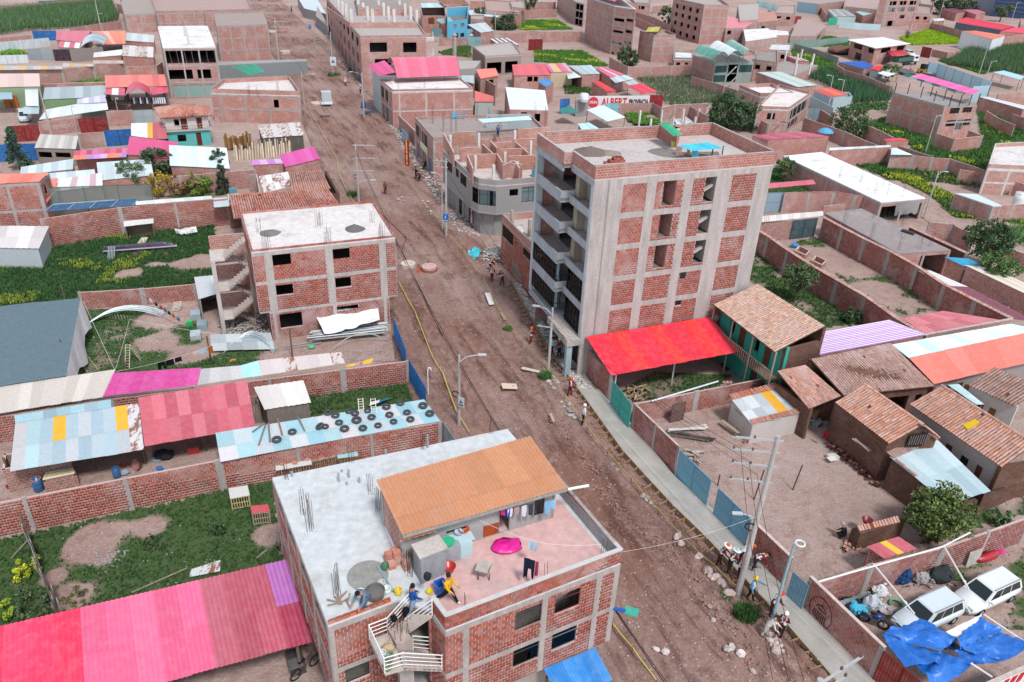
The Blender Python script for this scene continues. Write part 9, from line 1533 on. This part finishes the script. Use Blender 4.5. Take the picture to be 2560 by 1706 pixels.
def fPe(dg):
 for o,lB,p,face,v,e,tg,top,legs,head,vest,s,stripe,shoes,tr,bend in PEO:
  me=bpy.data.meshes.new_from_object(o.evaluated_get(dg));bpy.data.objects.remove(o);cols_=[top,legs,'a8765c',shoes,stripe]
  me.materials.clear();[me.materials.append(MAT[pm(c)])for c in cols_];segs=[(v[a],v[b],tg[b])for a,b in e];mi=[]
  for f in me.polygons:
   c=f.center;best=min(segs,key=lambda q:sdist(c,q));k='TLSB'.index(best[2])
   if vest and k==0 and abs(c.y)<.2:l=(c-v[0]).length;k=4 if.2<l<.27 or abs(abs(c.y)-.1)<.03 else 0
   mi.append(k)
  me.polygons.foreach_set('material_index',mi);me.polygons.foreach_set('use_smooth',[True]*len(mi));o=add('person',me);tag(o,lB,'person');lo=min(q.co.z for q in me.vertices);hd=V(tr(.03,0,.72));fd=V((math.cos(bend),0,-math.sin(bend)));ud=V((math.sin(bend),0,math.cos(bend)));yd=V((0,1,0));kids=[]
  b=MB()
  if head[0]=='hair':b.lathe(hd-fd*.015,[(.1,-.02),(.104,.04),(.085,.1),(.04,.13),(.01,.135)],12,True,(fd,yd,ud));kids.append(b.bd('hair',pm(head[1]),o,None,True))
  elif head[0]=='helmet':b.lathe(hd,[(.15,.03),(.125,.04),(.12,.1),(.08,.16),(.01,.18)],12,True,(fd,yd,ud));kids.append(b.bd('helmet',pm(head[1]),o,None,True))
  else:b.lathe(hd,[(.27,.02),(.26,.04),(.12,.06)],14,True,(fd,yd,ud));b.k=1;b.lathe(hd,[(.13,.06),(.12,.1),(.08,.16),(.01,.18)],12,True,(fd,yd,ud));kids.append(b.bd('hat',[pm(head[1]),pm(head[2])],o,None,True))
  b=MB();b.box(hd+fd*.098-ud*.02,.02,.02,.03);b.k=1;[b.box(hd+fd*.09+ud*.012+yd*k,.012,.018,.01)for k in(-.032,.032)];b.k=2;b.box(hd+fd*.09-ud*.06,.01,.04,.008);kids.append(b.bd('face',[pm('a8765c'),pm('201614'),pm('7a4038')],o))
  o.location=V(p)-Z*lo*s;o.rotation_euler.z=face;o.scale=(s,s,s)
  # -------- vehicles
def car(lB,fr,rr,side,cO,L=4.4,Wd=1.7,H=1.5,kind='wagon',name='parked_car',cat='car',rack=False,s=1.):
 """fr, rr: ground points of the front and rear wheel on one side; side +1 when that side is the car's right"""
 d=F_(fr-rr).normalized();rt=V((d.y,-d.x,0));mid=F_((fr+rr)/2)-rt*side*Wd*.48*s;rt0=Th(name,lB,cat,F_(mid,fr.z))
 def q(x,y,z):return mid+d*x*s+rt*y*s+Z*(z*s+fr.z)
 W2=Wd/2;F=L/2;st=[(-F,.55,.45,.8),(-F+.1,.8,.3,.95),(-F+.6,.84,.24,.96),(-.6,.85,.22,.93),(.55,.85,.22,.93),(1.2,.84,.24,.9),(F-.35,.8,.27,.78),(F-.05,.68,.35,.66),(F,.5,.42,.58)]
 b=MB()
 for x,hw,z0,z1 in st:
  k=hw/.85*W2;zm=z0+(z1-z0)*.55;b.v+=[q(x,-k*.9,z0),q(x,-k,zm),q(x,-k*.9,z1),q(x,0,z1+.03),q(x,k*.9,z1),q(x,k,zm),q(x,k*.9,z0)]
 for i in rN(len(st)-1):b.f+=[(7*i+k,7*i+(k+1)%7,7*i+7+(k+1)%7,7*i+7+k)for k in rN(7)]
 b.f+=[tuple(rN(7)),tuple(rN(7*len(st)-1,7*len(st)-8,-1))];b.m=[0]*len(b.f);b.bd('body','gs',rt0,cO,True)
 tb,tf=(-F+.32,.45)if kind=='wagon' else(-.95,.35);bb,bf=(-F+.1,1.2)if kind=='wagon' else(-1.5,1.15);zb=.92;zt=H
 base_=[(bb,-W2*.9),(bf,-W2*.88),(bf,W2*.88),(bb,W2*.9)];top_=[(tb,-W2*.72),(tf,-W2*.72),(tf,W2*.72),(tb,W2*.72)];b=MB();B_=[q(x,y,zb)for x,y in base_];T_=[q(x,y,zt)for x,y in top_];b.q(*T_)
 for i in rN(4):b.q(B_[i],B_[(i+1)%4],T_[(i+1)%4],T_[i])
 b.bd('cabin','gs',rt0,cO)
 b=MB();lerp2=lambda i,u,v_:Lp(Lp(B_[i],B_[(i+1)%4],u),Lp(T_[i],T_[(i+1)%4],u),v_)
 for i in rN(4):
  nn=(Lp(B_[i],B_[(i+1)%4],.5)-sum(B_,V())/4).normalized()*.02
  for u0,u1 in(((.06,.33),(.36,.62),(.65,.9))if i in(0,2)else((.06,.94),)):
   ps=[lerp2(i,u0,.12)+nn,lerp2(i,u1,.12)+nn,lerp2(i,u1,.9)+nn,lerp2(i,u0,.9)+nn];w_=MB();w_.q(*ps);w_.bd('window' if i in(0,2)else 'windscreen','darkglass',rt0)
 for y in(-1,1):
  for x in(-F+.85,F-.85):
   c=q(x,y*(W2-.08),.31);w_=MB();w_.torus(c,.22*s,.1*s,rt,16,7,.9);ty_=w_.bd('tyre','rubber',rt0,'1c1c1c',True);w_=MB();w_.lathe(c-rt*.06*s,[(.17*s,0),(.17*s,.12*s)],12,True,(d,Z,rt));w_.bd('rim','mt',ty_,'a9adb0')
  w_=MB();w_.ob(q(F-.14,y*W2*.62-.14,.58),d*.1,rt*.28*s,Z*.14*s);w_.bd('headlight','gs',rt0,'b9c2c6');w_=MB();w_.ob(q(-F+.02,y*W2*.68-.1,.7),d*.08,rt*.2*s,Z*.2*s);w_.bd('tail_light','gs',rt0,'8a1f1c');w_=MB();w_.ob(q(.85,y*W2*.98,.95),d*.12,rt*.16*y,Z*.12);w_.bd('mirror','gs',rt0,cO)
 w_=MB();w_.ob(q(F-.06,-W2*.75,.36),d*.1,rt*Wd*.75*s,Z*.16*s);w_.bd('bumper','gs',rt0,'c2c4c4');w_=MB();w_.ob(q(F-.02,-.25,.52),d*.05,rt*.5,Z*.1);w_.bd('grille','pn',rt0,'3a3c3e')
 for y in(-.6,.6)if kind=='wagon' else():w_=MB();w_.bar(q(tb,y,zt+.05),q(tf,y,zt+.05),.05,.05);w_.bd('roof_rail','pn',rt0,'8c9094')
 if rack:w_=MB();[w_.bar(q(x,-.6,zt+.12),q(x,.6,zt+.12),.06,.06)for x in(-1.2,-.6,0)];w_.bd('roof_rack','mt',rt0,'d5d5d5')
 return rt0
f1,r1_=P(15,1890,990),P(15,2245,822);car('white estate car farther from the blue tarpaulin',f1,r1_,-1,'d2d4d5');of=P(15,1340,1200)-P(15,1890,990);car('silver white estate car half under the blue tarpaulin',f1+F_(of),r1_+F_(of),-1,'c3ced2')
car('white jeep with roof rack in the yard of the pink beige house',P(0,190,1150),P(0,165,1060),1,'b9c4c6',rack=True,H=1.75);car('white saloon behind the grey-blue gate',P(1,1895,335),P(1,2030,345),1,'d2d6d8',kind='saloon',s=1.3);car('white hatchback parked in the far top yard',P(2,205,55),P(2,285,55),1,'d5d7d8',s=1.4);car('white pickup by the red awning',P(3,1290,520),P(3,1225,500),1,'c9cfd2',s=1.2)
tk=Th('dump_truck','green dump truck with white cab in the gravel yard','truck',P(3,1260,600));c0,c1=P(3,1180,610),P(3,1365,590);d=F_(c1-c0).normalized();s_=V((-d.y,d.x,0));LT=(c1-c0).length
b=MB();b.ob(c0+Z*.8,d*LT*.95,s_*2.2,Z*.3);b.bd('chassis','mt',tk,'2f3432');b=MB();o_=c0+Z*1.2-d*.2;u_=LT*.68
for a_,c_ in((o_,d*u_),(o_+s_*2.4,d*u_)):b.ob(a_,c_,s_*.1,Z*1.3)
b.ob(o_,s_*2.4,d*.1,Z*1.3);b.ob(o_+d*u_,s_*2.4,d*.1,Z*1.6);b.ob(o_,d*u_,s_*2.4,Z*.15);b.bd('tipper','gs',tk,'3f5f52')
b=MB();o_=c0+d*LT*.74+Z*1.;b.ob(o_,d*LT*.24,s_*2.3,Z*1.7);cab=b.bd('cab','gs',tk,'cfd2d2');b=MB();b.ob(o_+d*(LT*.24+.01)+s_*.15+Z*.85,d*.02,s_*2.,Z*.7);b.ob(o_+d*.5-s_*.02+Z*.85,d*LT*.15,s_*.02,Z*.6);b.bd('windscreen','darkglass',cab)
for k in(.1,.28,.85):
 for y in(0,2.2):b=MB();b.torus(c0+d*LT*k+s_*y+Z*.5,.34,.17,s_,14,7);b.bd('wheel','rubber',tk,'1c1c1c',True)
lo_=Th('loader','small yellow and black loader in the gravel yard','loader',P(3,1405,675));p=P(3,1405,675);b=MB();b.box(p+Z*.5,1.6,2.8,.9,.4);b.bd('body','gs',lo_,'c29a22');b=MB();b.box(p+Z*1.4,1.4,1.4,1.3,.4);b.bd('cab','pn',lo_,'26282a');b=MB();b.box(p+V((.8,-1.9,.2)),2.,.8,.6,.4);b.bd('bucket','mt',lo_,'33302c')
for x,y in((-.8,-1),(.8,-.8),(-.9,1),(.8,1.1)):b=MB();b.torus(p+V((x,y,.5)),.34,.17,V((1,.4,0)),12,6);b.bd('wheel','rubber',lo_,'1c1c1c',True)
def bike(lB,p,ang,cO,motor=False,s=1.,name=None):
 rt=Th(name or('motorcycle' if motor else 'bicycle'),lB,'motorcycle' if motor else 'bicycle',p);d=V((math.cos(ang),math.sin(ang),0));n=V((-d.y,d.x,0));q=lambda x,z:p+d*x*s+Z*z*s+n*.08*z
 for x in(-.52,.52):b=MB();b.torus(q(x,.33),.28*s,(.07 if motor else.035)*s,n,18,6);w_=b.bd('wheel','rubber',rt,'1d1d1d',True);b=MB();[b.bar(q(x,.33),q(x+.27*math.cos(k),.33+.27*math.sin(k)),.012)for k in(0,1.05,2.1,3.14,4.2,5.2)];b.bd('spokes','mt',w_,'8a8c8e')
 r_=.035 if motor else.024;b=MB();[b.tube([q(*a),q(*c)],r_,5)for a,c in(((-.52,.33),(-.1,.8)),((-.1,.8),(.35,.82)),((.35,.82),(0,.35)),((0,.35),(-.1,.8)),((-.52,.33),(0,.35)),((.52,.33),(.35,.95)))];b.bd('frame','gs',rt,cO);b=MB();b.tube([q(.35,.98)-n*.28,q(.38,1.),q(.35,.98)+n*.28],.02,5);b.bd('handlebar','mt',rt,'3a3a3a');b=MB();b.bar(q(-.3,.86),q(.05,.86),.16,.07);b.bd('saddle','rubber',rt,'17171a')
 if motor:b=MB();b.bar(q(-.1,.72),q(.32,.8),.24,.22);b.bd('fuel_tank','gs',rt,cO,True);b=MB();b.bar(q(-.2,.42),q(.2,.42),.25,.3);b.bd('engine','mt',rt,'5a5c5e')
bike('bicycle leaning under the end of the pink shed',P(13,460,1480),.9,'4a2f3c',s=1.15);bike('blue motorcycle beside the junk under the car yard wall',P(15,950,1050),-.5,'2a4a8c',True);bike('dark motorcycle parked before the column building',P(1,855,660,.3),1.2,'2c2c30',True,1.1);bike('dark motorcycle among the shop fronts beyond the FERRETERIA sign',P(1,1545,1530,.3),1.3,'33343a',True,1.1);bike('motorcycle ridden on the far road',P(1,325,108,.3),1.9,'2f5f94',True,1.3)
bx_=Th('grinding_machine','old steel machine box under the end of the pink shed','machine',P(13,370,1420));b=MB();b.box(P(13,370,1430),.8,1.1,.8,.5);b.bd('body','mt',bx_,'4a4c4c');b=MB();b.box(P(13,360,1400,.82),.7,.6,.1,.5);b.bd('tray','mt',bx_,'6c6e6c')
barr=Th('barrow','blue wheelbarrow beside the far trench','wheelbarrow',P(1,1020,1030,.3));b=MB();b.box(P(1,1020,1030,.6),1.3,.9,.4,.5);b.bd('tray','gs',barr,'2f5a7c');b=MB();b.torus(P(1,1040,1060,.45),.2,.07,V((1,.3,0)),12,5);b.bd('wheel','rubber',barr,'1c1c1c')
for lab,t,x,y,c in(('blue plastic barrel by the far lamp post',1,980,985,'2a5a9c'),('blue plastic barrel on the far pavement',1,492,260,'3f7ab8')):drum(lab,P(t,x,y,.3),c,.5,1.2)
# -------- terrace and roof things of the white-terrace house
zt=ZR+.02
st2=Th('brick_stack','stacks of hollow orange bricks on the white roof','bricks',P(24,440,150,zt))
for x,y,n_ in((345,120,3),(385,190,2),(415,70,3),(450,140,4),(480,20,3),(520,100,3),(560,200,3)):
 for k in rN(n_):b=MB();b.box(P(24,x,y,zt)+Z*.2*k,.34,.26,.19,.5+U(-.06,.06));b.bd('brick','bp',st2,'b8613f')
b=MB();b.lathe(P(22,620,930,ZR+.006),[(.95,0),(.9,.012),(.01,.014)],30);o=one(b,'cement_patch','cn','grey wet cement patch on the white roof','cement','807f7b');mt_=Th('mortar_tub','wide metal tub of mortar on the white roof','tub',P(24,185,530,zt));b=MB();b.lathe(P(24,185,530,zt),[(.4,0),(.45,.36),(.42,.36),(.38,.1)],20,False);b.lathe(P(24,185,530,zt),[(.4,.26),(.01,.29)],20,False);b.bd('tub','mt',mt_,'77746f')
for lab,x,y,r,h,c in(('white bucket beside the mortar tub',10,540,.19,.34,'c6d2d6'),('small grey can beside the mortar tub',262,400,.17,.2,'b4b6b4'),('yellow topped pail on a brick by the roof edge',460,500,.17,.25,'d2b42e'),('white tub of green paste on the white roof',320,470,.22,.15,'c9d4ce'),('blue and white bucket on the stair',570,1370,.17,.3,'7fa6c0'),('white bucket on the lower walkway',1095,1200,.24,.42,'d2d4d2'),('red basin on the lower walkway',1050,1120,.2,.1,'b8342c'),('potted plant in white tin on the stair landing',275,1260,.16,.3,'b9c0c0'),('round green potted plant on the stair landing',345,1290,.22,.25,'6a7a5c'),('potted plant at the landing corner',330,1400,.2,.25,'6f7f60')):drum(lab,P(24,x,y,ZL+.02 if y>1230 and x<400 else ZW+.05 if x>1000 else ZW+.7 if y>1300 else zt),c,r,h,name='bucket')
wbw=Th('wheelbarrow','cement-crusted wheelbarrow on the pink terrace','wheelbarrow',P(24,1490,330,zt));p=P(24,1490,300,zt);b=MB();b.lathe(p+Z*.35,[(.28,0),(.5,.3),(.46,.3),(.25,.04)],4,True,(V((.85,.5,0)),V((-.5,.85,0)),Z));b.bd('tray','cn',wbw,'a39a92');b=MB();[b.tube([p+V((x,-.2,0)),p+V((x,-.1,.4))],.03,5)for x in(-.25,.25)];b.bd('leg','mt',wbw,'5a5450');b=MB();b.torus(p+V((.1,.5,.2)),.16,.05,V((1,0,0)),12,5);b.bd('wheel','rubber',wbw,'222222')
bsk=Th('laundry_basket','tall blue slatted laundry basket on the terrace','basket',P(24,970,490,zt));p=P(24,970,490,zt)
for k in rN(4):
 a=k*PI/2+.5
 for i in rN(6):b=MB();c=p+V((math.cos(a),math.sin(a),0))*.2+V((-math.sin(a),math.cos(a),0))*(-.17+.068*i);b.bar(c*1.,c+Z*.6+V((math.cos(a),math.sin(a),0))*.06,.06,.02);b.bd('slat','gs',bsk,'1f62b8')
b=MB();b.lathe(p,[(.27,0),(.29,.1)],4,True,(V((.87,.5,0)),V((-.5,.87,0)),Z));b.lathe(p+Z*.52,[(.33,0),(.36,.1),(.31,.1),(.29,0)],4,False,(V((.2,.97,0)),V((-.97,.2,0)),Z));b.bd('rim','gs',bsk,'2468c0')
b=lump(P(22,1450,765,zt),.72,.55,.14,71,20,8,.3);one(b,'pink_pool','tarp','crumpled hot pink paddling pool on the terrace','pool','d81f8c',None,True);tub('red basin beside the cistern',P(22,1105,900,zt),'b0342f',.32,.3);tub('orange basin on the white worktop',P(22,1195,665,zt+.95),'c9522c',.25,.15);tub('grey bowl on the white worktop',P(22,1165,680,zt+.95),'a9bccc',.22,.14)
wt=Th('worktop','pale blue worktop with cupboard under the orange roof','table',P(22,1190,760,zt));w_=[P(22,1110,720,zt+.9),P(22,1262,712,zt+.9),P(22,1235,665,zt+.9),P(22,1105,690,zt+.9)];b=MB();b.prism([F_(q)for q in w_],zt+.86,zt+.92);b.bd('top','gs',wt,'b4c9cc');b=MB();b.box(P(22,1180,800,zt),.9,.6,.85,.45);b.bd('cupboard','gs',wt,'a9c6c8')
sk=Th('laundry_sink','concrete laundry sink with green basin beside the cistern','sink',P(22,1110,800,zt));b=MB();b.box(P(22,1112,810,zt),.75,.9,.9,.45);b.bd('block','cn',sk,'8a8c90');b=MB();b.lathe(P(22,1100,735,zt+.92),[(.2,0),(.34,.1),(.3,.1)],14);b.bd('basin','gs',sk,'2fb084')
l0_,l1_,l2_=P(22,1290,600,10.3),P(22,1655,735,9.9),P(22,2020,742,9.6);wire('white washing line over the terrace',[l0_,l1_,l2_],.006,.12,'dddddd','clothesline','clothesline');cloth('pale blue cloth on the terrace washing line',P(22,1575,722,10.),P(22,1640,738,9.95),.55,'a9bccd',taper=.4);cloth('navy trousers drying over the terrace parapet',P(22,1555,820,10.1),P(22,1620,842,10.05),1.25,'1b2233',split=1,taper=.3);cloth('red checked towel drying beside the navy trousers',P(22,1622,845,10.05),P(22,1642,850,10.05),.95,'8f3f4f')
for k,(x,c,h,lab)in eN(((1415,'c42f6a',.4,'pink'),(1440,'2a3a8a',.6,'dark blue'),(1455,'d0d4dc',.55,'white'),(1495,'a98a84',.5,'brown'),(1540,'c2c4c8',.75,'pale grey'),(1580,'3a3d44',.75,'charcoal'),(1630,'22252c',.7,'black'),(1680,'6fa6cc',.9,'light blue jeans'),(1715,'7fb4d4',.6,'sky blue'))):p=P(22,x,540-(x-1415)*.19,10.15);cloth(lab+' garment hanging under the orange eave',p,p+V((.24,.11,0)),h,c,n=4)
for lab,x,y,rx,ry,rz,c in(('black backpack on the upper stair rail',410,840,.15,.11,.22,'17181a'),('black backpack on the stair beside the climbing man',550,745,.18,.13,.22,'17181a'),('black bag hung on the cistern corner',810,340,.18,.13,.25,'2c2e32'),('yellow plastic bag by the terrace door gap',832,500,.14,.12,.16,'d8c81f'),('straw coloured sack on the stair landing',345,1190,.28,.2,.2,'b09a78'),('green broom head bag on the white roof',300,220,.15,.12,.28,'4f7a5c')):one(lump(P(24,x,y,ZL+.02 if y>1100 else 8.0 if x in(410,550)else 9.6 if x==810 else zt),rx,ry,rz,int(x),10,6),'bag','fb',lab,'bag',c,None,True)
b=MB();b.bar(P(24,205,165,zt+.03),P(24,400,475,zt+.03),.09,.06);one(b,'pipe_length','pn','long grey-green pipe lying on the white roof','pipe','7f98a0');wdh=Th('stick_heap','small heap of sticks by the roof rebar','sticks',P(22,470,1090,zt))
for k in rN(9):b=MB();p=P(22,470+U(-30,40),1085+U(-20,20),zt+.05);a=U(0,6.3);b.bar(p,p+V((math.cos(a)*.5,math.sin(a)*.5,.1)),.06,.04);b.bd('stick','wood',wdh,'8a7a6c')
bc_=Th('basketball_hoop','teal backboard on a blue bracket fixed to the white-terrace house','hoop',P(25,1170,130,5.2));b=MB();b.bar(P(25,1130,130,5.2),P(25,1410,195,5.2),.14,.14);b.bd('bracket','gs',bc_,'2458a8');v_=W(25,5.2,'1415,100 1650,160 1610,300 1385,240');b=MB();b.q(*v_);b.q(*[p-Z*.04 for p in v_]);b.bd('board','pn',bc_,'3fa08c')
# -------- trees and bushes
def tree(lB,p,h,r,n=2600,cO='3f5a30',leaf=.16,trunk=True,flat_=.85,name='tree',cat='tree',cone=False,seed=0,zc=None):
 rt=Th(name,lB,cat,p);zc=zc or h-r*flat_*.9
 if trunk:
  b=MB();top=p+Z*zc;b.tube([p,Lp(p,top,.5)+V((U(-.1,.1),U(-.1,.1),0)),top],[r*.07+.05,r*.05+.04,.04],7)
  b.bd('trunk','wood',rt,'54463c');b=MB()
  for k in rN(7):a=k*.9+seed;q=Lp(p,top,U(.45,.9));b.tube([q,q+V((math.cos(a)*r*.35,math.sin(a)*r*.35,r*.25)),q+V((math.cos(a)*r*.7,math.sin(a)*r*.7,r*U(.3,.6)))],[.07,.05,.02],5)
  b.bd('limb','wood',rt,'54463c')
 nc=max(10,n//55);a=NR.uniform(0,6.283,nc);u=NR.uniform(-1,1,nc);rr=NR.uniform(.35,1,nc)**.6;sx=np.sqrt(1-u*u)
 if cone:t_=NR.uniform(0,1,nc);C=np.stack([np.cos(a)*r*(1-t_)*rr,np.sin(a)*r*(1-t_)*rr,t_*h*.95+.2],1)+np.array(p);cr=r*.22
 else:C=np.stack([np.cos(a)*sx*r*rr,np.sin(a)*sx*r*rr,u*r*flat_*rr],1)*NR.uniform(.75,1.12,(nc,1))+np.array(p+Z*zc);cr=r*.2
 m=n//nc;D=NR.normal(0,1,(nc,m,3));D/=np.linalg.norm(D,axis=2,keepdims=True)+1e-9;Pn=(C[:,None]+D*cr*NR.uniform(.3,1.1,(nc,m,1))*NR.uniform(.6,1.3,(nc,1,1))).reshape(-1,3);Pn[:,2]=np.maximum(Pn[:,2],p.z+.05)
 k=len(Pn);e1=NR.normal(0,1,(k,3));e1/=np.linalg.norm(e1,axis=1,keepdims=True);e2=np.cross(e1,NR.normal(0,1,(k,3)));e2/=np.linalg.norm(e2,axis=1,keepdims=True)+1e-9;l=leaf*NR.uniform(.6,1.4,(k,1))
 npmesh('crown',np.stack([Pn-e1*l,Pn+e2*l*.55,Pn+e1*l,Pn-e2*l*.55],1).reshape(-1,3),np.arange(k*4).reshape(-1,4),'leaf',rt,cO);return rt
for i,(lab,t,x,y,h,r,n,c,lf,kw)in eN((('big olive green tree beside the pale blue shed roof',15,1460,290,4.,1.95,8500,'4c5a30',.11,{}),('drooping pepper tree inside the near garden wall',7,230,1190,4.4,1.7,5000,'4a5a3c',.12,{}),('spiky yucca clump at the end of the weeds',7,740,1370,1.6,1.2,1200,'3c5538',.2,dict(trunk=False,name='bush',cat='bush')),('round dark tree beyond the slab roof house',7,1950,880,5.8,2.9,6000,'33492c',.14,{}),('loose tree beside the cream sheet roof',7,2010,1110,5.,2.0,3500,'4c6238',.14,{}),('young tree on the far side of the tall block',7,130,90,3.6,1.7,2500,'4c5f3c',.16,{}),('round dense bush beyond the spiral stair house',3,740,1240,5.4,4.,5000,'3a5030',.2,dict(name='bush',cat='bush')),('thin tree in front of the white shade roof',3,1090,740,4.6,2.4,1800,'4f6038',.22,{}),('large dark tree behind the column stubs',2,1950,1170,6.5,4.2,5500,'394c31',.22,{}),('second dark tree behind the column stubs',2,2110,1190,5.4,3.4,3500,'40533a',.22,{}),('small tree beside the square brick tower',2,1060,600,5.,3.4,2600,'394c31',.26,{}),('tall tree by the four-storey brick block',2,1420,225,7.,4.,2200,'47583c',.36,{}),('tree in the far top yard',2,110,90,6.,5.,2000,'3f5236',.4,{}),('bush beside the pink barrel hall',1,1370,1120,3.2,2.6,2600,'3f5238',.2,dict(name='bush',cat='bush')),('dark street tree beside the white-roofed shed',1,2040,215,5.,4.,2600,'3f5236',.32,{}),('wide dark street tree behind the brick yard',1,2260,270,6.,5.,3000,'3a4c34',.34,{}),('dark conifer in front of the blue gate',0,185,1545,6.,2.1,3000,'3a4e40',.2,dict(cone=True)),('dark bushy tree between the pink and white roofs',0,1440,1640,4.6,2.6,3200,'3f5038',.18,{}),('grey-green tree above the green mesh screen',4,1230,190,4.4,2.2,2600,'55654c',.16,{}),('narrow dark cypress by the water cube',4,2045,200,5.,1.2,2400,'354536',.14,dict(cone=True)),('yellow leaved bush by the mesh screen',4,1480,220,3.2,1.9,3000,'8a7a2c',.13,dict(name='bush',cat='bush')),('brownish bush between the yellow and green bushes',4,1650,215,2.8,1.5,1800,'7a6444',.12,dict(name='bush',cat='bush')),('green leafy bush by the brick wall',4,1840,215,3.,1.8,2800,'5f7434',.13,dict(name='bush',cat='bush')),('small dark tree beside the white ribbed roof',0,2015,1640,4.4,1.6,2000,'3f5240',.16,{}),('dark trees before the navy hall',3,1620,140,10.,8.,2600,'3a4834',.5,{}),('second dark tree before the navy hall',3,1750,120,11.,8.,2600,'3f4e38',.5,{}),('pine before the red school wing',3,2110,200,8.,4.,1800,'4a5a40',.4,{}),('yellow flowering bush beside the old sheet fence',12,270,610,1.4,.8,900,'8f9a2e',.09,dict(trunk=False,name='bush',cat='bush')),('yellow flowering bush at the frame edge',12,40,1000,1.3,.8,800,'7f8f30',.09,dict(trunk=False,name='bush',cat='bush')),('grey-green shrub below the old sheet fence',12,300,900,1.1,1.1,1300,'46583c',.1,dict(trunk=False,name='bush',cat='bush')),('dry brown shrub beside the old sheet fence',12,700,800,.8,.9,800,'6a664c',.1,dict(trunk=False,name='bush',cat='bush')),('low bush beside the car yard wall',15,2100,130,1.2,.7,700,'3f5c34',.1,dict(trunk=False,name='bush',cat='bush')),('tiny flowering tree before the sheet fence',3,960,170,3.4,2.,900,'55683c',.25,{}))):
 tree(lab,P(t,x,y),h,r,n,c,lf,seed=i,**kw)
dg=bpy.context.evaluated_depsgraph_get();finish_text(dg);fPe(dg)
